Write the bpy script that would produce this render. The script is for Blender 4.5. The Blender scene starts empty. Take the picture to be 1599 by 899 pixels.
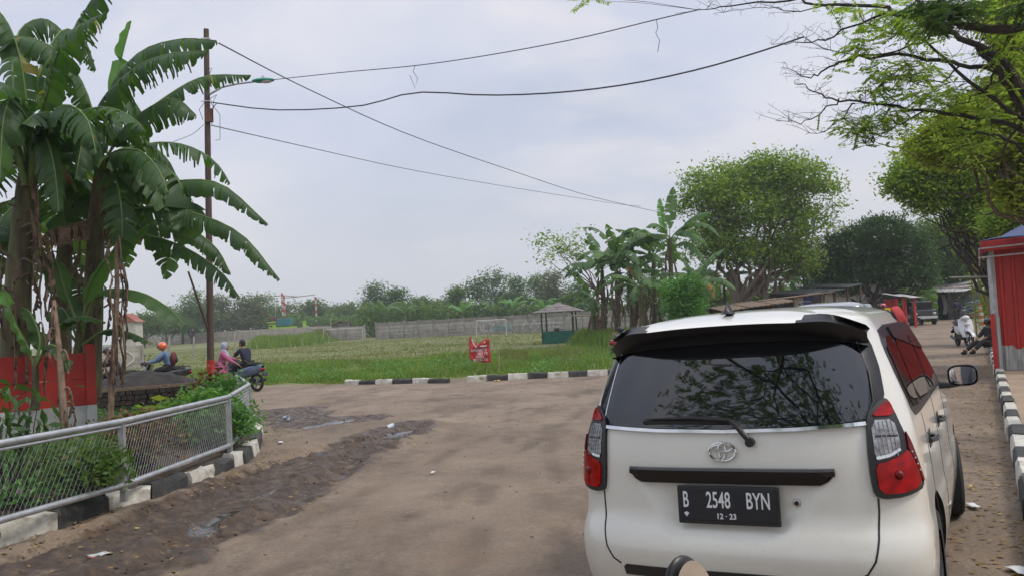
import bpy, bmesh, math, random
import numpy as np
from mathutils import Vector, Matrix, noise
R = math.radians
rnd = random.Random(7)
scene = bpy.context.scene
col = scene.collection
# ---------------------------------------------------------------- camera
F, HOR, ROLL, CH = 1320., 504., .053, 1.66
IW, IH = 1599, 899
PIT = math.atan((HOR - IH/2)*math.cos(ROLL)/F)
cd = bpy.data.cameras.new('camera'); cam = bpy.data.objects.new('camera', cd); col.objects.link(cam)
cd.sensor_width = 36; cd.lens = 36*F/IW; cd.clip_start = .05; cd.clip_end = 4000
fw = Vector((0, math.cos(PIT), math.sin(PIT))); up0 = Vector((0, -math.sin(PIT), math.cos(PIT))); rt0 = Vector((1, 0, 0))
cr_, sr_ = math.cos(ROLL), math.sin(ROLL)
rt = rt0*cr_ - up0*sr_; up = rt0*sr_ + up0*cr_
M = Matrix.Identity(4)
for i in range(3):
    M[i][0] = rt[i]; M[i][1] = up[i]; M[i][2] = -fw[i]
M[2][3] = CH
cam.matrix_world = M
scene.camera = cam
# ---------------------------------------------------------------- world, sun, exposure
SUN_EL, SUN_AZ = 55, 112          # azimuth clockwise from +Y
w = bpy.data.worlds.new('World'); scene.world = w; w.use_nodes = True
nt = w.node_tree; nt.nodes.clear()
def nn(t, kind, **kw):
    n = t.nodes.new(kind)
    for k, v in kw.items():
        if k.startswith('i_'):
            n.inputs[k[2:].replace('_', ' ')].default_value = v
        else: setattr(n, k, v)
    return n
out = nn(nt, 'ShaderNodeOutputWorld'); bg = nn(nt, 'ShaderNodeBackground'); bg.inputs['Strength'].default_value = .118
sky = nn(nt, 'ShaderNodeTexSky', sky_type='NISHITA', sun_disc=False)
sky.sun_elevation = R(SUN_EL); sky.sun_rotation = R(SUN_AZ); sky.air_density = 1.5; sky.dust_density = 3
tc = nn(nt, 'ShaderNodeTexCoord'); sep = nn(nt, 'ShaderNodeSeparateXYZ')
nt.links.new(tc.outputs['Generated'], sep.inputs[0])
# project onto a cloud plane : dir.xy / (z+0.25)
ad = nn(nt, 'ShaderNodeMath', operation='ADD'); ad.inputs[1].default_value = .42
mx0 = nn(nt, 'ShaderNodeMath', operation='MAXIMUM'); mx0.inputs[1].default_value = 0
nt.links.new(sep.outputs[2], mx0.inputs[0]); nt.links.new(mx0.outputs[0], ad.inputs[0])
dv = nn(nt, 'ShaderNodeVectorMath', operation='DIVIDE'); nt.links.new(tc.outputs['Generated'], dv.inputs[0])
cmb = nn(nt, 'ShaderNodeCombineXYZ')
for i in range(3): nt.links.new(ad.outputs[0], cmb.inputs[i])
nt.links.new(cmb.outputs[0], dv.inputs[1])
n1 = nn(nt, 'ShaderNodeTexNoise'); n1.inputs['Scale'].default_value = 1.5; n1.inputs['Detail'].default_value = 7; n1.inputs['Roughness'].default_value = .52
nt.links.new(dv.outputs[0], n1.inputs['Vector'])
cr1 = nn(nt, 'ShaderNodeValToRGB')
cr1.color_ramp.elements[0].position = .36; cr1.color_ramp.elements[0].color = (4.35, 4.8, 5.9, 1)
cr1.color_ramp.elements[1].position = .70; cr1.color_ramp.elements[1].color = (6.5, 6.5, 7.0, 1)
e = cr1.color_ramp.elements.new(.52); e.color = (5.2, 5.5, 6.6, 1)
nt.links.new(n1.outputs['Fac'], cr1.inputs[0])
n2 = nn(nt, 'ShaderNodeTexNoise'); n2.inputs['Scale'].default_value = 2.3; n2.inputs['Detail'].default_value = 6; n2.inputs['Roughness'].default_value = .5
mp2 = nn(nt, 'ShaderNodeMapping'); mp2.inputs['Location'].default_value = (3.1, 1.7, .4); mp2.inputs['Scale'].default_value = (.8, 1.5, 1)
nt.links.new(dv.outputs[0], mp2.inputs[0]); nt.links.new(mp2.outputs[0], n2.inputs['Vector'])
cr2 = nn(nt, 'ShaderNodeValToRGB')
cr2.color_ramp.elements[0].position = .56; cr2.color_ramp.elements[0].color = (0, 0, 0, 1)
cr2.color_ramp.elements[1].position = .74; cr2.color_ramp.elements[1].color = (.8, .8, .8, 1)
nt.links.new(n2.outputs['Fac'], cr2.inputs[0])
mA = nn(nt, 'ShaderNodeMix', data_type='RGBA'); nt.links.new(cr2.outputs[0], mA.inputs['Factor']); nt.links.new(cr1.outputs[0], mA.inputs['A'])
mA.inputs['B'].default_value = (7.6, 7.1, 7.0, 1)
# horizon haze
mr = nn(nt, 'ShaderNodeMapRange'); mr.inputs['From Min'].default_value = 0.02; mr.inputs['From Max'].default_value = .22
nt.links.new(sep.outputs[2], mr.inputs['Value'])
mB = nn(nt, 'ShaderNodeMix', data_type='RGBA'); nt.links.new(mr.outputs[0], mB.inputs['Factor']); mB.inputs['A'].default_value = (5.2, 5.4, 5.8, 1)
nt.links.new(mA.outputs['Result'], mB.inputs['B'])
mC = nn(nt, 'ShaderNodeMix', data_type='RGBA'); mC.inputs['Factor'].default_value = .93
nt.links.new(sky.outputs[0], mC.inputs['A']); nt.links.new(mB.outputs['Result'], mC.inputs['B'])
# overcast skies are brighter towards the zenith
mr2 = nn(nt, 'ShaderNodeMapRange'); mr2.inputs['From Min'].default_value = .38; mr2.inputs['From Max'].default_value = .95
mr2.inputs['To Min'].default_value = 1; mr2.inputs['To Max'].default_value = 1.9
nt.links.new(sep.outputs[2], mr2.inputs['Value'])
vm = nn(nt, 'ShaderNodeVectorMath', operation='SCALE'); nt.links.new(mC.outputs['Result'], vm.inputs[0]); nt.links.new(mr2.outputs[0], vm.inputs['Scale'])
nt.links.new(vm.outputs[0], bg.inputs['Color']); nt.links.new(bg.outputs[0], out.inputs[0])
sl = bpy.data.lights.new('sun', 'SUN'); sl.energy = 1.6; sl.angle = R(14); sl.color = (1, .93, .82)
so = bpy.data.objects.new('sun', sl); col.objects.link(so)
sd = Vector((math.sin(R(SUN_AZ))*math.cos(R(SUN_EL)), math.cos(R(SUN_AZ))*math.cos(R(SUN_EL)), math.sin(R(SUN_EL))))
so.rotation_euler = sd.to_track_quat('Z', 'Y').to_euler(); so.location = (0, 0, 30)
vs = scene.view_settings; vs.view_transform = 'Standard'; vs.look = 'None'; vs.exposure = 0.13; vs.gamma = 1; vs.use_curve_mapping = False
# ---------------------------------------------------------------- terrain and pixel rays
def sm(a, b, x):
    t = min(1, max(0, (x-a)/(b-a))); return t*t*(3-2*t)
def tz(x, y):
    if y <= 35: return 0
    tb = [(35, 0), (110, .35), (220, 1.35), (300, 1.55), (5000, 1.55)]
    for (a, b), (c, d) in zip(tb, tb[1:]):
        if y <= c:
            z = b+(d-b)*(y-a)/(c-a); break
    return z*sm(-.02, .12, .26-x/y)
def ray(u, v):
    a, b = u-IW/2, v-IH/2
    return (rt*a - up*b + fw*F)
def pd(u, v, Y):
    d = ray(u, v); return Vector((0, 0, CH)) + d*(Y/d.y)
def gz(u, v, z=0):
    d = ray(u, v); return Vector((0, 0, CH)) + d*((z-CH)/d.z)
def at(u, v):
    d = ray(u, v); z = 0
    for i in range(60):
        if d.z > -1e-4: return pd(u, v, 250)
        p = Vector((0, 0, CH)) + d*((z-CH)/d.z); z = .6*z+.4*tz(p.x, min(p.y, 2000))
    return Vector((p.x, p.y, z))
def gd(u, Y):           # ground point in the direction of image column u (near the horizon) at depth Y
    p = pd(u, HOR-ROLL*(u-IW/2), Y); return Vector((p.x, p.y, tz(p.x, p.y)))
KRa, KRb = gz(1592, 778), gz(1542, 538)
RD = (KRb-KRa).normalized(); RN = Vector((RD.y, -RD.x, 0))
# ---------------------------------------------------------------- materials
def mat_new(name):
    m = bpy.data.materials.new(name); m.use_nodes = True; m.node_tree.nodes.clear(); return m, m.node_tree
def pm(name, c1, c2=None, scale=5, rough=.7, bump=0, metal=0, coat=0, detail=5, spec=.5, r2=None, stretch=(1, 1, 1), lo=.35, hi=.65, ior=None, c3=None, bscale=None, emit=None, island=0):
    m, t = mat_new(name)
    o = nn(t, 'ShaderNodeOutputMaterial'); b = nn(t, 'ShaderNodeBsdfPrincipled')
    t.links.new(b.outputs[0], o.inputs[0])
    b.inputs['Roughness'].default_value = rough; b.inputs['Metallic'].default_value = metal
    b.inputs['Coat Weight'].default_value = coat; b.inputs['Specular IOR Level'].default_value = spec
    if ior: b.inputs['IOR'].default_value = ior
    if c2 is None: c2 = tuple(x*.85 for x in c1)
    g = nn(t, 'ShaderNodeTexCoord'); oi = nn(t, 'ShaderNodeObjectInfo')
    va = nn(t, 'ShaderNodeVectorMath', operation='ADD'); t.links.new(g.outputs['Object'], va.inputs[0]); t.links.new(oi.outputs['Random'], va.inputs[1])
    mp = nn(t, 'ShaderNodeMapping'); mp.inputs['Scale'].default_value = stretch; t.links.new(va.outputs[0], mp.inputs[0])
    n = nn(t, 'ShaderNodeTexNoise'); n.inputs['Scale'].default_value = scale; n.inputs['Detail'].default_value = detail; n.inputs['Roughness'].default_value = .6
    t.links.new(mp.outputs[0], n.inputs['Vector'])
    r = nn(t, 'ShaderNodeValToRGB'); r.color_ramp.elements[0].position = lo; r.color_ramp.elements[1].position = hi
    r.color_ramp.elements[0].color = (*c2, 1); r.color_ramp.elements[1].color = (*c1, 1)
    t.links.new(n.outputs['Fac'], r.inputs[0]); colout = r.outputs[0]
    if c3:
        n3 = nn(t, 'ShaderNodeTexNoise'); n3.inputs['Scale'].default_value = scale*.37; n3.inputs['Detail'].default_value = 8; n3.inputs['Roughness'].default_value = .7
        t.links.new(mp.outputs[0], n3.inputs['Vector'])
        r3 = nn(t, 'ShaderNodeValToRGB'); r3.color_ramp.elements[0].position = .55; r3.color_ramp.elements[1].position = .68
        t.links.new(n3.outputs['Fac'], r3.inputs[0])
        mm = nn(t, 'ShaderNodeMix', data_type='RGBA'); t.links.new(r3.outputs[0], mm.inputs['Factor']); t.links.new(colout, mm.inputs['A']); mm.inputs['B'].default_value = (*c3, 1)
        colout = mm.outputs['Result']
    if island:
        gi = nn(t, 'ShaderNodeNewGeometry'); mi = nn(t, 'ShaderNodeMapRange'); mi.inputs['To Min'].default_value = 1-island; mi.inputs['To Max'].default_value = 1+island; t.links.new(gi.outputs['Random Per Island'], mi.inputs['Value'])
        vi = nn(t, 'ShaderNodeVectorMath', operation='SCALE'); t.links.new(colout, vi.inputs[0]); t.links.new(mi.outputs[0], vi.inputs['Scale']); colout = vi.outputs[0]
    t.links.new(colout, b.inputs['Base Color'])
    if r2 is not None:
        q = nn(t, 'ShaderNodeMapRange'); q.inputs['From Min'].default_value = lo; q.inputs['From Max'].default_value = hi
        q.inputs['To Min'].default_value = r2; q.inputs['To Max'].default_value = rough
        t.links.new(n.outputs['Fac'], q.inputs['Value']); t.links.new(q.outputs[0], b.inputs['Roughness'])
    if bump:
        nb = nn(t, 'ShaderNodeTexNoise'); nb.inputs['Scale'].default_value = bscale or scale*3; nb.inputs['Detail'].default_value = 6
        t.links.new(mp.outputs[0], nb.inputs['Vector'])
        bp = nn(t, 'ShaderNodeBump'); bp.inputs['Strength'].default_value = bump; bp.inputs['Distance'].default_value = .02
        t.links.new(nb.outputs['Fac'], bp.inputs['Height']); t.links.new(bp.outputs[0], b.inputs['Normal'])
    if emit: b.inputs['Emission Color'].default_value = (*emit, 1); b.inputs['Emission Strength'].default_value = 1
    return m
def leafmat(name, c1, c2, c3=None, rough=.5, trans=.35, scale=.6, tcol=None, spec=.3):
    m, t = mat_new(name)
    o = nn(t, 'ShaderNodeOutputMaterial'); b = nn(t, 'ShaderNodeBsdfPrincipled'); b.inputs['Roughness'].default_value = rough; b.inputs['Specular IOR Level'].default_value = spec
    tr = nn(t, 'ShaderNodeBsdfTranslucent'); mx = nn(t, 'ShaderNodeMixShader'); mx.inputs[0].default_value = trans
    g = nn(t, 'ShaderNodeNewGeometry')
    r = nn(t, 'ShaderNodeValToRGB'); r.color_ramp.elements[0].color = (*c1, 1); r.color_ramp.elements[1].color = (*c2, 1); r.color_ramp.elements[0].position = .1; r.color_ramp.elements[1].position = .9
    n = nn(t, 'ShaderNodeTexNoise'); n.inputs['Scale'].default_value = scale; n.inputs['Detail'].default_value = 3
    t.links.new(g.outputs['Position'], n.inputs['Vector'])
    ad = nn(t, 'ShaderNodeMath', operation='MULTIPLY_ADD'); ad.inputs[1].default_value = .55; t.links.new(g.outputs['Random Per Island'], ad.inputs[0])
    m2 = nn(t, 'ShaderNodeMapRange'); m2.inputs['From Min'].default_value = .3; m2.inputs['From Max'].default_value = .7; m2.inputs['To Max'].default_value = .5
    t.links.new(n.outputs['Fac'], m2.inputs['Value']); t.links.new(m2.outputs[0], ad.inputs[2])
    t.links.new(ad.outputs[0], r.inputs[0]); co = r.outputs[0]
    if c3:
        gt = nn(t, 'ShaderNodeMath', operation='GREATER_THAN'); gt.inputs[1].default_value = .955; t.links.new(g.outputs['Random Per Island'], gt.inputs[0])
        mm = nn(t, 'ShaderNodeMix', data_type='RGBA'); t.links.new(gt.outputs[0], mm.inputs['Factor']); t.links.new(co, mm.inputs['A']); mm.inputs['B'].default_value = (*c3, 1); co = mm.outputs['Result']
    t.links.new(co, b.inputs['Base Color'])
    vv = nn(t, 'ShaderNodeVectorMath', operation='MULTIPLY'); t.links.new(co, vv.inputs[0]); vv.inputs[1].default_value = tcol or (1.6, 1.7, .7)
    t.links.new(vv.outputs[0], tr.inputs['Color'])
    t.links.new(b.outputs[0], mx.inputs[1]); t.links.new(tr.outputs[0], mx.inputs[2]); t.links.new(mx.outputs[0], o.inputs[0])
    return m
MT = {}
def D(k, *a, **kw): MT[k] = pm(k, *a, **kw)
D('kerb_white', (.62, .60, .53), (.42, .39, .32), 9, .85, .5, c3=(.20, .17, .12))
D('kerb_black', (.030, .031, .032), (.055, .052, .048), 9, .8, .5, c3=(.12, .10, .08))
D('galv', (.58, .59, .60), (.42, .43, .44), 8, .40, .1, metal=.7, r2=.5)
D('wire', (.36, .37, .37), (.24, .245, .25), 8, .5, metal=.6)
D('red_wall', (.46, .030, .020), (.32, .022, .016), 3, .6, .3, c3=(.22, .05, .035))
D('white_wall', (.50, .50, .48), (.30, .295, .28), 2.2, .8, .3, c3=(.18, .17, .15))
D('concrete', (.37, .335, .29), (.25, .225, .195), 1.3, .9, .5, c3=(.13, .12, .105), bscale=14, island=.28)
D('concrete_pale', (.42, .37, .31), (.31, .27, .23), 1.1, .9, .4, c3=(.22, .19, .165), island=.2)
D('pole_wood', (.13, .085, .065), (.065, .045, .038), 14, .85, .5, stretch=(4, 4, .4))
D('sheet_pale_green', (.22, .34, .26), (.16, .26, .2), 3, .6, .1)
D('rust_metal', (.20, .09, .05), (.10, .05, .035), 12, .8, .3)
D('black_plastic', (.012, .013, .014), (.020, .020, .021), 8, .42, .05)
D('dark_rubber', (.018, .018, .018), (.028, .027, .026), 20, .85, .3)
D('bark', (.15, .115, .085), (.07, .052, .04), 6, .95, .8, stretch=(3, 3, .5))
D('bark_dark', (.055, .042, .034), (.025, .020, .017), 9, .95, .6)
D('bark_pale', (.22, .165, .12), (.11, .085, .065), 6, .95, .8, stretch=(3, 3, .4))
D('banana_stem', (.115, .13, .045), (.085, .055, .032), 3.5, .7, .4, stretch=(3, 3, .7), c3=(.05, .035, .022))
D('dead_leaf', (.24, .165, .11), (.11, .07, .045), 6, .9, .6, c3=(.06, .04, .028))
D('dead_orange', (.42, .20, .05), (.25, .10, .03), 6, .8, .4)
D('soil', (.085, .060, .040), (.045, .032, .022), 4, .95, .9)
D('dark_sand', (.050, .041, .034), (.026, .022, .019), 5, .95, 1, bscale=40)
D('rock', (.27, .235, .19), (.15, .13, .105), 3, .9, .7, c3=(.09, .085, .06))
D('wood', (.24, .17, .11), (.12, .085, .055), 6, .85, .4, stretch=(.4, 4, 4))
D('bamboo', (.36, .27, .15), (.24, .18, .1), 5, .7, .2)
D('paint_cream', (.72, .705, .635), (.68, .66, .59), 1.6, .36, coat=1, spec=.5)
def dusty(m):
    t = m.node_tree; b = t.nodes['Principled BSDF']; src = b.inputs['Base Color'].links[0].from_socket; b.inputs['Coat Roughness'].default_value = .07
    g = nn(t, 'ShaderNodeTexCoord'); sp = nn(t, 'ShaderNodeSeparateXYZ'); t.links.new(g.outputs['Object'], sp.inputs[0]); mr_ = nn(t, 'ShaderNodeMapRange'); mr_.inputs['From Min'].default_value = .62; mr_.inputs['From Max'].default_value = .22; mr_.inputs['To Max'].default_value = .75
    t.links.new(sp.outputs[2], mr_.inputs['Value']); n = nn(t, 'ShaderNodeTexNoise'); n.inputs['Scale'].default_value = 5; n.inputs['Detail'].default_value = 9; n.inputs['Roughness'].default_value = .75; t.links.new(g.outputs['Object'], n.inputs['Vector'])
    mu = nn(t, 'ShaderNodeMath', operation='MULTIPLY'); t.links.new(mr_.outputs[0], mu.inputs[0]); t.links.new(n.outputs['Fac'], mu.inputs[1])
    n5 = nn(t, 'ShaderNodeTexNoise'); n5.inputs['Scale'].default_value = 60; n5.inputs['Detail'].default_value = 4; t.links.new(g.outputs['Object'], n5.inputs['Vector']); r5 = nn(t, 'ShaderNodeMapRange'); r5.inputs['From Min'].default_value = .62; r5.inputs['From Max'].default_value = .75; r5.inputs['To Max'].default_value = .18; t.links.new(n5.outputs['Fac'], r5.inputs['Value'])
    a5 = nn(t, 'ShaderNodeMath', operation='ADD'); t.links.new(mu.outputs[0], a5.inputs[0]); t.links.new(r5.outputs[0], a5.inputs[1])
    mx = nn(t, 'ShaderNodeMix', data_type='RGBA'); t.links.new(a5.outputs[0], mx.inputs['Factor']); t.links.new(src, mx.inputs['A']); mx.inputs['B'].default_value = (.30, .24, .17, 1); t.links.new(mx.outputs['Result'], b.inputs['Base Color'])
dusty(MT['paint_cream'])
D('tint_glass', (.006, .007, .009), (.006, .007, .009), 1, .025, spec=.5, ior=1.75)
D('side_glass', (.008, .009, .010), (.008, .009, .010), 1, .02, spec=.5, ior=1.7)
D('gloss_black', (.006, .006, .008), (.008, .008, .009), 2, .22, coat=.15, spec=.4)
D('satin_black', (.014, .014, .015), (.02, .02, .02), 9, .38)
D('chrome', (.78, .79, .80), (.70, .71, .72), 3, .09, metal=1)
D('lens_red', (.42, .003, .004), (.20, .002, .003), 22, .12, spec=.35)
D('lens_deep', (.16, .002, .003), (.10, .002, .003), 9, .12, spec=.35)
D('lens_white', (.62, .63, .64), (.42, .43, .44), 3, .05, spec=.8)
D('reflector', (.44, .44, .45), (.20, .19, .19), 30, .28, metal=.6, lo=.35, hi=.65, detail=1)
D('lens_grey', (.34, .34, .35), (.24, .24, .25), 3, .1, spec=.6)
D('spoiler_black', (.005, .005, .006), (.007, .007, .008), 3, .38, spec=.25)
D('amber', (.60, .22, .05), (.5, .18, .04), 3, .1)
D('plate_black', (.010, .012, .017), (.014, .016, .02), 4, .35)
D('plate_text', (.74, .75, .76), (.68, .69, .70), 9, .5)
D('alloy', (.30, .31, .32), (.22, .22, .23), 5, .4, metal=.8)
D('mirror', (.85, .86, .87), (.85, .86, .87), 1, .015, metal=1)
D('cloth_navy', (.022, .026, .050), (.016, .019, .036), 9, .9, .3)
D('cloth_black', (.014, .014, .016), (.022, .022, .024), 9, .9, .3)
D('cloth_pink', (.42, .12, .22), (.34, .09, .17), 9, .9, .3)
D('cloth_denim', (.13, .21, .33), (.09, .15, .25), 11, .9, .3)
D('cloth_grey', (.20, .24, .34), (.45, .46, .52), 30, .9, .2, lo=.45, hi=.55)
D('cloth_olive', (.10, .09, .06), (.07, .06, .045), 9, .9, .3)
D('skin', (.30, .155, .09), (.25, .125, .07), 6, .6)
D('hair', (.010, .009, .008), (.015, .013, .012), 20, .6)
D('orange_paint', (.72, .12, .02), (.66, .10, .02), 3, .25, coat=1)
D('pink_paint', (.70, .05, .09), (.62, .04, .08), 3, .25, coat=1)
D('scooter_white', (.66, .67, .68), (.60, .61, .62), 3, .25, coat=1)
D('scooter_black', (.015, .015, .017), (.02, .02, .02), 3, .25, coat=1)
D('scooter_red', (.45, .02, .02), (.38, .015, .015), 3, .25, coat=1)
D('scooter_blue', (.10, .17, .24), (.08, .13, .2), 3, .25, coat=1)
D('helmet_white', (.7, .7, .7), (.6, .6, .6), 3, .25, coat=1)
D('sheet_red', (.50, .026, .016), (.36, .020, .013), 3, .5, .08, c3=(.20, .035, .022), stretch=(3, 3, .35))
D('sheet_white', (.50, .50, .48), (.30, .29, .26), 4, .5, .05, stretch=(3, 3, .5), c3=(.20, .16, .12))
D('tarp_blue', (.03, .06, .20), (.022, .04, .13), 4, .55, .3)
D('tarp_black', (.010, .010, .011), (.025, .024, .023), 4, .55, .6)
D('cloth_red', (.55, .05, .05), (.40, .03, .03), 4, .75, .4)
D('paint_text', (.72, .68, .66), (.6, .5, .48), 12, .8)
D('shutter', (.30, .31, .32), (.22, .23, .24), 3, .6, .1)
D('tin_pale', (.42, .38, .35), (.24, .15, .11), 3, .7, .2)
D('tin_roof', (.55, .54, .52), (.30, .28, .26), 5, .6)
D('green_paint', (.015, .15, .10), (.012, .10, .07), 3, .6, .1, c3=(.03, .08, .055))
D('green_dark', (.012, .05, .035), (.01, .04, .03), 3, .6)
D('roof_tile', (.30, .27, .24), (.20, .175, .155), 7, .9, .6, c3=(.12, .11, .10))
D('goal_white', (.54, .54, .51), (.40, .40, .37), 6, .6)
D('paint_red', (.55, .04, .03), (.45, .03, .02), 5, .6)
D('lime_paint', (.30, .55, .02), (.25, .45, .02), 4, .5)
D('teal_tarp', (.01, .18, .19), (.01, .14, .15), 4, .6)
D('maroon', (.16, .025, .03), (.11, .02, .02), 4, .7)
D('tile_red', (.35, .10, .06), (.22, .07, .05), 4, .8)
D('house_wall', (.55, .52, .46), (.42, .40, .35), 2, .8)
D('slab', (.38, .27, .19), (.27, .19, .14), 3, .9, .3)
D('lamp_green', (.05, .32, .22), (.04, .26, .18), 4, .4)
D('paper', (.72, .72, .70), (.6, .6, .58), 9, .8)
D('plastic_clear', (.62, .66, .72), (.5, .54, .6), 9, .2)
D('yellow_paint', (.70, .45, .03), (.6, .38, .03), 4, .5)
D('graf_cyan', (.10, .36, .38), (.14, .30, .30), 6, .9)
D('graf_white', (.66, .65, .62), (.45, .43, .40), 6, .9)
D('sidewalk', (.36, .26, .17), (.26, .19, .13), 2, .95, .5, c3=(.20, .15, .10))
D('blue_panel', (.05, .10, .34), (.04, .08, .27), 3, .6)
D('fallen', (.42, .27, .08), (.20, .11, .04), 9, .9)
D('van_under', (.01, .01, .01), None, 3, .9)
D('silver_paint', (.30, .31, .34), (.28, .29, .32), 2, .3, metal=.4, coat=1)
LM = {}
LM['banana'] = leafmat('banana_leaf', (.030, .075, .024), (.075, .145, .045), rough=.50, trans=.38, scale=2.2, spec=.45, tcol=(1.8, 2.0, .6), c3=(.22, .19, .05))
LM['banana_young'] = leafmat('banana_leaf_young', (.09, .22, .05), (.14, .30, .08), rough=.4, trans=.35, scale=1.2, spec=.4)
LM['banana_far'] = leafmat('banana_leaf_far', (.050, .115, .040), (.12, .20, .070), rough=.55, trans=.35, scale=.5, c3=(.26, .20, .07))
LM['fresh'] = leafmat('leaf_fresh', (.09, .165, .030), (.24, .33, .06), (.28, .28, .06), trans=.52)
LM['yellowgreen'] = leafmat('leaf_yellowgreen', (.12, .185, .030), (.31, .36, .06), (.34, .32, .06), trans=.52)
LM['mid'] = leafmat('leaf_mid', (.055, .110, .030), (.13, .21, .055), (.17, .18, .05), trans=.45)
LM['dark'] = leafmat('leaf_dark', (.024, .062, .018), (.070, .135, .038), (.12, .13, .04), trans=.3)
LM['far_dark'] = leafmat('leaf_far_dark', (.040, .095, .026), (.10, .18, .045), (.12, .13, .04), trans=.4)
LM['olive'] = leafmat('leaf_olive', (.070, .100, .034), (.15, .18, .065), (.2, .16, .08), trans=.25)
LM['croton'] = leafmat('leaf_croton', (.10, .03, .02), (.16, .10, .03), trans=.2)
LM['grass'] = leafmat('grass_blade', (.075, .145, .025), (.21, .29, .06), (.38, .36, .18), trans=.35, scale=.35)
LM['grass_dry'] = leafmat('grass_blade_dry', (.125, .155, .040), (.19, .20, .068), (.24, .21, .09), trans=.3, scale=.12)
LM['shrub'] = leafmat('leaf_shrub', (.04, .13, .03), (.13, .28, .06), trans=.35)
MT.update(LM)
# ---------------------------------------------------------------- mesh helpers
class MB:
    def __init__(s): s.v = []; s.f = []; s.m = []; s.mi = 0
    def add(s, vs, fs):
        b = len(s.v); s.v += [tuple(v) for v in vs]
        for f in fs: s.f.append(tuple(i+b for i in f)); s.m.append(s.mi)
    def box(s, c, size, rot=None, taper=1.0):
        x, y, z = size[0]/2, size[1]/2, size[2]/2
        vs = [Vector((a*x*(taper if k > 0 else 1), b*y*(taper if k > 0 else 1), k*z)) for k in (-1, 1) for b in (-1, 1) for a in (-1, 1)]
        if rot is not None: vs = [rot @ v for v in vs]
        c = Vector(c); s.add([v+c for v in vs], [(0, 2, 3, 1), (4, 5, 7, 6), (0, 1, 5, 4), (2, 6, 7, 3), (0, 4, 6, 2), (1, 3, 7, 5)]); return s
    def beam(s, p, q, wd, ht, upv=(0, 0, 1)):
        p, q = Vector(p), Vector(q); d = (q-p); L = d.length; d.normalize(); u = Vector(upv); sdv = d.cross(u).normalized(); u = sdv.cross(d)
        rot = Matrix((sdv, d, u)).transposed(); s.box((p+q)/2, (wd, L, ht), rot); return s
    def tube(s, pts, r, n=8, caps=True):
        pts = [Vector(p) for p in pts]; k = len(pts)
        if not hasattr(r, '__len__'): r = [r]*k
        t0 = (pts[1]-pts[0]).normalized(); a = Vector((0, 0, 1)) if abs(t0.z) < .9 else Vector((1, 0, 0))
        u = t0.cross(a).normalized(); vs = []
        for i in range(k):
            t = (pts[min(i+1, k-1)]-pts[max(i-1, 0)]).normalized()
            u = (u - t*u.dot(t)).normalized(); w_ = t.cross(u)
            for j in range(n):
                an = 2*math.pi*j/n; vs.append(pts[i]+(u*math.cos(an)+w_*math.sin(an))*r[i])
        fs = [(i*n+j, i*n+(j+1) % n, (i+1)*n+(j+1) % n, (i+1)*n+j) for i in range(k-1) for j in range(n)]
        if caps: fs += [tuple(range(n-1, -1, -1)), tuple((k-1)*n+j for j in range(n))]
        s.add(vs, fs); return s
    def ball(s, c, r, n=10, m=7, rot=None):
        if not hasattr(r, '__len__'): r = (r, r, r)
        vs = []; c = Vector(c)
        for i in range(m+1):
            th = math.pi*i/m
            for j in range(n):
                ph = 2*math.pi*j/n; v = Vector((r[0]*math.sin(th)*math.cos(ph), r[1]*math.sin(th)*math.sin(ph), r[2]*math.cos(th)))
                if rot is not None: v = rot @ v
                vs.append(c+v)
        s.add(vs, [(i*n+j, (i+1)*n+j, (i+1)*n+(j+1) % n, i*n+(j+1) % n) for i in range(m) for j in range(n)]); return s
    def grid(s, fn, nu, nv):
        vs = [fn(i/nu, j/nv) for i in range(nu+1) for j in range(nv+1)]
        s.add(vs, [(i*(nv+1)+j, (i+1)*(nv+1)+j, (i+1)*(nv+1)+j+1, i*(nv+1)+j+1) for i in range(nu) for j in range(nv)]); return s
    def lathe(s, prof, n=20, c=(0, 0, 0), axis='z'):
        vs = []; c = Vector(c)
        for (r, h) in prof:
            for j in range(n):
                a = 2*math.pi*j/n
                v = Vector((r*math.cos(a), r*math.sin(a), h))
                if axis == 'x': v = Vector((v.z, v.x, v.y))
                if axis == 'y': v = Vector((v.y, v.z, v.x))
                vs.append(c+v)
        s.add(vs, [(i*n+j, i*n+(j+1) % n, (i+1)*n+(j+1) % n, (i+1)*n+j) for i in range(len(prof)-1) for j in range(n)]); return s
    def prism(s, poly, fn, depth):       # poly in 2D, fn(a,b,t)->3D, extruded t=0..depth
        n = len(poly); vs = [fn(a, b, 0) for a, b in poly]+[fn(a, b, depth) for a, b in poly]
        s.add(vs, [tuple(range(n)), tuple(range(2*n-1, n-1, -1))]+[(i, (i+1) % n, n+(i+1) % n, n+i) for i in range(n)]); return s
    def build(s, name, mats, parent=None, smooth=False, org=None, bevel=0, sharp=40):
        me = bpy.data.meshes.new(name)
        o3 = Vector(org) if org is not None else Vector((0, 0, 0))
        me.from_pydata([tuple(Vector(v)-o3) for v in s.v], [], s.f)
        if not isinstance(mats, (list, tuple)): mats = [mats]
        for m in mats: me.materials.append(MT[m] if isinstance(m, str) else m)
        if len(mats) > 1: me.polygons.foreach_set('material_index', s.m)
        if smooth:
            me.polygons.foreach_set('use_smooth', [True]*len(me.polygons)); me.set_sharp_from_angle(angle=R(sharp))
        me.update()
        ob = bpy.data.objects.new(name, me); col.objects.link(ob)
        if parent is not None: ob.parent = parent
        if org is not None and parent is None: ob.location = o3
        if bevel:
            b = ob.modifiers.new('bevel', 'BEVEL'); b.width = bevel; b.segments = 2; b.limit_method = 'ANGLE'
        return ob
def tag(o, label, cat, group=None, kind=None):
    if label: o['label'] = label
    if cat: o['category'] = cat
    if group: o['group'] = group
    if kind: o['kind'] = kind
    return o
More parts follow.
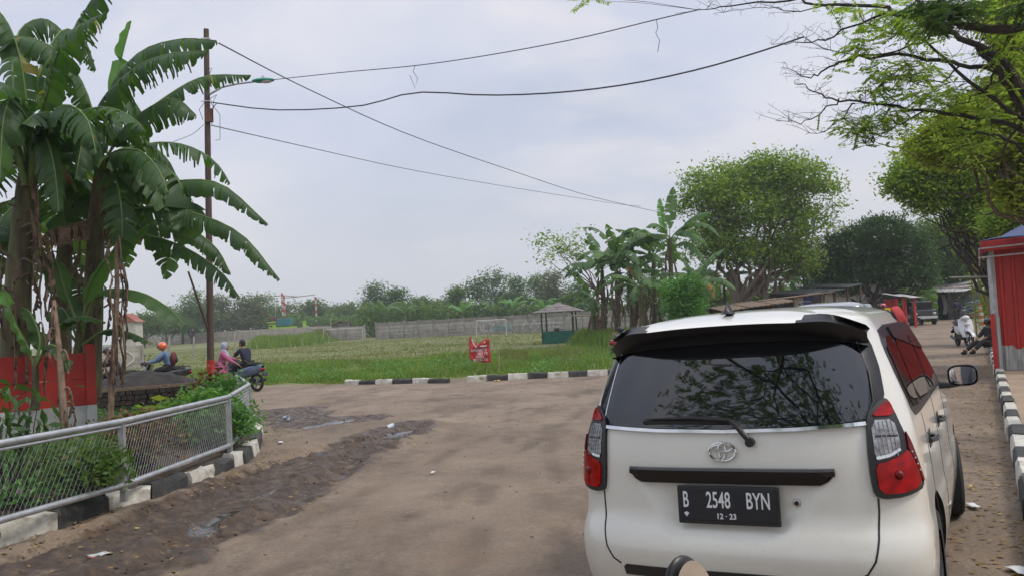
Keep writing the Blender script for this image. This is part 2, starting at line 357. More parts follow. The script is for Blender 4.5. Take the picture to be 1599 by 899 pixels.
def empty(name, loc, rz=0):
    o = bpy.data.objects.new(name, None); o.empty_display_size = .2; col.objects.link(o); o.location = loc; o.rotation_euler = (0, 0, rz); return o
def thing(name, label, cat, loc=(0, 0, 0), rz=0, group=None): return tag(empty(name, loc, rz), label, cat, group)
def struct(o): o['kind'] = 'structure'; return o
def stuff(o, label=None, cat=None):
    o['kind'] = 'stuff'
    if label: o['label'] = label
    if cat: o['category'] = cat
    return o
def copy_tree(o, parent=None):
    c = o.copy(); col.objects.link(c)
    if parent is not None: c.parent = parent
    for ch in list(o.children): copy_tree(ch, c)
    return c
def kids(ob): return list(ob.children)
# leaf clouds with numpy
def np_mesh(name, V, quads, mat, parent=None, loc=None, kq=4):
    me = bpy.data.meshes.new(name); n = len(V); k = len(quads)
    me.vertices.add(n); me.vertices.foreach_set('co', np.ascontiguousarray(V, dtype=np.float32).ravel())
    me.loops.add(k*kq); me.loops.foreach_set('vertex_index', np.ascontiguousarray(quads, dtype=np.int32).ravel())
    me.polygons.add(k); me.polygons.foreach_set('loop_start', np.arange(0, k*kq, kq, dtype=np.int32))
    try: me.polygons.foreach_set('loop_total', np.full(k, kq, dtype=np.int32))
    except Exception: pass
    me.update(calc_edges=True); me.validate()
    me.materials.append(MT[mat] if isinstance(mat, str) else mat)
    ob = bpy.data.objects.new(name, me); col.objects.link(ob)
    if parent is not None: ob.parent = parent
    if loc is not None: ob.location = loc
    return ob
def leaf_quads(C, size, rs, aspect=.45, upbias=.5, droop=0, A=None):
    n = len(C)
    if A is None:
        A = rs.normal(size=(n, 3)); A[:, 2] = A[:, 2]*.6-droop
    A = A/np.linalg.norm(A, axis=1)[:, None]
    N = rs.normal(size=(n, 3)); N[:, 2] += upbias*2
    B = np.cross(A, N); B /= np.linalg.norm(B, axis=1)[:, None]+1e-9
    s = (size*(.7+.6*rs.random(n)))[:, None]
    V = np.empty((n, 4, 3)); V[:, 0] = C-A*s*.5; V[:, 1] = C+B*s*aspect*.5-A*s*.05; V[:, 2] = C+A*s*.5; V[:, 3] = C-B*s*aspect*.5-A*s*.05
    Q = np.arange(n*4).reshape(n, 4)
    return V.reshape(-1, 3), Q
def crown_pts(blobs, n, rs, clump=.35, per=14, hollow=.45):
    # clumps of leaves gathered towards the outside of each blob
    vol = np.array([b[3]*b[4]*b[5] for b in blobs])**.67; vol = vol/vol.sum()
    out_ = []
    for b, p in zip(blobs, vol):
        k = max(3, int(n*p/per))
        d = rs.normal(size=(k, 3)); d /= np.linalg.norm(d, axis=1)[:, None]
        r = hollow+(1-hollow)*rs.random(k)**.6; r *= 1+.18*rs.normal(size=k)*.6
        c = d*r[:, None]*np.array(b[3:6])+np.array(b[:3])
        m = rs.poisson(per, k)
        cc = np.repeat(c, m, axis=0); o = rs.normal(size=cc.shape)*clump*np.array([1, 1, .55])
        out_.append(cc+o)
    return np.concatenate(out_)
def limb_path(p, q, rs, wob=.1, n=6):
    p = np.array(p, float); q = np.array(q, float); L = np.linalg.norm(q-p); pts = []
    for i in range(n+1):
        t = i/n; w_ = p+(q-p)*t
        if 0 < i < n: w_ = w_+rs.normal(size=3)*wob*L*.3
        pts.append(tuple(w_))
    return pts
def tree(name, label, cat, loc, blobs, trunk_h, r0, leaf, n, size, seed, bark='bark', group=None, clump=.35, per=14, limbs=10, lean=(0, 0), aspect=.45, droop=0, upbias=.5, hollow=.45, twigs=0, fork=1):
    rs = np.random.RandomState(seed)
    t = thing(name, label, cat, loc, 0, group)
    mb = MB()
    for fk in range(fork):
        ox = (rs.rand()-.5)*2.2*r0*fork if fork > 1 else 0; rr = r0*(1 if fork == 1 else .75)
        top = np.array([lean[0]+ox*2, lean[1], trunk_h])
        pth = limb_path((ox, 0, -.15), top, rs, .05, 6)
        mb.tube(pth, [rr*(1.35-.75*i/6 if i else 1.7) for i in range(7)], 9)
        ll = max(2, limbs//fork)
        for i in range(ll):
            b = blobs[rs.randint(len(blobs))]
            tg = np.array(b[:3])+(rs.rand(3)-.5)*np.array(b[3:6])*1.5
            s0 = .55+.45*rs.rand(); st = np.array(pth[int(s0*6)])
            lp = limb_path(st, tg, rs, .16, 6)
            mb.tube(lp, [rr*.5*(1-.85*k/6) for k in range(7)], 6)
            for q in range(2+twigs):
                k = rs.randint(2, 6); tg2 = np.array(lp[k])+rs.normal(size=3)*np.array(b[3:6])*.55
                mb.tube(limb_path(lp[k], tg2, rs, .2, 4), [rr*.17*(1-.8*j/4) for j in range(5)], 4)
    mb.build('trunk', bark, t, True)
    C = crown_pts(blobs, n, rs, clump, per, hollow)
    V, Q = leaf_quads(C, size, rs, aspect, upbias, droop)
    np_mesh('crown', V, Q, leaf, t)
    return t
def text_mesh(txt, size, mat, name, parent, loc, rot, sx=1.0, extr=.001, align='CENTER', bold=0, fn=None):
    c = bpy.data.curves.new(name, 'FONT'); c.body = txt; c.size = size; c.extrude = extr; c.align_x = align; c.align_y = 'CENTER'; c.offset = bold; c.resolution_u = 3
    o = bpy.data.objects.new(name, c); col.objects.link(o)
    dg = bpy.context.evaluated_depsgraph_get(); me = bpy.data.meshes.new_from_object(o.evaluated_get(dg)); bpy.data.objects.remove(o); bpy.data.curves.remove(c)
    me.name = name; me.materials.clear(); me.materials.append(MT[mat])
    for v in me.vertices: v.co.x *= sx
    if fn:
        for v in me.vertices: v.co = Vector(fn(v.co))
    ob = bpy.data.objects.new(name, me); col.objects.link(ob); ob.parent = parent; ob.location = loc; ob.rotation_euler = rot
    return ob
# ================================================================ GROUND
def vn(x, y, s=1, o=0): return noise.noise(Vector((x*s+o, y*s-o, o*.37)))
KL_px = [(-120, 905), (0, 854), (91, 829), (170, 797), (238, 782), (297, 762), (335, 746), (367, 732), (384, 726), (396, 714), (404, 704), (410, 688), (409, 674), (404, 662), (390, 654), (360, 648)]
KL = [gz(u, v) for u, v in KL_px]
KR0 = KRa - RD*6.4
def seg_d(p, a, b):
    ax, ay = a; bx, by = b; dx, dy = bx-ax, by-ay; t = max(0, min(1, ((p[0]-ax)*dx+(p[1]-ay)*dy)/(dx*dx+dy*dy+1e-9)))
    return math.hypot(p[0]-ax-dx*t, p[1]-ay-dy*t)
def seg(px, r): return [(tuple(gz(*a).xy), tuple(gz(*b).xy), r) for a, b in zip(px, px[1:])]
RUTS = seg([(660, 662), (600, 690), (560, 705), (520, 745), (440, 800), (330, 840), (200, 890), (60, 940)], .20)
RUTS2 = seg([(600, 680), (500, 702), (430, 722), (330, 765), (200, 812), (90, 850), (-60, 900)], .16)
MUD = seg([(640, 665), (560, 700), (470, 750), (380, 800), (250, 860), (80, 930)], .62)+seg([(600, 680), (430, 735), (300, 785), (120, 860), (-40, 910)], .50)+seg([(445, 640), (480, 660), (540, 655)], .9)
PUD = seg([(480, 667), (545, 656)], .16)+seg([(612, 678), (650, 670)], .15)+seg([(310, 832), (365, 800)], .10)+seg([(400, 780), (430, 768)], .08)
TRK = seg([(150, 930), (420, 840), (640, 740), (800, 660), (930, 605)], .11)+seg([(280, 940), (560, 850), (740, 750), (860, 670), (965, 610)], .11)+seg([(700, 960), (745, 820), (790, 700), (800, 620)], .10)+seg([(890, 960), (870, 820), (860, 700), (850, 620)], .10)
def segmin(S, p):
    return min(seg_d(p, a, b)/r for a, b, r in S)
def fieldedge(x):
    pts = [(-200, 48), (-30, 34), (-9, 28.6), (-5.3, 26.9), (3.15, 26.1), (6, 26.6)]
    if x > 6: return 26.6+(x-6)/RD.x*RD.y
    for (a, b), (c, d) in zip(pts, pts[1:]):
        if x <= c: return b+(d-b)*(x-a)/(c-a)
    return 48
def lin(a, b, st): return list(np.arange(a, b, st))
xs = [-900, -600, -400, -250, -160, -110, -80, -60, -45, -34, -26, -20, -16]+lin(-13, 7, .09)+lin(7, 20, .4)+[22, 25, 28, 32, 38, 46, 56, 70, 90, 120, 170, 260, 400, 650, 950]
ys = [-60, -30, -15, -8, -4, -2, 0, 1]+lin(2, 13, .07)+lin(13, 30, .15)+lin(30, 60, 1)+lin(60, 120, 3)+lin(120, 260, 10)+[280, 300, 340, 400, 500, 700, 1000, 1500]
gv = []; mud = []; wet = []; gra = []; trk = []
for y in ys:
    for x in xs:
        p = (x, y); z = tz(x, y) if y > 1 else 0; m_ = 0; w_ = 0; k_ = 0
        e = fieldedge(x); g_ = 0
        if y > e-1.5: g_ = sm(-.35, .5, y-e+.5*vn(x, y, .8)+.25*vn(x, y, 3.1))
        if 2 <= y <= 22 and -13 < x < 7:
            jit = .35*vn(x, y, 1.3)+.2*vn(x, y, 4)
            d = segmin(MUD, p)+jit; m_ = 1-sm(.45, 1.25, d)
            dr = min(segmin(RUTS, p), segmin(RUTS2, p))
            z += .055*(1-sm(.2, 1.0, abs(dr-1.7)))*(.6+.9*vn(x, y, 5)) - .06*(1-sm(.5, 1.3, dr))
            z += .055*max(0, vn(x, y, 5, 3))*m_+.030*vn(x, y, 11, 5)*m_+.02*vn(x, y, 22, 1)*m_
            d2 = segmin(PUD, p)+.5*vn(x, y, 3, 9); w_ = 1-sm(.7, 1.1, d2)
            if w_ > .3: z = z*(1-w_)-.012*w_
            z += .012*vn(x, y, 1.1, 2)+.006*vn(x, y, 5, 4)
            k_ = (1-sm(.5, 1.4, segmin(TRK, (x+.12*vn(x, y, .7), y))))*sm(-.25, .25, vn(x, y, 1.3, 8)); z -= .010*k_*(1-m_)
        elif y < 40 and y > 0: z += .012*vn(x, y, 1.1, 2)
        if g_ > .1 and y < 120: z += .05*g_*(.5+vn(x, y, .9))
        gv.append((x, y, z)); mud.append(m_); wet.append(w_); trk.append(k_); gra.append(g_)
nx = len(xs); ny = len(ys)
gq = np.array([(j*nx+i, j*nx+i+1, (j+1)*nx+i+1, (j+1)*nx+i) for j in range(ny-1) for i in range(nx-1)])
m, t = mat_new('ground_dirt_and_grass')
o = nn(t, 'ShaderNodeOutputMaterial'); b = nn(t, 'ShaderNodeBsdfPrincipled'); t.links.new(b.outputs[0], o.inputs[0])
g = nn(t, 'ShaderNodeTexCoord')
def attr(nm): a = nn(t, 'ShaderNodeAttribute'); a.attribute_name = nm; return a.outputs['Fac']
def noi(scale, det=6, ro=.6, st=(1, 1, 1), rotz=0):
    mp = nn(t, 'ShaderNodeMapping'); mp.inputs['Scale'].default_value = st; mp.inputs['Rotation'].default_value = (0, 0, rotz); t.links.new(g.outputs['Object'], mp.inputs[0])
    n = nn(t, 'ShaderNodeTexNoise'); n.inputs['Scale'].default_value = scale; n.inputs['Detail'].default_value = det; n.inputs['Roughness'].default_value = ro; t.links.new(mp.outputs[0], n.inputs['Vector']); return n.outputs['Fac']
def ramp(fac, els):
    r = nn(t, 'ShaderNodeValToRGB'); c = r.color_ramp
    c.elements[0].position, c.elements[0].color = els[0][0], (*els[0][1], 1); c.elements[1].position, c.elements[1].color = els[-1][0], (*els[-1][1], 1)
    for p_, c_ in els[1:-1]: q = c.elements.new(p_); q.color = (*c_, 1)
    t.links.new(fac, r.inputs[0]); return r.outputs[0]
def mixc(f, a, b_):
    q = nn(t, 'ShaderNodeMix', data_type='RGBA'); t.links.new(f, q.inputs['Factor']); t.links.new(a, q.inputs['A']); t.links.new(b_, q.inputs['B']); return q.outputs['Result']
def mth(op, a, b_):
    q = nn(t, 'ShaderNodeMath', operation=op); 
    for i, v in enumerate((a, b_)):
        if hasattr(v, 'links'): t.links.new(v, q.inputs[i])
        else: q.inputs[i].default_value = v
    return q.outputs[0]
G3 = lambda v: (v, v, v)
dirt = ramp(noi(.45, 9, .62), [(.3, (.170, .124, .084)), (.5, (.255, .190, .132)), (.68, (.34, .26, .182))])
track = ramp(noi(.9, 6, .6, (1.6, .35, 1), R(-20)), [(.42, G3(.0)), (.62, G3(1))])
dirt2 = ramp(noi(3.5, 8, .7), [(.35, (.135, .100, .068)), (.65, (.29, .218, .152))])
base = mixc(mth('MULTIPLY', track, .6), dirt, dirt2)
darkp = ramp(noi(.8, 7, .65, (1, .6, 1), R(35)), [(.50, G3(0)), (.66, G3(.7))]); dk = nn(t, 'ShaderNodeRGB'); dk.outputs[0].default_value = (.095, .070, .050, 1); base = mixc(darkp, base, dk.outputs[0])
palep = ramp(noi(1.7, 8, .7, (1, .5, 1), R(-30)), [(.58, G3(0)), (.72, G3(.55))]); pk = nn(t, 'ShaderNodeRGB'); pk.outputs[0].default_value = (.36, .285, .21, 1); base = mixc(palep, base, pk.outputs[0])
fine = ramp(noi(26, 8, .8), [(.36, G3(.74)), (.64, G3(1.13))])
vmx = nn(t, 'ShaderNodeVectorMath', operation='MULTIPLY'); t.links.new(base, vmx.inputs[0]); t.links.new(fine, vmx.inputs[1]); base = vmx.outputs[0]
tkc = nn(t, 'ShaderNodeRGB'); tkc.outputs[0].default_value = (.120, .088, .062, 1); base = mixc(mth('MULTIPLY', attr('track'), .6), base, tkc.outputs[0])
mudc = ramp(noi(7, 8, .7), [(.32, (.030, .019, .011)), (.5, (.068, .043, .025)), (.7, (.14, .090, .053))])
mk = ramp(mth('ADD', attr('mud'), mth('MULTIPLY', mth('SUBTRACT', noi(3.2, 8, .72), .5), 1.9)), [(.30, G3(0)), (.62, G3(1))])
base = mixc(mk, base, mudc)
orange = ramp(noi(1.1, 6), [(.55, G3(0)), (.75, G3(.35))])
rgbo = nn(t, 'ShaderNodeRGB'); rgbo.outputs[0].default_value = (.20, .115, .06, 1); base = mixc(orange, base, rgbo.outputs[0])
pudc = nn(t, 'ShaderNodeRGB'); pudc.outputs[0].default_value = (.03, .024, .018, 1)
wk = ramp(mth('ADD', attr('wet'), mth('MULTIPLY', mth('SUBTRACT', noi(9, 5), .5), .5)), [(.45, G3(0)), (.6, G3(1))])
base = mixc(wk, base, pudc.outputs[0])
grs = ramp(noi(.10, 8, .65, (1, 2.6, 1)), [(.32, (.085, .125, .030)), (.48, (.135, .155, .042)), (.60, (.19, .18, .062)), (.72, (.22, .155, .085))])
grs2 = ramp(noi(2.5, 8, .7, (1, 1, 1)), [(.35, G3(.62)), (.65, G3(1.25))])
vmg = nn(t, 'ShaderNodeVectorMath', operation='MULTIPLY'); t.links.new(grs, vmg.inputs[0]); t.links.new(grs2, vmg.inputs[1])
base = mixc(attr('grass'), base, vmg.outputs[0])
t.links.new(base, b.inputs['Base Color'])
ro = ramp(noi(6, 5), [(.38, G3(.30)), (.62, G3(.85))]); rb = ramp(noi(3, 5), [(.3, G3(.8)), (.7, G3(.98))])
rr = mixc(wk, mixc(mk, rb, ro), ramp(noi(3, 5), [(.3, G3(.06)), (.7, G3(.14))])); t.links.new(rr, b.inputs['Roughness'])
bm1 = nn(t, 'ShaderNodeBump'); bm1.inputs['Distance'].default_value = .045
hh = mth('ADD', noi(30, 8, .75), mth('MULTIPLY', noi(7, 6, .7), 1.5))
t.links.new(hh, bm1.inputs['Height'])
stn = nn(t, 'ShaderNodeMath', operation='MULTIPLY_ADD'); t.links.new(wk, stn.inputs[0]); stn.inputs[1].default_value = -.62; stn.inputs[2].default_value = .65
t.links.new(stn.outputs[0], bm1.inputs['Strength']); t.links.new(bm1.outputs[0], b.inputs['Normal'])
MT['ground'] = m
go = np_mesh('ground', np.array(gv), gq, 'ground')
for nm, dat in (('mud', mud), ('wet', wet), ('grass', gra), ('track', trk)):
    a = go.data.attributes.new(nm, 'FLOAT', 'POINT'); a.data.foreach_set('value', dat)
go.data.polygons.foreach_set('use_smooth', [True]*len(go.data.polygons)); struct(go)
# ---------------------------------------------------------------- kerbs
def kerb_run(name, pts, segs, wid=.15, h=.17, inward=1, start_white=True, seed=1, rough=.012):
    """pts polyline of the road-side foot of the kerb; segs list of lengths (None = follow points)"""
    rr_ = random.Random(seed); mb = MB(); wh = start_white
    for p, q in segs:
        p = Vector(p); q = Vector(q); d = (q-p).normalized(); n_ = Vector((-d.y, d.x, 0))*inward
        p = p+d*.012; q = q-d*.012; mb.mi = 0 if wh else 1
        b0 = len(mb.v); K = 5; prof = [(0, -.1), (.008, h*.78), (.035, h), (wid-.02, h), (wid, h*.85), (wid, -.1)]
        vs = []; hj = rr_.uniform(-.02, .015); oj = rr_.uniform(-.012, .012)
        for i in range(K+1):
            c = p+(q-p)*(i/K)
            for a, z in prof:
                jj = Vector((rr_.uniform(-1, 1), rr_.uniform(-1, 1), rr_.uniform(-1, 1)))*rough
                vs.append(c+n_*(a+oj)+Vector((0, 0, z+(hj if z > 0 else 0)))+jj)
        P_ = len(prof); fs = [(i*P_+j, i*P_+j+1, (i+1)*P_+j+1, (i+1)*P_+j) for i in range(K) for j in range(P_-1)]
        fs += [tuple(range(P_-1, -1, -1)), tuple(K*P_+j for j in range(P_))]
        mb.add(vs, fs); wh = not wh
    return struct(mb.build(name, ['kerb_white', 'kerb_black'], None, True, sharp=35))
def lens(p, d, ls):
    o_ = []; p = Vector(p)
    for L in ls: o_.append((p, p+d*L)); p = p+d*L
    return o_
kerb_run('kerb', None, list(zip(KL, KL[1:])), .17, .175, 1, False, 3, .020)
kerb_run('kerb', None, lens(KR0, RD, [.8]*48), .17, .20, -1, True, 4, .006)
fk1 = [gz(u, v) for u, v in [(537, 600.5), (560, 600), (586, 599.5), (612, 599), (643, 598.5), (668, 598), (699, 597.5)]]
fk2 = [gz(u, v) for u, v in [(729, 596), (760, 594.5), (793, 593), (824, 591.5), (855, 590), (888, 588.5), (918, 587), (949, 585.5), (981, 584), (1012, 582.5)]]
kerb_run('kerb', None, list(zip(fk1, fk1[1:])), .16, .15, 1, True, 5, .012)
kerb_run('kerb', None, list(zip(fk2, fk2[1:])), .16, .17, 1, True, 6, .010)
# pavement on the right, garden bed on the left
mb = MB(); A = KR0+RN*.165; 
def pave(u, v):
    p = A+RD*(u*70)+RN*(v*14); return p+Vector((0, 0, .17+.012*vn(p.x, p.y, 1.2)))
mb.grid(pave, 90, 20); struct(mb.build('pavement', 'sidewalk', None, True))
# garden bed : fan grid between the kerb and its back line
mb = MB(); kin = []
for a, b_ in zip(KL, KL[1:]):
    d = (b_-a).normalized(); n_ = Vector((-d.y, d.x, 0))
    for k in range(4): kin.append(a+(b_-a)*k/4+n_*.13)
back = [Vector((-16+ (i/(len(kin)-1))*9.0, 3+15.5*min(1, i/(len(kin)-1)*1.6), 0)) for i in range(len(kin))]
def bed(u, v):
    i = u*(len(kin)-1); k = min(int(i), len(kin)-2); f = i-k
    p = (kin[k].lerp(kin[k+1], f)).lerp(back[k].lerp(back[k+1], f), v)
    return p+Vector((0, 0, .14+(.16*sm(0, .12, v))+(.10*vn(p.x, p.y, .9)+.06*vn(p.x, p.y, 3))*sm(0, .1, v)))
mb.grid(bed, 60, 40); struct(mb.build('garden_soil', 'soil', None, True))
def bedz(x, y): return .30+.10*vn(x, y, .9)+.06*vn(x, y, 3)
# ================================================================ GRASS (stuff)
def blades(name, label, pts, hts, mat, rs, wd=.03, lean=.45, cat='grass'):
    P = np.array(pts); n = len(P); h = np.array(hts)[:, None]
    a = rs.random(n)*2*np.pi; B = np.stack([np.cos(a), np.sin(a), np.zeros(n)], 1); L = rs.normal(size=(n, 3))*lean*h; L[:, 2] = 0
    V = np.empty((n, 3, 3)); V[:, 0] = P-B*wd*.5; V[:, 1] = P+B*wd*.5; V[:, 2] = P+L+np.array([0, 0, 1])*h
    ob = np_mesh(name, V.reshape(-1, 3), np.arange(n*3).reshape(n, 3), mat, kq=3); return stuff(ob, label, cat)
rs = np.random.RandomState(11)
pts = []; hts = []
while len(pts) < 70000:
    x = rs.uniform(-16, 9); y = rs.uniform(0, 1)**1.2*18; e = fieldedge(x); 
    den = .45+1.3*vn(x, y, .35)+.8*vn(x, y, 1.4)
    if y < 1.2: den += .1
    if rs.random() > den: continue
    hh_ = (.10+.30*max(0, .4+vn(x, y, .5, 3)))*(1-.35*y/18)*sm(-.2, 1.5, y)+.04
    yy = e+y+.1
    if x > 3 and yy < fieldedge(x)+.3: continue
    pts.append((x, yy, tz(x, yy)+.02)); hts.append(hh_*rs.uniform(.5, 1.4))
blades('field_weeds', 'ragged bright green weeds and grass growing behind the black and white field kerb', pts, hts, 'grass', rs, .035)
# leafy weeds in the same verge
C = []
for i in range(900):
    x = rs.uniform(-12, 6); y = rs.uniform(.4, 11); 
    if vn(x, y, .35)+.6*vn(x, y, 1.1, 5) < .02: continue
    e = fieldedge(x)+y; k = rs.poisson(22); o_ = rs.normal(size=(k, 3))*np.array([.28, .28, .09]); C.append(np.array([x, e, .16+tz(x, e)])+o_)
C = np.concatenate(C); V, Q = leaf_quads(C, .10, rs, .6, .9)
stuff(np_mesh('broadleaf_weeds', V, Q, 'shrub'), 'low broad-leaved green creepers spreading over the verge of the field', 'weeds')
pts = []; hts = []
while len(pts) < 45000:
    x = rs.uniform(-45, 30); y = rs.uniform(0, 1)**1.5*75+40
    if y < fieldedge(x)+12 or rs.random() > .6+vn(x, y, .12): continue
    pts.append((x, y, tz(x, y))); hts.append(rs.uniform(.05, .16))
blades('field_grass', 'short olive and straw coloured grass of the open field', pts, hts, 'grass_dry', rs, .09)
# tall grass clumps: right of the hut, and the far left mound
def tallgrass(label, px, n, h, mat='grass', wd=.07):
    pts = []; hts = []
    for (u, v, Y, ru, ry) in px:
        for i in range(n//len(px)):
            uu = u+ru*rs.normal()*.5; yy = Y+ry*rs.normal()*.5; p = gd(uu, yy)
            k = math.exp(-((uu-u)/ru)**2); pts.append(tuple(p)); hts.append(h*(.35+.65*k)*rs.uniform(.6, 1.15))
    return blades('tall_grass', label, pts, hts, mat, rs, wd, .22)
tallgrass('tall feathery green grass between the green hut and the banana clump', [(945, 0, 50, 38, 5), (915, 0, 53, 22, 4), (985, 0, 46, 34, 4)], 9000, 1.0)
tallgrass('bright green mound of tall grass in front of the long boundary wall', [(440, 0, 105, 40, 8), (410, 0, 100, 22, 6), (480, 0, 120, 36, 8)], 7000, 1.5, 'grass', .12)
tallgrass('brownish dry reeds at the end of the long boundary wall', [(500, 0, 130, 20, 5)], 2500, 1.8, 'grass_dry', .12)
tallgrass('spiky pale grass growing near the striped kerb behind the red banner', [(790, 0, 38, 16, 2), (805, 0, 34, 22, 3), (870, 0, 35, 50, 3)], 4000, .55, 'grass_dry', .03)
# litter of leaves along the right kerb
C = []
for i in range(2600):
    tpar = rs.uniform(0, 26); off = -abs(rs.normal())*.55-.02 if rs.random() < .85 else -rs.uniform(0, 1.9)
    p = KR0+RD*(tpar+1)+RN*off; C.append((p.x, p.y, .012))
for i in range(420):
    k = rs.randint(len(RUTS)); a, b_, _ = (RUTS+MUD)[rs.randint(len(RUTS+MUD))]; f = rs.random(); x = a[0]+(b_[0]-a[0])*f+rs.normal()*.45; y = a[1]+(b_[1]-a[1])*f+rs.normal()*.4
    C.append((x, y, .03))
for a, b_ in zip(KL, KL[1:]):
    for i in range(40):
        f = rs.random(); q = a.lerp(b_, f); d = (b_-a).normalized(); n_ = Vector((d.y, -d.x, 0)); q = q+n_*abs(rs.normal())*.3; C.append((q.x, q.y, .02))
C = np.array(C); A_ = rs.normal(size=C.shape); A_[:, 2] *= .15; A_ /= np.linalg.norm(A_, axis=1)[:, None]
V, Q = leaf_quads(C, .045, rs, .6, 3, 0, A_)
MT['fallen_leaf'] = leafmat('fallen_leaf', (.10, .055, .022), (.34, .22, .07), (.5, .36, .08), trans=.1)
stuff(np_mesh('fallen_leaves', V, Q, 'fallen_leaf'), 'small yellow and brown fallen leaves scattered along the kerbs and the mud', 'leaves')
# weeds in the garden bed
C = []; Z = []
for i in range(2600):
    x = rs.uniform(-9, -3.2); y = rs.uniform(5, 16.5)
    if vn(x, y, .8, 7)+.5*vn(x, y, 2.2) < -.08: continue
    inside = min((seg_d((x, y), tuple(a.xy), tuple(b_.xy)) for a, b_ in zip(KL, KL[1:])))
    # left side of the kerb only
    best = min(zip(KL, KL[1:]), key=lambda s: seg_d((x, y), tuple(s[0].xy), tuple(s[1].xy))); d = best[1]-best[0]
    if d.x*(y-best[0].y)-d.y*(x-best[0].x) < 0 or inside < .22: continue
    k = rs.poisson(14); o_ = rs.normal(size=(k, 3))*np.array([.14, .14, .06]); C.append(np.array([x, y, bedz(x, y)+.06])+o_)
C = np.concatenate(C); V, Q = leaf_quads(C, .075, rs, .5, .6)
stuff(np_mesh('garden_weeds', V, Q, 'shrub'), 'small leafy green weeds covering the garden bed behind the chain link fence', 'weeds')
# ================================================================ WHITE VAN
def lerp_t(t, z):
    n = len(t)
    if z <= t[0][0]: return t[0][1]
    if z >= t[-1][0]: return t[-1][1]
    for i in range(n-1):
        if z <= t[i+1][0]:
            x0, y0 = t[i]; x1, y1 = t[i+1]
            m0 = (t[i+1][1]-t[i-1][1])/(t[i+1][0]-t[i-1][0]) if i > 0 else (y1-y0)/(x1-x0)
            m1 = (t[i+2][1]-t[i][1])/(t[i+2][0]-t[i][0]) if i < n-2 else (y1-y0)/(x1-x0)
            h = x1-x0; k = (z-x0)/h
            return (2*k**3-3*k*k+1)*y0+(k**3-2*k*k+k)*h*m0+(3*k*k-2*k**3)*y1+(k**3-k*k)*h*m1
TW = [(.18, .775), (.26, .82), (.40, .848), (.56, .853), (.66, .840), (.80, .833), (1.0, .817), (1.1, .800), (1.3, .745), (1.5, .675), (1.56, .640)]
TR = [(.18, .08), (.26, .03), (.40, -.01), (.52, -.02), (.60, .0), (.68, .035), (.80, .045), (.95, .055), (1.05, .07), (1.12, .09), (1.3, .165), (1.5, .26), (1.56, .29)]
TF = [(.18, 4.02), (.26, 4.07), (.40, 4.10), (.60, 4.09), (.74, 4.03), (.84, 3.92), (.92, 3.70), (.99, 3.30), (1.06, 3.06), (1.2, 2.82), (1.4, 2.47), (1.5, 2.30), (1.56, 2.19)]
DD, NN_ = .42, 3.6
PT = []; ST = [0]
for i in range(401):
    th = math.pi/2*i/400; PT.append((math.sin(th)**(2/NN_), DD*(1-math.cos(th)**(2/NN_))))
for p, q in zip(PT, PT[1:]): ST.append(ST[-1]+math.hypot((q[0]-p[0])*.8, q[1]-p[1]))
SC = ST[-1]
import bisect
def plan(s):
    sg = -1 if s < 0 else 1; s = abs(s)
    if s >= SC: return sg*1.0, DD+(s-SC)
    i = min(max(bisect.bisect_right(ST, s)-1, 0), 399); k = (s-ST[i])/((ST[i+1]-ST[i]) or 1)
    return sg*(PT[i][0]+(PT[i+1][0]-PT[i][0])*k), PT[i][1]+(PT[i+1][1]-PT[i][1])*k
def SS(s, z):
    a, b_ = plan(s); y = lerp_t(TR, z)+b_; w_ = lerp_t(TW, z)*(1-.018*(max(0, y-1.8)/2.2)**2)
    return Vector((a*w_, y, z))
def SN(s, z):
    e = .004; n_ = (SS(s+e, z)-SS(s-e, z)).cross(SS(s, z+e)-SS(s, z-e)); n_.normalize()
    return n_
def patch(poly, off, depth=.012, step=.045, fn=None, fnn=None):
    fn = fn or SS; fnn = fnn or SN
    bm = bmesh.new(); vs = [bm.verts.new((a, b_, 0)) for a, b_ in poly]; bm.faces.new(vs)
    bmesh.ops.triangulate(bm, faces=bm.faces[:])
    for ax in (0, 1):
        lo = min(p[ax] for p in poly); hi = max(p[ax] for p in poly); k = math.ceil(lo/step)
        while k*step < hi:
            co = [0, 0, 0]; co[ax] = k*step; no = [0, 0, 0]; no[ax] = 1
            bmesh.ops.bisect_plane(bm, geom=bm.verts[:]+bm.edges[:]+bm.faces[:], plane_co=co, plane_no=no); k += 1
    be = [e for e in bm.edges if e.is_boundary]
    r_ = bmesh.ops.extrude_edge_only(bm, edges=be); inner = {g_ for g_ in r_['geom'] if isinstance(g_, bmesh.types.BMVert)}
    bm.verts.index_update()
    mb = MB(); vv = []
    for v in bm.verts:
        p = fn(v.co.x, v.co.y); n_ = fnn(v.co.x, v.co.y); vv.append(p+n_*((off-depth) if v in inner else off))
    mb.add(vv, [tuple(x.index for x in f.verts) for f in bm.faces]); bm.free(); return mb
def sym(poly): return [(-a, b_) for a, b_ in reversed(poly)]
def strip_poly(pts, wd):
    L = []; Rr = []
    for i, p in enumerate(pts):
        a = Vector(pts[max(i-1, 0)]); c = Vector(pts[min(i+1, len(pts)-1)]); d = (c-a).normalized(); n_ = Vector((-d.y, d.x))*wd*.5
        L.append((p[0]+n_.x, p[1]+n_.y)); Rr.append((p[0]-n_.x, p[1]-n_.y))
    return L, Rr
def strip(pts, wd, off, depth=.004):
    L, Rr = strip_poly(pts, wd); mb = MB()
    for i in range(len(pts)-1):
        q = patch([L[i], L[i+1], Rr[i+1], Rr[i]], off, depth, .06); mb.add(q.v, q.f)
    return mb
def densify(pts, st=.05):
    o_ = []
    for a, b_ in zip(pts, pts[1:]):
        k = max(1, int(math.dist(a, b_)/st))
        for i in range(k): o_.append((a[0]+(b_[0]-a[0])*i/k, a[1]+(b_[1]-a[1])*i/k))
    return o_+[pts[-1]]
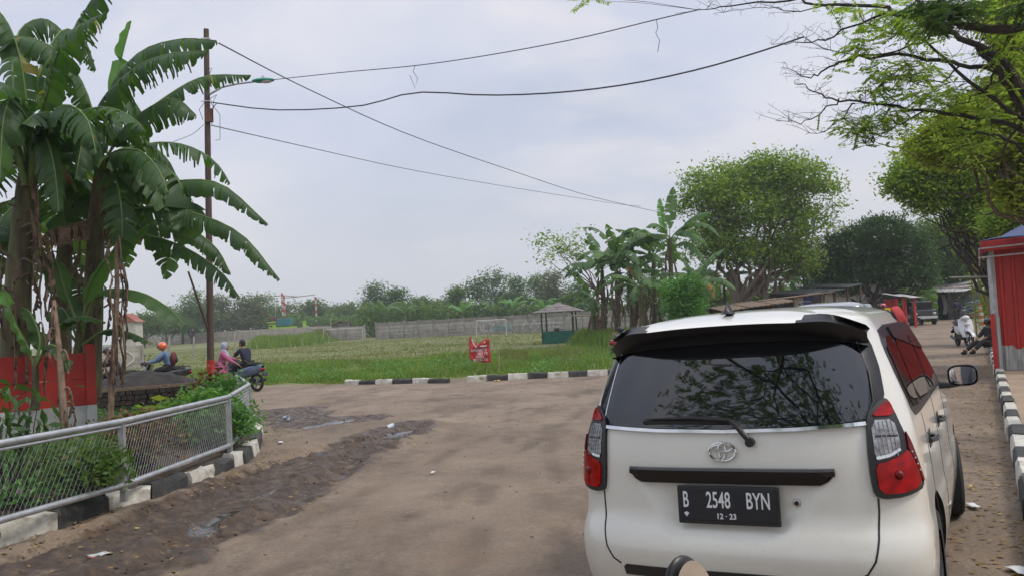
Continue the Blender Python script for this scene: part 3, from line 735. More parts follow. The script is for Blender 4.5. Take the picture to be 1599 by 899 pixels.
def smoothpoly(pts, it=2):
    for _ in range(it):
        o_ = []
        for i in range(len(pts)):
            a = Vector(pts[i]); b_ = Vector(pts[(i+1) % len(pts)]); o_ += [tuple(a*.8+b_*.2), tuple(a*.2+b_*.8)]
        pts = o_
    return pts
def car_body(root, paint, steps=1):
    """closed lofted body with real wheel arches"""
    rear = [i/26 for i in range(27)]; DF = .62
    zs = [.18, .21, .24, .28]+[.32+.02*i for i in range(62)]+[1.56]
    rings = []
    def ring(w_, yr, yf, kr, z):
        pts = []
        A0 = math.asin(.84**(NN_/2))
        for i in range(37):                      # rear face and corner, centre to right
            a = .84*i/20 if i <= 20 else math.sin(A0+(math.pi/2-A0)*(i-20)/16)**(2/NN_)
            x = a*w_; y = yr+kr*DD*(1-max(0, 1-a**NN_)**(1/NN_))
            hw = .42-.16*(.85-z)/.25
            if .55 < z < .90: y += .024*(1-sm(hw-.05, hw+.015, x))*sm(.56, .66, z)*(1-sm(.86, .90, z))
            pts.append((x, y))
        y0, y1 = yr+kr*DD, yf-kr*DF
        for i in range(1, 40): pts.append((w_, y0+(y1-y0)*i/40))
        for i in range(25):
            th = math.pi/2*(1-i/24); pts.append((math.sin(th)**(2/3.0)*w_, yf-kr*DF*(1-math.cos(th)**(2/3.0))))
        pts = [(x*(1-.018*(max(0, y-1.8)/2.2)**2), y) for x, y in pts]
        return [(x, y, z) for x, y in pts]+[(-x, y, z) for x, y in reversed(pts[1:-1])]
    for z in zs: rings.append(ring(lerp_t(TW, z), lerp_t(TR, z), lerp_t(TF, z), 1, z))
    w0, r0_, f0 = lerp_t(TW, 1.56), lerp_t(TR, 1.56), lerp_t(TF, 1.56); yc = 1.25
    for j in range(1, 9):
        th = math.pi/2*j/9; k = math.cos(th)**(2/2.4); hz = .105*math.sin(th)**(2/2.2)
        rings.append(ring(w0*k, yc-(yc-r0_)*k, yc+(f0-yc)*k, k, 1.56+hz))
    n = len(rings[0]); vs = [p for r_ in rings for p in r_]
    fs = [(i*n+j, i*n+(j+1) % n, (i+1)*n+(j+1) % n, (i+1)*n+j) for i in range(len(rings)-1) for j in range(n)]
    fs.append(tuple(range(n-1, -1, -1))); fs.append(tuple((len(rings)-1)*n+j for j in range(n)))
    mb = MB(); mb.add(vs, fs); ob = mb.build('body', [paint, 'van_under'], root, False)
    cut = MB()
    for yy in (.80, 3.455):
        for sx in (-1, 1): cut.lathe([(.001, -.18), (.365, -.18), (.365, .18), (.001, .18)], 40, (sx*.86, yy, .32), 'x')
    co = cut.build('cut', 'van_under', root); bm_ = co.modifiers.new('w', 'WELD'); bm_.merge_threshold = .002
    md = ob.modifiers.new('b', 'BOOLEAN'); md.object = co; md.operation = 'DIFFERENCE'; md.solver = 'EXACT'
    try: md.material_mode = 'TRANSFER'
    except Exception: pass
    dg = bpy.context.evaluated_depsgraph_get(); me = bpy.data.meshes.new_from_object(ob.evaluated_get(dg))
    ob.modifiers.clear(); ob.data = me; bpy.data.objects.remove(co)
    me.polygons.foreach_set('use_smooth', [True]*len(me.polygons)); me.set_sharp_from_angle(angle=R(38)); return ob
def wheel(root, loc, r=.31, wd=.19, steer=0, side=1):
    w_ = MB(); w_.lathe([(r*.66, -wd/2), (r*.93, -wd/2), (r, -wd/2+.02), (r, wd/2-.02), (r*.93, wd/2), (r*.66, wd/2)], 36, (0, 0, 0), 'x')
    e_ = empty('wheel', loc, steer); e_.parent = root
    ty = w_.build('tyre', 'dark_rubber', e_, True)
    rm = MB(); rm.lathe([(r*.66, -wd/2+.01), (r*.66, wd/2-.01)], 30, (0, 0, 0), 'x'); x = side*(wd/2-.035)
    rm.lathe([(.001, x), (.05, x), (.06, x-side*.02), (.001, x-side*.02)], 12, (0, 0, 0), 'x')
    for k in range(10):
        a = 2*math.pi*k/10+.1; c_, s_ = math.cos(a), math.sin(a)
        rm.beam((x-side*.01, c_*.04, s_*.04), (x-side*.01, c_*r*.66, s_*r*.66), .028, .03, (1, 0, 0))
    rm.lathe([(r*.60, x-side*.07), (.001, x-side*.07)], 20, (0, 0, 0), 'x')
    rm.build('rim', 'alloy', e_); return e_
def side_windows(van, glass='side_glass'):
    # s along the side: y = s - SC + DD + TR(z)
    sy = SC-DD
    for sg in (1, -1):
        def P(poly): return poly if sg == 1 else sym(poly)
        band = smoothpoly([(.86+.10, 1.535), (.90, 1.44), (.93, 1.28), (1.05, 1.10), (1.45, 1.085), (3.05, 1.075), (3.28, 1.06), (2.95, 1.24), (2.55, 1.46), (2.35, 1.525)], 1)
        patch(P(band), .004, .01).build('window_band', 'gloss_black', van, True)
        for nm, pl in (('quarter_window', [(.945, 1.47), (.985, 1.27), (1.10, 1.135), (1.40, 1.125), (1.33, 1.48)]),
                       ('rear_door_window', [(1.37, 1.48), (1.44, 1.125), (2.18, 1.115), (2.20, 1.495)]),
                       ('front_door_window', [(2.26, 1.495), (2.25, 1.115), (3.00, 1.105), (2.78, 1.30), (2.52, 1.45)])):
            patch(P(smoothpoly(pl, 1)), .009, .008).build(nm, glass, van, True)
        vis = [(1.34, 1.515), (1.36, 1.46), (2.45, 1.455), (2.70, 1.33), (2.76, 1.34), (2.50, 1.48), (2.30, 1.52)]
        patch(P(vis), .013, .009).build('window_visor', 'gloss_black', van, True)
        strip([(sg*a, b_) for a, b_ in densify([(1.42, 1.075), (1.44, .60), (1.50, .50)])], .007, .0016).build('door_seam', 'satin_black', van)
        strip([(sg*a, b_) for a, b_ in densify([(2.22, 1.075), (2.20, .40)])], .007, .0016).build('door_seam', 'satin_black', van)
        strip([(sg*a, b_) for a, b_ in densify([(3.10, 1.05), (3.18, .80), (3.14, .40)])], .007, .0016).build('door_seam', 'satin_black', van)
        for a0 in (1.50, 2.30):
            h_ = MB(); pts = [SS(sg*(a0+.19*i/6), .925)+SN(sg*(a0+.19*i/6), .925)*(.008+.03*math.sin(math.pi*i/6)) for i in range(7)]
            h_.tube(pts, .014, 8); d_ = h_.build('door_handle', 'gloss_black', van, True)
            patch([(sg*(a0+.02), .885), (sg*(a0+.17), .885), (sg*(a0+.17), .965), (sg*(a0+.02), .965)][::sg], .003, .004).build('handle_cup', 'satin_black', d_, True)
def add_van():
    van = thing('minivan', 'cream white minivan parked with its dark tinted rear window and black number plate facing us', 'van', (CARX, CARY, 0))
    van.rotation_euler = (0, -CROLL, -CYAW)
    car_body(van, 'paint_cream')
    # front and rear glass
    gl = smoothpoly([(-.655, 1.118), (-.672, 1.33), (-.685, 1.47), (-.60, 1.55), (.60, 1.55), (.70, 1.46), (.705, 1.32), (.655, 1.16), (.625, 1.122), (.30, 1.104), (0, 1.098), (-.3, 1.104)], 1)
    patch([(-.72, 1.19), (-.70, 1.13), (-.655, 1.105), (-.33, 1.094), (0, 1.088), (.33, 1.094), (.655, 1.105), (.71, 1.15), (.76, 1.23), (.785, 1.35), (.79, 1.45), (.77, 1.55), (-.77, 1.55), (-.79, 1.45), (-.785, 1.35), (-.76, 1.23)], .005, .012).build('rear_window_surround', 'gloss_black', van, True)
    rw = patch(gl, .011, .008).build('rear_window', 'tint_glass', van, True)
    strip(densify([(-.655, 1.118), (-.668, 1.27), (-.69, 1.47)]), .006, .0135).build('window_moulding', 'chrome', van, True)
    strip(densify([(.632, 1.125), (.69, 1.20), (.712, 1.33), (.70, 1.47)]), .005, .0135).build('window_moulding', 'satin_black', van, True)
    strip(densify([(-.652, 1.108), (-.33, 1.093), (0, 1.087), (.33, 1.093), (.632, 1.109)]), .015, .018, .014).build('chrome_trim', 'chrome', van, True)
    side_windows(van)
    ws = patch(smoothpoly([(-.6, 1.5), (-.7, 1.1), (.7, 1.1), (.6, 1.5)], 1), .006, .01, .06, lambda s, z: Vector((s*lerp_t(TW, z)/.8, lerp_t(TF, z)-.10*abs(s)**2.2, z)), lambda s, z: Vector((0, .85, .5))).build('windscreen', 'side_glass', van, True)
    # tail lamps
    H = [(.752, 1.212), (.70, 1.192), (.640, 1.143), (.618, 1.01), (.613, .88), (.620, .80), (.655, .785), (.735, .787), (.872, .815), (.852, .885), (.815, .99), (.785, 1.08), (.772, 1.15)]
    RU = [(.752, 1.198), (.705, 1.175), (.656, 1.134), (.757, 1.132), (.763, 1.165)]
    CL = [(.650, 1.119), (.752, 1.117), (.757, 1.03), (.752, .985), (.705, .962), (.640, .950)]
    RL = [(.636, .935), (.700, .948), (.768, .975), (.790, .985), (.815, .93), (.842, .845), (.80, .818), (.735, .806), (.640, .806)]
    RO = [(.795, 1.06), (.812, 1.02), (.862, .845), (.850, .838), (.822, .93), (.790, .99)]
    for sg in (1, -1):
        def P(poly, it=1): 
            q = smoothpoly(poly, it); return q if sg == 1 else sym(q)
        tl = patch(P(H), .020, .03, .03).build('tail_lamp', 'satin_black', van, True)
        patch(P(RU), .027, .008, .02).build('brake_lens', 'lens_red', tl, True)
        c = patch(P(CL), .0225, .003, .02).build('indicator_reflector', 'reflector', tl, True)
        for zz in (.985, 1.005, 1.025, 1.045, 1.065, 1.085):
            strip([(sg*.652, zz), (sg*.70, zz-.004), (sg*.748, zz)], .0035, .026, .003).build('lens_rib', 'lens_grey', tl)
        for xx in (.665, .682, .70, .718, .735):
            strip([(sg*xx, .965), (sg*xx, 1.112)], .0025, .0265, .003).build('lens_rib', 'lens_grey', tl)
        strip([(sg*.655, 1.052), (sg*.75, 1.048)], .008, .0265, .004).build('lens_divider', 'satin_black', tl)
        strip([(sg*.645, .962), (sg*.70, .970), (sg*.75, .992)], .012, .0265, .004).build('lens_rim', 'chrome', tl, True)
        patch(P(RL), .027, .008, .02).build('lower_lens', 'lens_red', tl, True)
        patch(P(RO, 0), .0275, .008, .02).build('side_reflector', 'lens_deep', tl, True)
        b_ = MB(); cc = SS(sg*.725, .885)+SN(sg*.725, .885)*.024; b_.ball(cc, .022, 12, 8); b_.build('bulb', 'lens_deep', tl, True)
        for k in range(4):
            q = SS(sg*(.803+.012*k), .975-.028*k); m2_ = MB(); m2_.ball(q+SN(sg*.81, .95)*.028, .005, 6, 4); m2_.build('lens_stud', 'chrome', tl)
    # tailgate seams
    for sg in (1, -1):
        strip([(sg*a, z) for a, z in densify([(.635, .79), (.632, .73), (.618, .62), (.595, .53), (.560, .475), (.52, .452)], .03)], .008, .0018).build('tailgate_seam', 'satin_black', van)
    patch([(-.50, .402), (.57, .402), (.575, .44), (.56, .452), (-.49, .452), (-.505, .44)], .006, .02).build('bumper_step_pad', 'satin_black', van, True)
    # bumper shelf fold and recess lines
    # garnish bar
    mb = MB(); K = 30
    def bar(i, j):
        s = -.474+.948*i; e = min(i, 1-i); t_ = min(1, e*18)
        zt = .922; zb = .848+(.0 if e > .05 else (1-e/.05)*.045)
        prof = [(zt, .002), (zt-.002, .030), (zt-.012, .040), (zt-.035, .036), (zb+.018, .020), (zb, .014), (zb, .0)]
        k = min(int(j*6+.5), 6); z, of = prof[k]; of = of*(.35+.65*t_)
        return SS(s, z)+SN(s, z)*of
    mb.grid(bar, K, 6); mb.build('tailgate_garnish', 'gloss_black', van, True, sharp=30)
    # number plate: a real flat plate in a frame
    def flat(zc): return SS(0, zc)
    base = Vector((0.004, SS(0, .75).y-.030, .752)); tilt = R(-3)
    pl = empty('number_plate', base); pl.parent = van; pl.rotation_euler = (R(90)+tilt, 0, 0)
    b_ = MB(); b_.box((0, 0, -.012), (.482, .178, .020)); b_.build('plate_frame', 'satin_black', pl, bevel=.006)
    b_ = MB(); b_.box((0, .004, .000), (.456, .150, .006)); b_.build('plate_panel', 'plate_black', pl, bevel=.003)
    text_mesh('B', .106, 'plate_text', 'plate_letter', pl, (-.198, .022, .0035), (0, 0, 0), .50, .0012, bold=.0012)
    text_mesh('2548', .106, 'plate_text', 'plate_digits', pl, (-.040, .022, .0035), (0, 0, 0), .55, .0012, bold=.0012)
    text_mesh('BYN', .106, 'plate_text', 'plate_letters', pl, (.146, .022, .0035), (0, 0, 0), .55, .0012, bold=.0012)
    text_mesh('12 \u00b7 23', .036, 'plate_text', 'plate_date', pl, (-.006, -.050, .0035), (0, 0, 0), .95, .0012, bold=.0008)
    b_ = MB()      # small winged crest at the corner
    b_.prism([(-.012, .008), (-.006, .006), (-.004, .011), (.004, .011), (.006, .006), (.012, .008), (.009, -.002), (.003, -.006), (.003, -.011), (-.003, -.011), (-.003, -.006), (-.009, -.002)], lambda a, c, t_: Vector((a-.197, c-.043, .0034+t_)), .0012)
    b_.build('plate_crest', 'plate_text', pl)
    # oval badge of three ellipses
    em = empty('badge', SS(-.008, .998)+Vector((0, -.012, 0))); em.parent = van; em.rotation_euler = (R(90)-R(3), 0, 0)
    def ell(nm, rx, ry, cx, cy, wd, th=.006, z0=0, bulge=0):
        b2 = MB(); n = 40
        def f(i, j):
            a = 2*math.pi*i; q = 2*math.pi*j; k = 1+.35*abs(math.cos(a))*bulge
            return Vector((cx+(rx+wd*k*math.cos(q))*math.cos(a), cy+(ry+wd*k*.9*math.cos(q))*math.sin(a), z0+th*math.sin(q)))
        b2.grid(f, n, 8); b2.build(nm, 'chrome', em, True)
    ell('badge_ring', .064, .043, 0, 0, .0065, .006); ell('badge_ring', .049, .0155, 0, .017, .0052, .005, .001); ell('badge_ring', .0165, .037, 0, .002, .0054, .005, .002)
    # lock
    lk = MB(); c = SS(.30, .765)+Vector((0, .018, 0)); lk.lathe([(.001, 0), (.012, 0), (.014, .004), (.018, .004), (.018, .012), (.001, .012)], 18, c+Vector((0, -.008, 0)), 'y'); lk.build('lock_barrel', 'chrome', van, True)
    lk = MB(); lk.lathe([(.001, -.001), (.010, -.001), (.010, .004)], 14, c+Vector((0, -.0095, 0)), 'y'); lk.box(c+Vector((0, -.0115, 0)), (.003, .002, .012)); lk.build('keyhole', 'satin_black', van)
    # wiper
    wp = MB(); p0 = SS(.125, 1.04)+SN(0, 1.04)*.012; p1 = SS(.060, 1.115)+SN(0, 1.1)*.035; p2 = SS(.035, 1.135)+SN(0, 1.1)*.036; p3 = SS(-.40, 1.143)+SN(-.4, 1.14)*.026
    wp.tube([p0, p1, p2], [.015, .011, .010], 8); wp.tube([p2, SS(-.15, 1.147)+SN(-.1, 1.14)*.030, p3], [.010, .009, .003], 8)
    wp.tube([p0+Vector((0, -.022, 0)), p0+Vector((0, .01, 0))], .021, 14); wa = wp.build('wiper', 'black_plastic', van, True)
    wb = MB(); wb.beam(SS(.03, 1.128)+SN(0, 1.1)*.018, SS(-.41, 1.132)+SN(-.4, 1.1)*.018, .010, .016); wb.build('wiper_blade', 'dark_rubber', wa)
    # spoiler
    mb = MB(); X = .645
    def spo(i, j):
        x = -X+2*X*i; a = abs(x)/X; e = a**6
        yt = .085+.26*a**3.5; zt = 1.600-.050*a**2.6; body_z = 1.653-.085*a**3.2
        prof = [(.56, body_z+.004), (.40, body_z-.002), (.24, zt+.028), (yt+.03, zt+.006), (yt, zt-.006), (yt+.005, zt-.030), (yt+.05, zt-.055-.02*a), (.24+.05*a, 1.505-.02*a)]
        k = min(int(j*7+.5), 7); y, z = prof[k]
        lift = .016*math.exp(-((abs(x)-.50)/.10)**2)
        if k in (2, 3, 4): z += lift
        if k <= 1: y = y-.0
        x2 = x*(1-.10*(k <= 1)); return Vector((x2, y+.10*e*(k < 4), z-.03*e))
    mb.grid(spo, 60, 7)
    for i, f in enumerate(mb.f):
        cx = sum(mb.v[k][0] for k in f)/4; row = i % 7; mb.m[i] = 1 if (row <= 3 and abs(cx) < .45-.03*row) or row == 0 else 0
    mb.build('roof_spoiler', ['spoiler_black', 'paint_cream'], van, True, sharp=50)
    bl = MB(); bl.box((0, .135, 1.560), (.17, .012, .014)); bl.build('high_brake_lamp', 'lens_deep', van)
    # antenna fin
    fn_ = MB(); prof = [(-.005, 0, .030), (.03, .060, .010), (.055, .062, .008), (.13, .012, .024), (.16, 0, .006)]
    def fin(i, j):
        a = i*4; k = min(int(a), 3); f = a-k; y = prof[k][0]+(prof[k+1][0]-prof[k][0])*f; h = prof[k][1]+(prof[k+1][1]-prof[k][1])*f+.004; wd = .034*(1-.6*i)
        q = (j-.5)*2; return Vector((wd*q*(1-.7*(1-abs(q))), y, h*(1-abs(q)**1.4)))
    fn_.grid(fin, 24, 12); fo = fn_.build('antenna_fin', 'black_plastic', van, True); fo.location = (.0, .30, 1.648)
    # door mirrors
    for sg in (1, -1):
        mbx = MB(); c = Vector((sg*.955, 2.66, 1.115))
        def mir(i, j):
            a = 2*math.pi*i; rx, rz = .092, .070; n_ = 3.2
            ca, sa = math.cos(a), math.sin(a); x = rx*math.copysign(abs(ca)**(2/n_), ca); z = rz*math.copysign(abs(sa)**(2/n_), sa)
            pr = [(1.0, -.005), (1.04, .01), (1.03, .05), (.85, .085), (.45, .105), (.0, .11)]; k = min(int(j*5+.5), 5)
            return c+Vector((x*pr[k][0], pr[k][1], z*pr[k][0]))
        mbx.grid(mir, 32, 5); mh = mbx.build('door_mirror', 'black_plastic', van, True)
        g_ = MB(); n = 32; pts = []
        for i in range(n):
            a = 2*math.pi*i/n; ca, sa = math.cos(a), math.sin(a); pts.append(c+Vector((.082*math.copysign(abs(ca)**(2/3.2), ca), .0, .060*math.copysign(abs(sa)**(2/3.2), sa))))
        g_.add(pts, [tuple(range(n))]); g_.build('mirror_glass', 'mirror', mh)
        st = MB(); st.tube([(sg*.76, 2.72, 1.05), (sg*.86, 2.71, 1.045), (sg*.92, 2.70, 1.06)], [.03, .022, .025], 8); st.build('mirror_arm', 'black_plastic', mh, True)
    for sg in (-1, 1):
        for yy, stt in ((.80, 0), (3.455, R(8))):
            wheel(van, (sg*.745, yy, .31-CROLL*sg*.75), .31, .185, stt, sg)
    # rear bumper reflector and exhaust, under tray
    u_ = MB(); u_.box((0, 2.05, .17), (1.35, 3.6, .04)); u_.build('underbody', 'van_under', van)
    ex = MB(); ex.tube([(.45, -.02, .20), (.45, .4, .20)], .025, 12); ex.build('exhaust_pipe', 'galv', van, True)
    # headlights
    for sg in (1, -1):
        hl = MB(); hl.ball((sg*.60, 3.93, .76), (.17, .10, .09), 14, 8); hl.build('headlight', 'lens_white', van, True)
    return van
CROLL, CYAW, CARX, CARY = .024, math.radians(29.3), .960, 3.99
add_van()
# ================================================================ PEOPLE
def skin_mesh(name, joints, edges, rad, mat, parent, sub=2, root=0):
    me = bpy.data.meshes.new(name); keys = list(joints); idx = {k: i for i, k in enumerate(keys)}
    me.from_pydata([tuple(joints[k]) for k in keys], [(idx[a], idx[b_]) for a, b_ in edges], [])
    ob = bpy.data.objects.new(name, me); col.objects.link(ob)
    md = ob.modifiers.new('s', 'SKIN'); md.use_smooth_shade = True
    sv = me.skin_vertices[0].data
    for k in keys:
        r_ = rad[k]; sv[idx[k]].radius = (r_, r_) if not hasattr(r_, '__len__') else r_
        sv[idx[k]].use_root = idx[k] == root
    ob.modifiers.new('u', 'SUBSURF').levels = sub; ob.modifiers['u'].render_levels = sub
    dg = bpy.context.evaluated_depsgraph_get(); m2 = bpy.data.meshes.new_from_object(ob.evaluated_get(dg)); bpy.data.objects.remove(ob)
    m2.materials.clear(); m2.materials.append(MT[mat]); m2.polygons.foreach_set('use_smooth', [True]*len(m2.polygons)); m2.name = name
    o2 = bpy.data.objects.new(name, m2); col.objects.link(o2); o2.parent = parent; return o2
def merge_into(ob, mb):
    bm = bmesh.new(); bm.from_mesh(ob.data); b0 = len(bm.verts); vs = [bm.verts.new(v) for v in mb.v]
    for f in mb.f:
        try: q = bm.faces.new([vs[i] for i in f]); q.smooth = True
        except Exception: pass
    bm.to_mesh(ob.data); bm.free()
def person(label, loc, rz, J, shirt, legs, sleeve='long', skirt=None, head=None, hair='hair', group=None, backpack=None, look=0, shoes='cloth_black', s=1.0):
    """J: pel, chest, neck, head, (l/r) sh, el, ha, hip, kn, an, toe. local x right, y forward, z up"""
    t = thing('person', label, 'person', loc, rz, group)
    J = {k: Vector(v)*s for k, v in J.items()}
    E = [('pel', 'chest'), ('chest', 'neck'), ('neck', 'hb')]; rad = {'pel': (.125, .10), 'chest': (.14, .10), 'neck': .05, 'hb': .058}
    J['hb'] = J['neck'].lerp(J['head'], .45)
    for a in 'lr':
        E += [('chest', a+'sh'), (a+'sh', a+'el'), (a+'el', a+'ha'), ('pel', a+'hip'), (a+'hip', a+'kn'), (a+'kn', a+'an'), (a+'an', a+'toe')]
        rad.update({a+'sh': .060, a+'el': .041, a+'ha': .026, a+'hip': .085, a+'kn': .058, a+'an': .040, a+'toe': .034})
        f = (J[a+'ha']-J[a+'el']).normalized(); sdv = f.cross(Vector((0, 0, 1))).normalized()*(1 if a == 'r' else -1); dn = Vector((0, 0, -1))
        J[a+'pm'] = J[a+'ha']+f*.07; E.append((a+'ha', a+'pm')); rad[a+'pm'] = .030
        for k in range(4):
            b_ = J[a+'ha']+f*.05+sdv*(.027-.018*k); L = (.07, .078, .073, .058)[k]
            J[f'{a}f{k}a'] = b_+f*.03; J[f'{a}f{k}b'] = b_+f*(.03+L*.5)+dn*.012; J[f'{a}f{k}c'] = b_+f*(.03+L*.8)+dn*.045
            E += [(a+'pm', f'{a}f{k}a'), (f'{a}f{k}a', f'{a}f{k}b'), (f'{a}f{k}b', f'{a}f{k}c')]; rad.update({f'{a}f{k}a': .0095, f'{a}f{k}b': .009, f'{a}f{k}c': .0075})
        J[a+'ta'] = J[a+'ha']+f*.035+sdv*.042; J[a+'tb'] = J[a+'ta']+f*.03+dn*.02
        E += [(a+'ha', a+'ta'), (a+'ta', a+'tb')]; rad[a+'ta'] = .011; rad[a+'tb'] = .009
    body = skin_mesh('body', {k: J[k] for k in J if k in rad}, E, rad, 'skin', t, 2)
    hm = MB(); hc = J['head']; rot = Matrix.Rotation(look, 3, 'Z')
    hm.ball(hc, (.075, .095, .115), 18, 14, rot); hm.ball(hc+rot @ Vector((0, .070, -.055)), (.045, .040, .045), 12, 8, rot)
    hm.ball(hc+rot @ Vector((0, .100, -.010)), (.012, .020, .022), 8, 6, rot)
    for sx in (-1, 1): hm.ball(hc+rot @ Vector((sx*.076, -.005, -.01)), (.010, .020, .030), 8, 6, rot)
    merge_into(body, hm)
    for sx in (-1, 1): ey = MB(); ey.ball(hc+rot @ Vector((sx*.030, .086, .012)), .011, 8, 6); ey.build('eye', 'hair', t, True)
    mo = MB(); mo.ball(hc+rot @ Vector((0, .106, -.058)), (.022, .006, .006), 8, 5, rot); mo.build('mouth', 'cloth_pink', t, True)
    def grow(keys, k): return {q: (tuple(x+k for x in rad[q]) if hasattr(rad[q], '__len__') else rad[q]+k) for q in keys}
    sk = ['pel', 'chest', 'lsh', 'rsh', 'lel', 'rel']; SJ = {q: J[q] for q in sk}; SJ['nk'] = J['chest'].lerp(J['neck'], .75)
    SE = [('pel', 'chest'), ('chest', 'nk'), ('chest', 'lsh'), ('chest', 'rsh'), ('lsh', 'lel'), ('rsh', 'rel')]; SR = grow(sk, .022); SR['nk'] = .075
    if sleeve == 'long':
        for a in 'lr': SJ[a+'w'] = J[a+'el'].lerp(J[a+'ha'], .92); SE.append((a+'el', a+'w')); SR[a+'w'] = .040
    else:
        for a in 'lr': SJ[a+'el'] = J[a+'sh'].lerp(J[a+'el'], .8); SR[a+'el'] = .066
    skin_mesh('shirt', SJ, SE, SR, shirt, t, 2)
    lk = ['pel', 'lhip', 'rhip', 'lkn', 'rkn']; LJ = {q: J[q] for q in lk}; LJ['law'] = J['lkn'].lerp(J['lan'], .9); LJ['raw'] = J['rkn'].lerp(J['ran'], .9)
    LR = grow(lk, .018); LR['law'] = LR['raw'] = .062
    skin_mesh('trousers', LJ, [('pel', 'lhip'), ('pel', 'rhip'), ('lhip', 'lkn'), ('rhip', 'rkn'), ('lkn', 'law'), ('rkn', 'raw')], LR, legs, t, 2)
    for a in 'lr':
        m_ = MB(); d = (J[a+'toe']-J[a+'an']); d.z = 0; d.normalize() if d.length > 0 else None; c = J[a+'an']+d*.07+Vector((0, 0, -.045))
        m_.ball(c, (.050, .13, .050), 10, 7, Matrix.Rotation(math.atan2(-d.x, d.y), 3, 'Z')); m_.build('shoe', shoes, t, True)
    if skirt:
        m_ = MB(); zt = J['pel'].z+.12; c = J['pel']
        m_.lathe([(.16, 0), (.20, -.15), (.235, -.45), (.25, -.62), (.22, -.62)], 24, (c.x, c.y, zt)); m_.build('tunic_skirt', skirt, t, True)
    if head == 'hair':
        m_ = MB(); m_.ball(hc+rot @ Vector((0, -.018, .028)), (.086, .098, .102), 16, 10, rot); m_.ball(hc+rot @ Vector((0, -.05, -.02)), (.075, .06, .08), 12, 8, rot); m_.build('hair', hair, t, True)
    elif head == 'hijab':
        m_ = MB(); m_.ball(hc+rot @ Vector((0, -.022, .012)), (.100, .108, .128), 18, 12, rot)
        m_.lathe([(.070, .04), (.085, -.03), (.125, -.10), (.165, -.19), (.15, -.22)], 20, J['neck']+Vector((0, 0, .03))); m_.build('headscarf', 'cloth_grey', t, True)
    elif head:
        m_ = MB()
        def hel(i, j):
            a = 2*math.pi*i; th = math.pi*.70*j; r_ = 1.0; x, y, z = math.sin(th)*math.cos(a), math.sin(th)*math.sin(a), math.cos(th)
            if y > .45 and z < .25: r_ = .93
            return hc+rot @ Vector((x*.128*r_, y*.145*r_-.008, z*.135*r_+.022))
        m_.grid(hel, 26, 12); h_ = m_.build('helmet', head, t, True)
        m_ = MB()
        def vis(i, j):
            a = R(35)+R(110)*i; z = .015-.085*j; return hc+rot @ Vector((math.cos(a)*.137, math.sin(a)*.158-.006, z+.03))
        m_.grid(vis, 12, 3); m_.build('visor', 'tint_glass', h_, True)
        m_ = MB(); m_.beam(hc+rot @ Vector((-.07, .130, .085)), hc+rot @ Vector((.07, .130, .085)), .05, .012); m_.build('visor_peak', 'black_plastic', h_)
    if backpack:
        c = J['chest'].lerp(J['pel'], .25)+Vector((0, -.20, .02)); m_ = MB(); m_.ball(c, (.15, .10, .21), 14, 10); bp = m_.build('backpack', backpack, t, True)
        m_ = MB(); m_.ball(c+Vector((0, -.075, -.06)), (.10, .045, .09), 10, 8); m_.build('pocket', 'cloth_black', bp, True)
    return t
RIDE = dict(pel=(0, -.28, .86), chest=(0, -.18, 1.20), neck=(0, -.12, 1.36), head=(0, -.07, 1.50), lsh=(-.18, -.15, 1.29), rsh=(.18, -.15, 1.29), lel=(-.27, .08, 1.08), rel=(.27, .08, 1.08), lha=(-.27, .32, 1.02), rha=(.27, .32, 1.02),
            lhip=(-.10, -.26, .84), rhip=(.10, -.26, .84), lkn=(-.15, .14, .78), rkn=(.15, .14, .78), lan=(-.13, .14, .40), ran=(.13, .14, .40), ltoe=(-.13, .27, .35), rtoe=(.13, .27, .35))
STAND = dict(pel=(0, 0, .94), chest=(0, 0, 1.26), neck=(0, 0, 1.43), head=(0, .02, 1.57), lsh=(-.18, 0, 1.36), rsh=(.18, 0, 1.36), lel=(-.25, -.02, 1.10), rel=(.25, -.02, 1.10), lha=(-.25, .08, .87), rha=(.25, .08, .87),
             lhip=(-.10, 0, .90), rhip=(.10, 0, .90), lkn=(-.12, .02, .50), rkn=(.12, .02, .50), lan=(-.13, 0, .09), ran=(.13, 0, .09), ltoe=(-.13, .14, .04), rtoe=(.13, .14, .04))
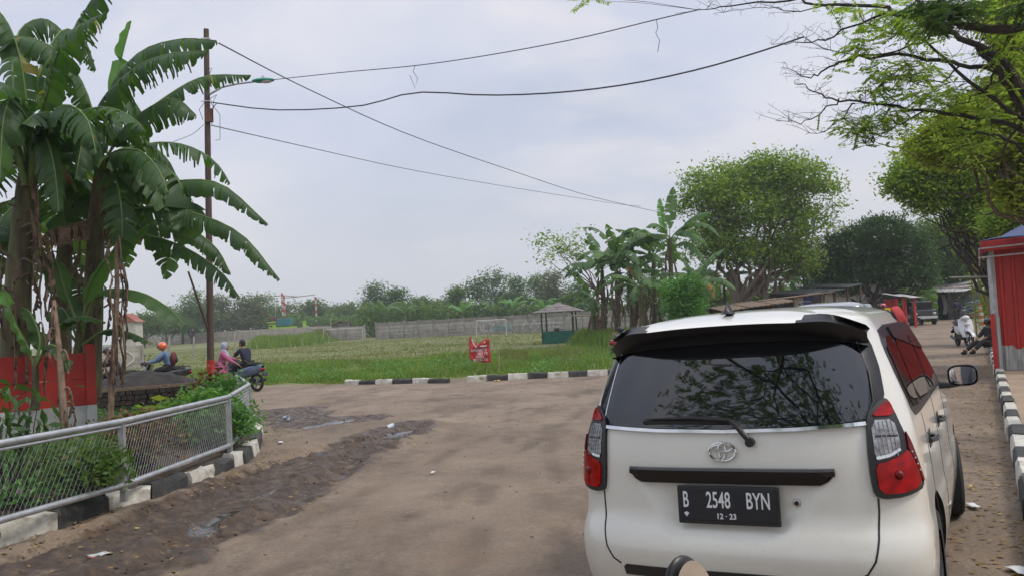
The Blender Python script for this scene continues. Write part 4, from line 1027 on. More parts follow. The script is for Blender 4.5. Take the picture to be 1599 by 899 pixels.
# ================================================================ SCOOTERS
def scooter(label, loc, rz, paint, group=None, steer=0, cat='scooter', lean=0, helmet=None, name='scooter'):
    t = thing(name, label, cat, loc, rz, group); t.rotation_euler = (0, lean, rz)
    def whl(y, st=0):
        e_ = empty('wheel', (0, y, .28), st); e_.parent = t; m_ = MB(); m_.grid(lambda i, j: Vector((.040*math.cos(2*math.pi*j), (.235+.045*math.sin(2*math.pi*j))*math.cos(2*math.pi*i), (.235+.045*math.sin(2*math.pi*j))*math.sin(2*math.pi*i))), 28, 8)
        m_.build('tyre', 'dark_rubber', e_, True); m_ = MB(); m_.lathe([(.20, -.03), (.205, 0), (.20, .03)], 28, (0, 0, 0), 'x'); m_.lathe([(.001, -.045), (.035, -.045), (.035, .045), (.001, .045)], 12, (0, 0, 0), 'x')
        for k in range(5):
            a = 2*math.pi*k/5; m_.beam((0, .03*math.cos(a), .03*math.sin(a)), (0, .205*math.cos(a), .205*math.sin(a)), .03, .028, (1, 0, 0))
        m_.build('rim', 'alloy' if paint != 'scooter_white' else 'satin_black', e_); return e_
    whl(.63, steer); whl(-.63)
    rs_ = Matrix.Rotation(steer, 3, 'Z'); P_ = lambda x, y, z: Vector((0, .55, 0))+rs_ @ Vector((x, y-.55, z))
    m_ = MB()
    for sx in (-1, 1): m_.tube([P_(sx*.075, .63, .28), P_(sx*.075, .50, .62)], .018, 8)
    m_.build('fork', 'alloy', t, True)
    m_ = MB(); m_.grid(lambda i, j: P_((j-.5)*.15*(1-.2*abs(j-.5)), .63+.325*math.cos(R(20+135*i)), .28+.325*math.sin(R(20+135*i))-.03*(2*j-1)**2), 16, 6); m_.build('front_fender', paint, t, True)
    # front apron
    m_ = MB()
    def apron(i, j):
        z = .36+.62*j; x = (i-.5)*2; wd = .10+.14*math.sin(math.pi*min(1, j*1.05)*.62+.35); y = .46+.13*(1-x*x)*(.7+.5*j)-.24*j+.07
        return Vector((x*wd, y, z))
    m_.grid(apron, 14, 12); m_.grid(lambda i, j: Vector((apron(i, j).x*.92, min(apron(i, j).y-.05, .44-.22*j+.0), apron(i, j).z)), 14, 12); m_.build('front_apron', paint, t, True)
    m_ = MB(); m_.ball(P_(0, .50, 1.02), (.13, .10, .085), 14, 9); m_.beam(P_(-.15, .42, 1.02), P_(.15, .42, 1.02), .10, .07); hb = m_.build('handlebar_cowl', paint, t, True)
    m_ = MB(); m_.ball(Vector((0, .555, .80)), (.10, .055, .055), 14, 8); m_.build('headlight', 'lens_white', t, True)
    m_ = MB(); m_.tube([P_(-.33, .33, 1.03), P_(-.15, .41, 1.04), P_(.15, .41, 1.04), P_(.33, .33, 1.03)], .014, 8); hbar = m_.build('handlebar', 'satin_black', t, True)
    for sx in (-1, 1): m_ = MB(); m_.tube([P_(sx*.21, .385, 1.037), P_(sx*.34, .325, 1.03)], .021, 8); m_.build('grip', 'dark_rubber', hbar, True)
    for sx in (-1, 1):
        m_ = MB(); m_.tube([P_(sx*.17, .41, 1.05), P_(sx*.23, .40, 1.15), P_(sx*.27, .36, 1.24)], .007, 6); ms = m_.build('mirror', 'satin_black', t, True)
        m_ = MB(); m_.ball(P_(sx*.28, .36, 1.27), (.062, .020, .042), 14, 8); m_.build('mirror_shell', 'satin_black', ms, True)
        m_ = MB(); m_.ball(P_(sx*.28, .342, 1.27), (.054, .006, .036), 14, 8); m_.build('mirror_glass', 'mirror', ms, True)
    m_ = MB(); m_.box((0, .17, .34), (.30, .50, .07)); m_.box((0, .17, .30), (.22, .55, .08)); m_.build('footboard', 'satin_black', t, bevel=.02)
    m_ = MB()
    def bodyf(i, j):
        y = .02-.92*i; a = math.pi*2*j; wd = .12+.05*math.sin(math.pi*min(1, i*1.3)); wd *= (1-.55*i**3); zc = .57+.14*i; hz = .20*(1-.55*i**2)*(.6+.4*min(1, i*6))
        return Vector((wd*math.copysign(abs(math.cos(a))**.7, math.cos(a)), y, zc+hz*math.copysign(abs(math.sin(a))**.8, math.sin(a))))
    m_.grid(bodyf, 18, 18); m_.build('body', paint, t, True)
    m_ = MB()
    def seat(i, j):
        y = .06-.80*i; a = math.pi*j; wd = .10+.06*math.sin(math.pi*min(1, i*1.25)); zc = .735+.07*sm(.35, .6, i)+.02*i
        return Vector((wd*math.cos(a), y, zc+.075*math.sin(a)**.6*(1 if 0 < i < 1 else .3)))
    m_.grid(seat, 20, 12); m_.build('seat', 'dark_rubber', t, True)
    m_ = MB(); m_.ball((0, -.90, .68), (.085, .045, .045), 12, 8); m_.build('tail_light', 'lens_red', t, True)
    m_ = MB(); m_.tube([(-.07, -.55, .86), (-.11, -.80, .86), (-.08, -.92, .84), (.08, -.92, .84), (.11, -.80, .86), (.07, -.55, .86)], .012, 6); m_.build('grab_rail', 'satin_black', t, True)
    m_ = MB(); m_.grid(lambda i, j: Vector(((j-.5)*.16, -.70-.30*math.sin(R(70*i+10)), .40+.26*math.cos(R(75*i)))), 8, 3); m_.build('rear_fender', 'satin_black', t, True)
    m_ = MB(); m_.box((0, -.965, .52), (.24, .006, .09), Matrix.Rotation(R(-20), 3, 'X')); m_.build('licence_plate', 'plate_black', t)
    m_ = MB(); m_.box((0, -.35, .32), (.16, .48, .16)); m_.tube([(.10, -.30, .26), (.13, -.50, .27), (.14, -.86, .36)], [.025, .045, .05], 10); m_.build('engine_and_exhaust', 'satin_black', t, bevel=.02)
    m_ = MB(); m_.tube([(0, -.05, .30), (-.14, -.02, .02)], .012, 6); m_.build('kick_stand', 'satin_black', t, True)
    if helmet:
        m_ = MB(); m_.ball((0, -.15, .93), (.13, .15, .13), 16, 10); m_.build('resting_helmet', helmet, t, True)
    return t
PI = math.pi
g = gd(249, 26.3); scooter('dark scooter ridden by the man in an orange helmet beside the field', (g.x, g.y, 0), R(98), 'scooter_black', 'scooters of the riders at the field edge')
RID2 = dict(RIDE)
person('rider with denim jacket, orange helmet and backpack, seen over the dark sand heap', (g.x, g.y, 0), R(98), RIDE, 'cloth_denim', 'cloth_black', head='orange_paint', backpack='maroon', group='riders passing the field')
g = gd(170, 24.5); scooter('red tailed scooter half hidden behind the dry hanging banana stem', (g.x, g.y, 0), R(95), 'scooter_red', 'scooters of the riders at the field edge')
R2 = {k: (v[0], v[1]+(.10 if v[2] > 1.1 else 0), v[2]-.04 if v[2] > 1.1 else v[2]) for k, v in RIDE.items()}
person('dark clothed rider bent forward behind the dry hanging banana stem', (g.x, g.y, 0), R(95), R2, 'cloth_black', 'cloth_black', head='scooter_black', group='riders passing the field')
# boy on scooter and woman in a headscarf
g = gz(378, 611); BOYH = R(78)
scooter('blue and silver scooter with its rear wheel by the end of the chain link fence', (g.x, g.y, 0), R(62), 'scooter_blue', 'scooters of the riders at the field edge')
BO = {k: (v[0]*.9, v[1], v[2]-.02 if v[2] > .9 else v[2]) for k, v in RIDE.items()}
BO['lha'] = (-.28, .30, 1.02)
person('boy in a navy shirt with short black hair astride the blue scooter', (g.x, g.y, 0), R(62), BO, 'cloth_navy', 'cloth_black', 'short', head='hair', look=R(10))
g = gd(346, 25.2)
WO = dict(STAND); WO.update(pel=(0, -.06, .86), chest=(0, .02, 1.14), neck=(0, .05, 1.30), head=(0, .09, 1.42), lsh=(-.16, .03, 1.22), rsh=(.16, .03, 1.22), lhip=(-.10, -.06, .83), rhip=(.10, -.06, .83), rel=(.20, .18, 1.03), rha=(.16, .42, .88), lel=(-.20, .16, 1.05), lha=(-.16, .38, 1.02), lkn=(-.12, .05, .46), rkn=(.12, .05, .46))
person('woman in a pink tunic and pale patterned headscarf standing behind the pole', (g.x, g.y, 0), R(-75), WO, 'cloth_pink', 'cloth_black', skirt='cloth_pink', head='hijab')
# right side: parked white scooter, people
g = gz(1505, 541); scooter('white scooter parked facing us beside the striped kerb', (g.x, g.y, 0), R(180-12), 'scooter_white', 'scooters parked by the sheds', steer=R(14))
def pz(u, Y, **k): q = gd(u, Y); return (q.x, q.y, 0)
person('man in dark clothes standing with his back to us in front of the grey shutter', pz(1493, 66), R(-10), STAND, 'cloth_navy', 'cloth_black', head='hair')
scooter('black scooter standing beside the man in front of the grey shutter', pz(1505, 65), R(150), 'scooter_black', 'scooters parked by the sheds')
SIT = dict(pel=(0, 0, .33), chest=(0, -.10, .64), neck=(0, -.10, .80), head=(0, -.04, .94), lsh=(-.18, -.09, .74), rsh=(.18, -.09, .74), lel=(-.24, .08, .55), rel=(.24, .08, .55), lha=(-.14, .30, .50), rha=(.14, .30, .50),
           lhip=(-.10, .02, .31), rhip=(.10, .02, .31), lkn=(-.13, .44, .40), rkn=(.13, .46, .36), lan=(-.12, .80, .14), ran=(.14, .84, .12), ltoe=(-.12, .90, .20), rtoe=(.14, .94, .18))
kq = gz(1549, 541, .2); person('person in black sitting on the striped kerb with legs stretched into the road', (kq.x+.1, kq.y+.3, -.02), R(112), SIT, 'cloth_black', 'cloth_black', head='scooter_black')
scooter('black scooter parked under the dark awning left of the red stall', pz(1419, 58), R(-70), 'scooter_black', 'scooters parked by the sheds')
scooter('black scooter parked deep behind the awning beside the red stall', pz(1437, 62), R(160), 'scooter_black', 'scooters parked by the sheds')
# scooter with helmeted rider hidden beyond the van's left shoulder
g = gd(985, 33); scooter('red scooter in the grass showing only past the left edge of the minivan', (g.x, g.y, 0), R(-80), 'scooter_red', 'scooters parked by the sheds')
LEAN = dict(RIDE); 
for k in ('chest', 'neck', 'head', 'lsh', 'rsh', 'lel', 'rel'): v = RIDE[k]; LEAN[k] = (v[0], v[1]+.0, v[2]-.28)
LEAN['chest'] = (0, -.12, 1.02); LEAN['neck'] = (0, 0, 1.10); LEAN['head'] = (0, .12, 1.16); LEAN['lsh'] = (-.18, -.03, 1.08); LEAN['rsh'] = (.18, -.03, 1.08)
person('crouched rider with a dark grey helmet beside the minivan and the tall grass', (g.x-.35, g.y-.4, 0), R(75), LEAN, 'cloth_denim', 'cloth_black', head='satin_black')
g = gd(1379, 38); person('person with a shiny pink helmet just above the minivan roof', (g.x, g.y, 0), R(160), RIDE, 'cloth_black', 'cloth_black', head='pink_paint'); scooter('dark scooter carrying the rider with the pink helmet', (g.x, g.y, 0), R(160), 'scooter_black', 'scooters parked by the sheds')
# the photographer's own scooter : its left mirror shows at the bottom edge
mpos = pd(1082, 925, 1.25)
sc = scooter('scooter at the bottom edge of the picture, only its brown reflecting mirror in view', (0, 0, 0), 0, 'scooter_black', cat='scooter')
for c in list(sc.children):
    if c.name.startswith('mirror'):
        for q in list(c.children): bpy.data.objects.remove(q)
        bpy.data.objects.remove(c)
rz_ = R(-32); lp = Matrix.Rotation(rz_, 3, 'Z') @ Vector((-.28, .36, 1.25)); sc.location = (mpos.x-lp.x, mpos.y-lp.y, mpos.z-1.25); sc.rotation_euler = (0, 0, rz_)
m_ = MB(); m_.tube([(-.17, .41, 1.03), (-.21, .41, 1.12), (-.28, .375, 1.20)], .007, 8); st_ = m_.build('mirror', 'satin_black', sc, True)
RM = Matrix.Rotation(R(68), 3, 'Z') @ Matrix.Rotation(R(-14), 3, 'Y')
m_ = MB(); c = Vector((-.28, .36, 1.235)); m_.ball(c+RM @ Vector((0, .012, 0)), (.046, .014, .070), 24, 14, RM); m_.build('mirror_shell', 'satin_black', st_, True)
m_ = MB(); n = 28; m_.add([c+RM @ Vector((.040*math.cos(2*PI*k/n), -.0065, .066*math.sin(2*PI*k/n))) for k in range(n)], [tuple(range(n))]); m_.build('mirror_glass', 'mirror', st_)
mo2 = MB(); mo2.tube([(.17, .41, 1.05), (.23, .40, 1.12), (.27, .36, 1.18)], .007, 6); mo2.ball((.28, .36, 1.21), (.062, .02, .042), 14, 8); mo2.build('mirror', 'satin_black', sc, True)
# ================================================================ WALLS, FENCE, POLE
def frame_of(p, q):
    d = Vector((q.x-p.x, q.y-p.y, 0)); L = d.length; d.normalize(); return d, Vector((-d.y, d.x, 0)), L
def precast(label, p, q, h, seed, mat='concrete', bay=2.4, group=None, courses=5, posth=.08, broken=()):
    rr_ = random.Random(seed); p = Vector(p); q = Vector(q); d, n_, L = frame_of(p, q); t = thing('concrete_wall', label, 'wall', p, 0, group); k = max(1, round(L/bay))
    rot = Matrix((d, n_, Vector((0, 0, 1)))).transposed(); zof = lambda s: tz(p.x+d.x*s, p.y+d.y*s)-p.z
    for i in range(k+1):
        s = L*i/k; m_ = MB(); c = d*s; z0 = zof(s); m_.box((c.x, c.y, z0+(h+posth)/2-.15), (.15, .20, h+posth+.3), rot); m_.build('post', mat, t, bevel=.01)
    for i in range(k):
        if i in broken: continue
        m_ = MB(); s = L*(i+.5)/k; c = d*s; z0 = zof(s); off = rr_.uniform(-.02, .02)
        for j in range(courses):
            hh_ = h/courses; o_ = rr_.uniform(-.03, .03); m_.box((c.x+n_.x*o_, c.y+n_.y*o_, z0+off+hh_*(j+.5)), (L/k-.12, .06, hh_-.035), rot @ Matrix.Rotation(R(rr_.uniform(-5, 5)), 3, 'X') @ Matrix.Rotation(R(rr_.uniform(-.5, .5)), 3, 'Y'))
        m_.build('wall_panel', mat, t)
    return t, d, n_, L
def scribble(wall, d, n_, strokes, s0, z0, mat, r=.035, nm='graffiti'):
    m_ = MB()
    for st in strokes:
        pts = [d*(s0+a)+n_*-.075+Vector((0, 0, z0+b_)) for a, b_ in st]
        for a, b_ in zip(pts, pts[1:]): m_.beam(a, b_+(b_-a).normalized()*r*.6, .012, r*2, (0, 0, 1) if abs((b_-a).normalized().z) < .9 else tuple(d))
    return m_.build(nm, mat, wall)
# main grey wall across the field
A1, B1 = gd(587, 118), gd(1060, 97)
wl, d, n_, L = precast('long weathered grey concrete panel wall behind the goal and the green hut', A1, B1, 2.3, 3)
def sxy(u, A, B, Y=None):       # distance along the wall for an image column
    dr = ray(u, HOR-ROLL*(u-IW/2)); a = (B-A); det = a.x*dr.y-a.y*dr.x; return ((-A.x*dr.y+A.y*dr.x)/det)*Vector((a.x, a.y)).length
zz = lambda s: tz(A1.x+d.x*s, A1.y+d.y*s)-A1.z
s1 = sxy(620, A1, B1); scribble(wl, d, n_, [[(0, .5), (1.0, .5)], [(0, .9), (1.1, .95)], [(.1, .3), (.9, .25)], [(0, .3), (0, 1)], [(1.6, .3), (1.2, .9), (1.9, .8)]], s1, zz(s1)+.2, 'graf_white', .03)
s1 = sxy(742, A1, B1); scribble(wl, d, n_, [[(0, .5), (.5, 1.5), (1.0, .4)], [(1.3, 1.5), (1.3, .5), (1.9, .5)], [(2.2, 1.4), (2.9, 1.4), (2.2, .5), (2.9, .5)], [(.2, 1.7), (2.8, 1.75)]], s1, zz(s1), 'graf_white', .05)
s1 = sxy(768, A1, B1); scribble(wl, d, n_, [[(0, .9), (.2, .4), (.9, .4), (1.1, .9), (.6, 1.1), (.1, .9)], [(1.4, .4), (1.6, 1.1), (1.9, .4)], [(2.1, 1.1), (2.1, .4), (2.7, .5), (2.7, 1.1), (2.1, 1.1)]], s1, zz(s1)+.1, 'graf_cyan', .07)
s1 = sxy(815, A1, B1); scribble(wl, d, n_, [[(0, .5), (.6, 1.6), (1.2, .6), (1.8, 1.6), (2.4, .6)], [(3.0, .5), (3.0, 1.6), (3.9, 1.6), (3.9, .5), (3.0, .5)], [(4.6, 1.6), (4.4, .6), (5.2, .6)], [(.2, 1.1), (5, 1.15)]], s1, zz(s1), 'graf_white', .045)
# short wall with the open corner
A2, B2 = gd(514, 126), gd(569, 120); precast('short three bay pale concrete wall inside the farther goal', A2, B2, 1.95, 4, 'concrete_pale', 4, None, 4)
# long far wall on the left
A3, B3 = gd(222, 182), gd(516, 172); w3, d3, n3, L3 = precast('long low pale concrete boundary wall below the distant trees on the left', A3, B3, 2.2, 5, 'concrete_pale', 2.6, None, 4)
def z3(s): return tz(A3.x+d3.x*s, A3.y+d3.y*s)-A3.z
for u_, stv in ((228, [[(0, .3), (0, 1.8)], [(0, 1.8), (1.2, 1.8)]]), (248, [[(1.4, 1.6), (0, 1.6), (0, .4), (1.4, .4), (1.4, 1.2)]]), (264, [[(0, 1.7), (0, .4)], [(1.1, .4), (1.1, 1.7), (2.2, 1.6), (2.2, .5)]]), (273, [[(0, .4), (0, 1.7), (1.4, 1.7)], [(0, 1.05), (1.2, 1.05)]])):
    s_ = max(0, sxy(u_, A3, B3)); scribble(w3, d3, n3, stv, s_, z3(s_), 'graf_white', .12)
precast('small distant pale wall seen through the gap between the two field walls', gd(566, 165), gd(590, 160), 2.4, 8, 'concrete_pale', 3, None, 3)
# near ruined wall with the big painted letter
A4, B4 = gd(120, 50), gd(222, 52); w4, d4, n4, L4 = precast('nearer brown concrete wall with a big painted white letter D, behind the dry stem', A4, B4, 1.45, 6, 'concrete', 2.6, None, 4, 0, ())
s_ = sxy(193, A4, B4); arc = [(0.05+.50*math.sin(PI*k/8), .18+.95*(1-k/8)) for k in range(9)]; scribble(w4, d4, n4, [[(0, .1), (0, 1.2)], [(-.12, 1.16)]+[(a_, b_) for a_, b_ in [(0.05, 1.16)]+arc+[(-.12, .14)]]], s_, 0.05, 'graf_white', .045, 'painted_letter')
s_ = sxy(183, A4, B4); scribble(w4, d4, n4, [[(0, .1), (0, 1.2)]], s_, .05, 'graf_white', .045, 'painted_stroke')
# posts standing in the field
for i, (u0, v0, u1, v1, Y, wd, lb) in enumerate([(260, 548, 265, 523, 62, .12, 'leaning grey concrete post right behind the orange helmet'), (301, 547, 303, 525, 70, .12, 'pale concrete stump post left of the utility pole'), (367, 541, 366, 519, 75, .10, 'thin grey post above the heads of the woman and the boy'),
        (401, 530, 400, 517, 120, .14, 'small dark topped post left of the grass mound'), (431, 527, 431, 516, 120, .14, 'small post rising over the grass mound'), (460, 524, 460, 514, 122, .14, 'small grey post at the right end of the grass mound')]):
    p = pd(u0, v0, Y); q = pd(u1, v1, Y); p.z = tz(p.x, p.y)-.1; m_ = MB(); m_.beam(p, q, wd, wd, (0, 1, 0)); tag(m_.build('concrete_post', 'concrete', None, org=p), lb, 'post', 'concrete posts standing in the field')
# red and white corner wall
C0 = Vector((-8.9, 11.2, 0)); C1 = gz(151, 696, .12); C1.z = 0; d, n_, L = frame_of(C0, C1); t = thing('red_and_white_wall', 'low corner wall painted red above and white below, in front of the banana plants', 'wall', C0)
rot = Matrix((d, n_, Vector((0, 0, 1)))).transposed()
bays = [(0, 1.25, 1.50), (1.25, L-.12, 1.56)]
for a, b_, h in bays:
    m_ = MB(); c = d*((a+b_)/2); zl = .76
    for j in range(2): m_.box((c.x, c.y, (j+.5)*zl/2), (b_-a-.006, .07, zl/2-.008), rot)
    m_.build('white_panel', 'white_wall', t); m_ = MB(); k = 2
    for j in range(k): m_.box((c.x, c.y, zl+(j+.5)*(h-zl)/k), (b_-a-.006, .07, (h-zl)/k-.010), rot)
    m_.build('red_panel', 'red_wall', t)
for s_, h in ((L-.06, 1.66),):
    m_ = MB(); c = d*s_; m_.box((c.x, c.y, .37), (.14, .16, .78), rot); m_.build('white_post', 'white_wall', t, bevel=.008)
    m_ = MB(); m_.box((c.x, c.y, .76+(h-.76)/2), (.142, .162, h-.76), rot); m_.box((c.x, c.y, h+.012), (.10, .12, .03), rot); m_.build('red_post', 'red_wall', t, bevel=.008)
# chain link fence
FB = [gz(-150, 868, .26), gz(0, 812, .26), gz(193, 757, .26), gz(359, 694.5, .26), gz(391, 660.5, .26), gz(371, 634, .26)]
HT = .62
t = thing('chain_link_fence', 'low galvanised chain link fence with tubular rails around the garden bed', 'fence', (FB[2].x, FB[2].y, 0)); og = Vector((FB[2].x, FB[2].y, 0))
Z = Vector((0, 0, 1)); tops = [p+Z*(.63 if i else .65) for i, p in enumerate(FB)]
for nm, pts_ in (('top_rail', tops), ('bottom_rail', FB)):
    m_ = MB(); m_.tube([p-og for p in pts_], .030, 12); m_.build(nm, 'galv', t, True)
    if nm == 'top_rail': m_ = MB(); m_.tube([p-og-Z*.052 for p in pts_], .016, 8); m_.build('top_rail_flange', 'galv', t, True)
for p in FB[:1]+FB[2:]: m_ = MB(); m_.beam(p-og-Z*.16, p-og+Z*.60, .055, .055, (1, 0, 0)); m_.build('post', 'galv', t)
for p, q in zip(FB, FB[1:]):
    m_ = MB(); d = q-p; L = d.length; d.normalize(); st = .058; H = .60; n = int((L+H*.6)/st)
    for k in range(-int(H*.6/st), n):
        for sg in (1, -1):
            s0 = k*st; s1_ = s0+H*.58; z0, z1 = (0, H) if sg == 1 else (H, 0)
            a0, a1 = s0, s1_
            if a1 < 0 or a0 > L: continue
            if a0 < 0: z0 = z0+(z1-z0)*(0-a0)/(a1-a0); a0 = 0
            if a1 > L: z1 = z0+(z1-z0)*(L-a0)/(a1-a0); a1 = L
            if a1-a0 < .01: continue
            m_.tube([p-og+d*a0+Z*z0, p-og+d*a1+Z*z1], .0015, 3, False)
    m_.build('chain_link_mesh', 'wire', t)
# utility pole with lamp and cables
PB = gd(325.5, 18); PT_ = pd(322, 46, 18); 
t = thing('utility_pole', 'tall brown utility pole with a red and white painted foot left of centre', 'pole', PB); dl = (PT_-PB)
fr = lambda v: (pd(323, v, 18)-PB).z/dl.z
m_ = MB(); m_.tube([dl*k/8 for k in range(9)], [.078-.022*k/8 for k in range(9)], 14); m_.build('shaft', 'pole_wood', t, True)
m_ = MB(); m_.tube([dl*fr(588), dl*fr(562)], .083, 14, False); m_.build('red_band', 'paint_red', t, True)
m_ = MB(); m_.tube([dl*fr(604), dl*fr(588)], .083, 14, False); m_.build('white_band', 'kerb_white', t, True)
m_ = MB(); m_.tube([dl*fr(640), dl*fr(604)], .084, 14, False); m_.build('orange_band', 'dead_orange', t, True)
m_ = MB(); m_.box(dl*fr(182)+Vector((.06, -.05, 0)), (.14, .10, .28)); m_.build('junction_box', 'rust_metal', t)
m_ = MB(); m_.box(dl*fr(62), (.18, .16, .03)); m_.tube([dl*fr(160)+Vector((-.1, -.1, 0)), dl*fr(160)+Vector((.12, -.09, 0))], .012, 6); m_.build('bracket', 'galv', t)
rr_ = random.Random(5)
for k in range(5):
    a = dl*fr(120+rr_.uniform(0, 60)); m_ = MB(); pts = [a+Vector((.06, -.07, 0))]
    ex_ = Vector((rr_.uniform(-.3, .35), -.12, rr_.uniform(-1.0, .2))); pts += [a+ex_*.5+Vector((.14, 0, .12)), a+ex_, a+ex_*.6+Vector((0, 0, -.35))]
    m_.tube([pts[0].lerp(pts[1], i/3) for i in range(3)]+[pts[1].lerp(pts[2], i/3) for i in range(3)]+[pts[2], pts[3]], .006, 4); m_.build('loose_cable', 'black_plastic', t)
p0 = PB+dl*fr(150); p1 = pd(372, 131, 17.6); p2 = pd(396, 128, 17.5); p3 = pd(426, 124, 17.4)
lt = thing('street_lamp', 'green street lamp head on a thin arm near the top of the brown pole', 'street lamp', p0)
m_ = MB(); m_.tube([Vector((0, 0, 0)), (p1-p0)*.5+Vector((0, 0, .06)), p1-p0, p2-p0], .022, 8); m_.build('arm', 'galv', lt, True)
m_ = MB(); dd_ = (p3-p2); m_.ball((p2+p3)/2-p0, (dd_.length*.55, .11, .05), 16, 9, Matrix.Rotation(math.atan2(dd_.z, dd_.x)*-1, 3, 'Y')); m_.build('lamp_housing', 'lamp_green', lt, True)
m_ = MB(); m_.ball((p2*.35+p3*.65)-p0-Vector((0, 0, .03)), (dd_.length*.28, .08, .035), 14, 8); m_.build('lamp_lens', 'lens_white', lt, True)
m_ = MB(); m_.tube([(p2+p3)/2-p0+Vector((0, 0, .03)), (p2+p3)/2-p0+Vector((0, 0, .09))], .03, 8); m_.build('photocell', 'galv', lt)
st = PB+dl*fr(525); s2 = pd(294, 424, 17.6); m_ = MB(); m_.tube([st, s2], [.03, .022], 8); tag(m_.build('leaning_stick', 'pole_wood', None, True, org=st), 'thin dark stick tied at an angle to the brown utility pole', 'stick')
def wire(label, px, r=.010, n=26, mat='black_plastic', extra=()):
    P_ = [pd(u, v, Y) for u, v, Y in px]; pts = []
    for k in range(n+1):        # Catmull through the given points
        s_ = k/n*(len(P_)-1); i = min(int(s_), len(P_)-2); f = s_-i; a, b_, c, e_ = P_[max(i-1, 0)], P_[i], P_[i+1], P_[min(i+2, len(P_)-1)]
        pts.append(.5*((2*b_)+(c-a)*f+(2*a-5*b_+4*c-e_)*f*f+(3*b_-a-3*c+e_)*f**3))
    m_ = MB(); m_.tube(pts, r, 5)
    for ex in extra: m_.tube([pd(*q) for q in ex], r*.55, 4)
    return tag(m_.build('overhead_cable', mat, None, org=P_[0]), label, 'cable', 'cables strung from the utility pole')
wire('uppermost cable rising from the street lamp to the bare branches at top right', [(426, 125, 17.4), (540, 113, 16), (648, 103, 15), (760, 87, 14), (900, 61, 13), (1025, 31, 12.3), (1090, 16, 12)], .0085, extra=[[(648, 103, 15), (645, 112, 15), (652, 122, 15), (648, 138, 15), (640, 118, 15)], [(1025, 31, 12.3), (1027, 44, 12.3), (1024, 52, 12.3), (1030, 64, 12.3), (1027, 82, 12.3)]])
wire('thick sagging cable from the junction box to the branches at right', [(330, 160, 17.9), (430, 172, 17), (560, 166, 16), (648, 145, 15), (760, 149, 14.2), (870, 145, 13.6), (980, 132, 13), (1090, 109, 12.5), (1190, 80, 12.1), (1255, 58, 12)], .013)
wire('straight cable running down from the pole top to the far tree', [(342, 68, 18), (480, 139, 26), (640, 211, 34), (800, 267, 43), (920, 306, 51), (1040, 334, 60)], .017)
wire('thin lower cable from the pole to the banana clump', [(330, 196, 18), (480, 230, 26), (640, 265, 35), (800, 293, 45), (960, 318, 56), (1000, 322, 60)], .012)
wire('short thin cable running from the pole into the banana leaves', [(318, 195, 18), (300, 210, 17.5), (270, 222, 17)], .006, 8)
wire('distant cable against the sky between the two trees on the right', [(1280, 358, 75), (1340, 352, 75), (1400, 345, 75)], .03, 6)
# ================================================================ FIELD OBJECTS
def goal(label, u0, u1, vb, vt, Y, grp, flip=1):
    a = gd(u0, Y); b_ = gd(u1, Y); h = (vb-vt)*Y/F; t = thing('football_goal', label, 'goal', a, 0, grp)
    b_ = b_-a
    for q in (Vector((0, 0, 0)), b_):
        m_ = MB(); m_.tube([q, q+Z*h], .045, 8); m_.build('goal_post', 'goal_white', t, True)
        m_ = MB(); m_.tube([q+Z*h*.98, q+Vector((1.1*flip, 1.2, 0))], .03, 8); m_.build('back_stay', 'goal_white', t, True)
    m_ = MB(); m_.tube([Z*h, b_+Z*h], .045, 8); m_.build('crossbar', 'goal_white', t, True)
goal('white football goal standing before the grey wall left of the hut', 743.5, 790, 521, 494.5, 92, 'football goals')
goal('farther white football goal framing the short pale wall', 505, 566, 527.5, 508, 116, 'football goals')
# ticket hut
hb = gd(873, 58); t = thing('ticket_hut', 'small open hut with a grey shingle roof, dark posts and green panel sides', 'hut', hb, R(-12)); pxm = F/58
Rw = 1.05
zr = 2.20
for sx in (-1, 1):
    for sy in (-1, 1):
        m_ = MB(); m_.beam((sx*Rw, sy*.9, -.1), (sx*Rw, sy*.9, zr), .09, .09, (1, 0, 0)); m_.build('post', 'green_dark', t)
for nm, c, sz in (('front_panel', (0, -.9, .42), (2.0, .03, .85)), ('back_panel', (0, .9, .42), (2.0, .03, .85)), ('side_panel', (-Rw, 0, .42), (.03, 1.7, .85)), ('side_panel', (Rw, 0, .42), (.03, 1.7, .85))):
    m_ = MB(); m_.box(c, sz); m_.build(nm, 'green_paint' if nm != 'back_panel' else 'green_dark', t)
m_ = MB(); ap = Vector((.0, 0, zr+.58)); cs = [Vector((sx*1.65, sy*1.45, zr-.06)) for sx, sy in ((-1, -1), (1, -1), (1, 1), (-1, 1))]
for i in range(4):
    a, b_ = cs[i], cs[(i+1) % 4]
    for k in range(4):
        f0, f1 = k/4, (k+1)/4+.03; z = Vector((0, 0, .035*(4-k)*0+.03))
        q = [a.lerp(ap, f0), b_.lerp(ap, f0), b_.lerp(ap, min(1, f1)), a.lerp(ap, min(1, f1))]; q = [v+Z*(.035 if j < 2 else 0) for j, v in enumerate(q)]
        m_.add(q+[v-Z*.035 for v in q], [(0, 1, 2, 3), (4, 7, 6, 5), (0, 4, 5, 1), (1, 5, 6, 2), (2, 6, 7, 3), (3, 7, 4, 0)])
m_.build('roof', 'roof_tile', t)
m_ = MB(); m_.box((0, .2, .95), (.5, .4, .05)); m_.box((-.25, .3, .6), (.3, .3, .9)); m_.build('inner_stand', 'wood', t)
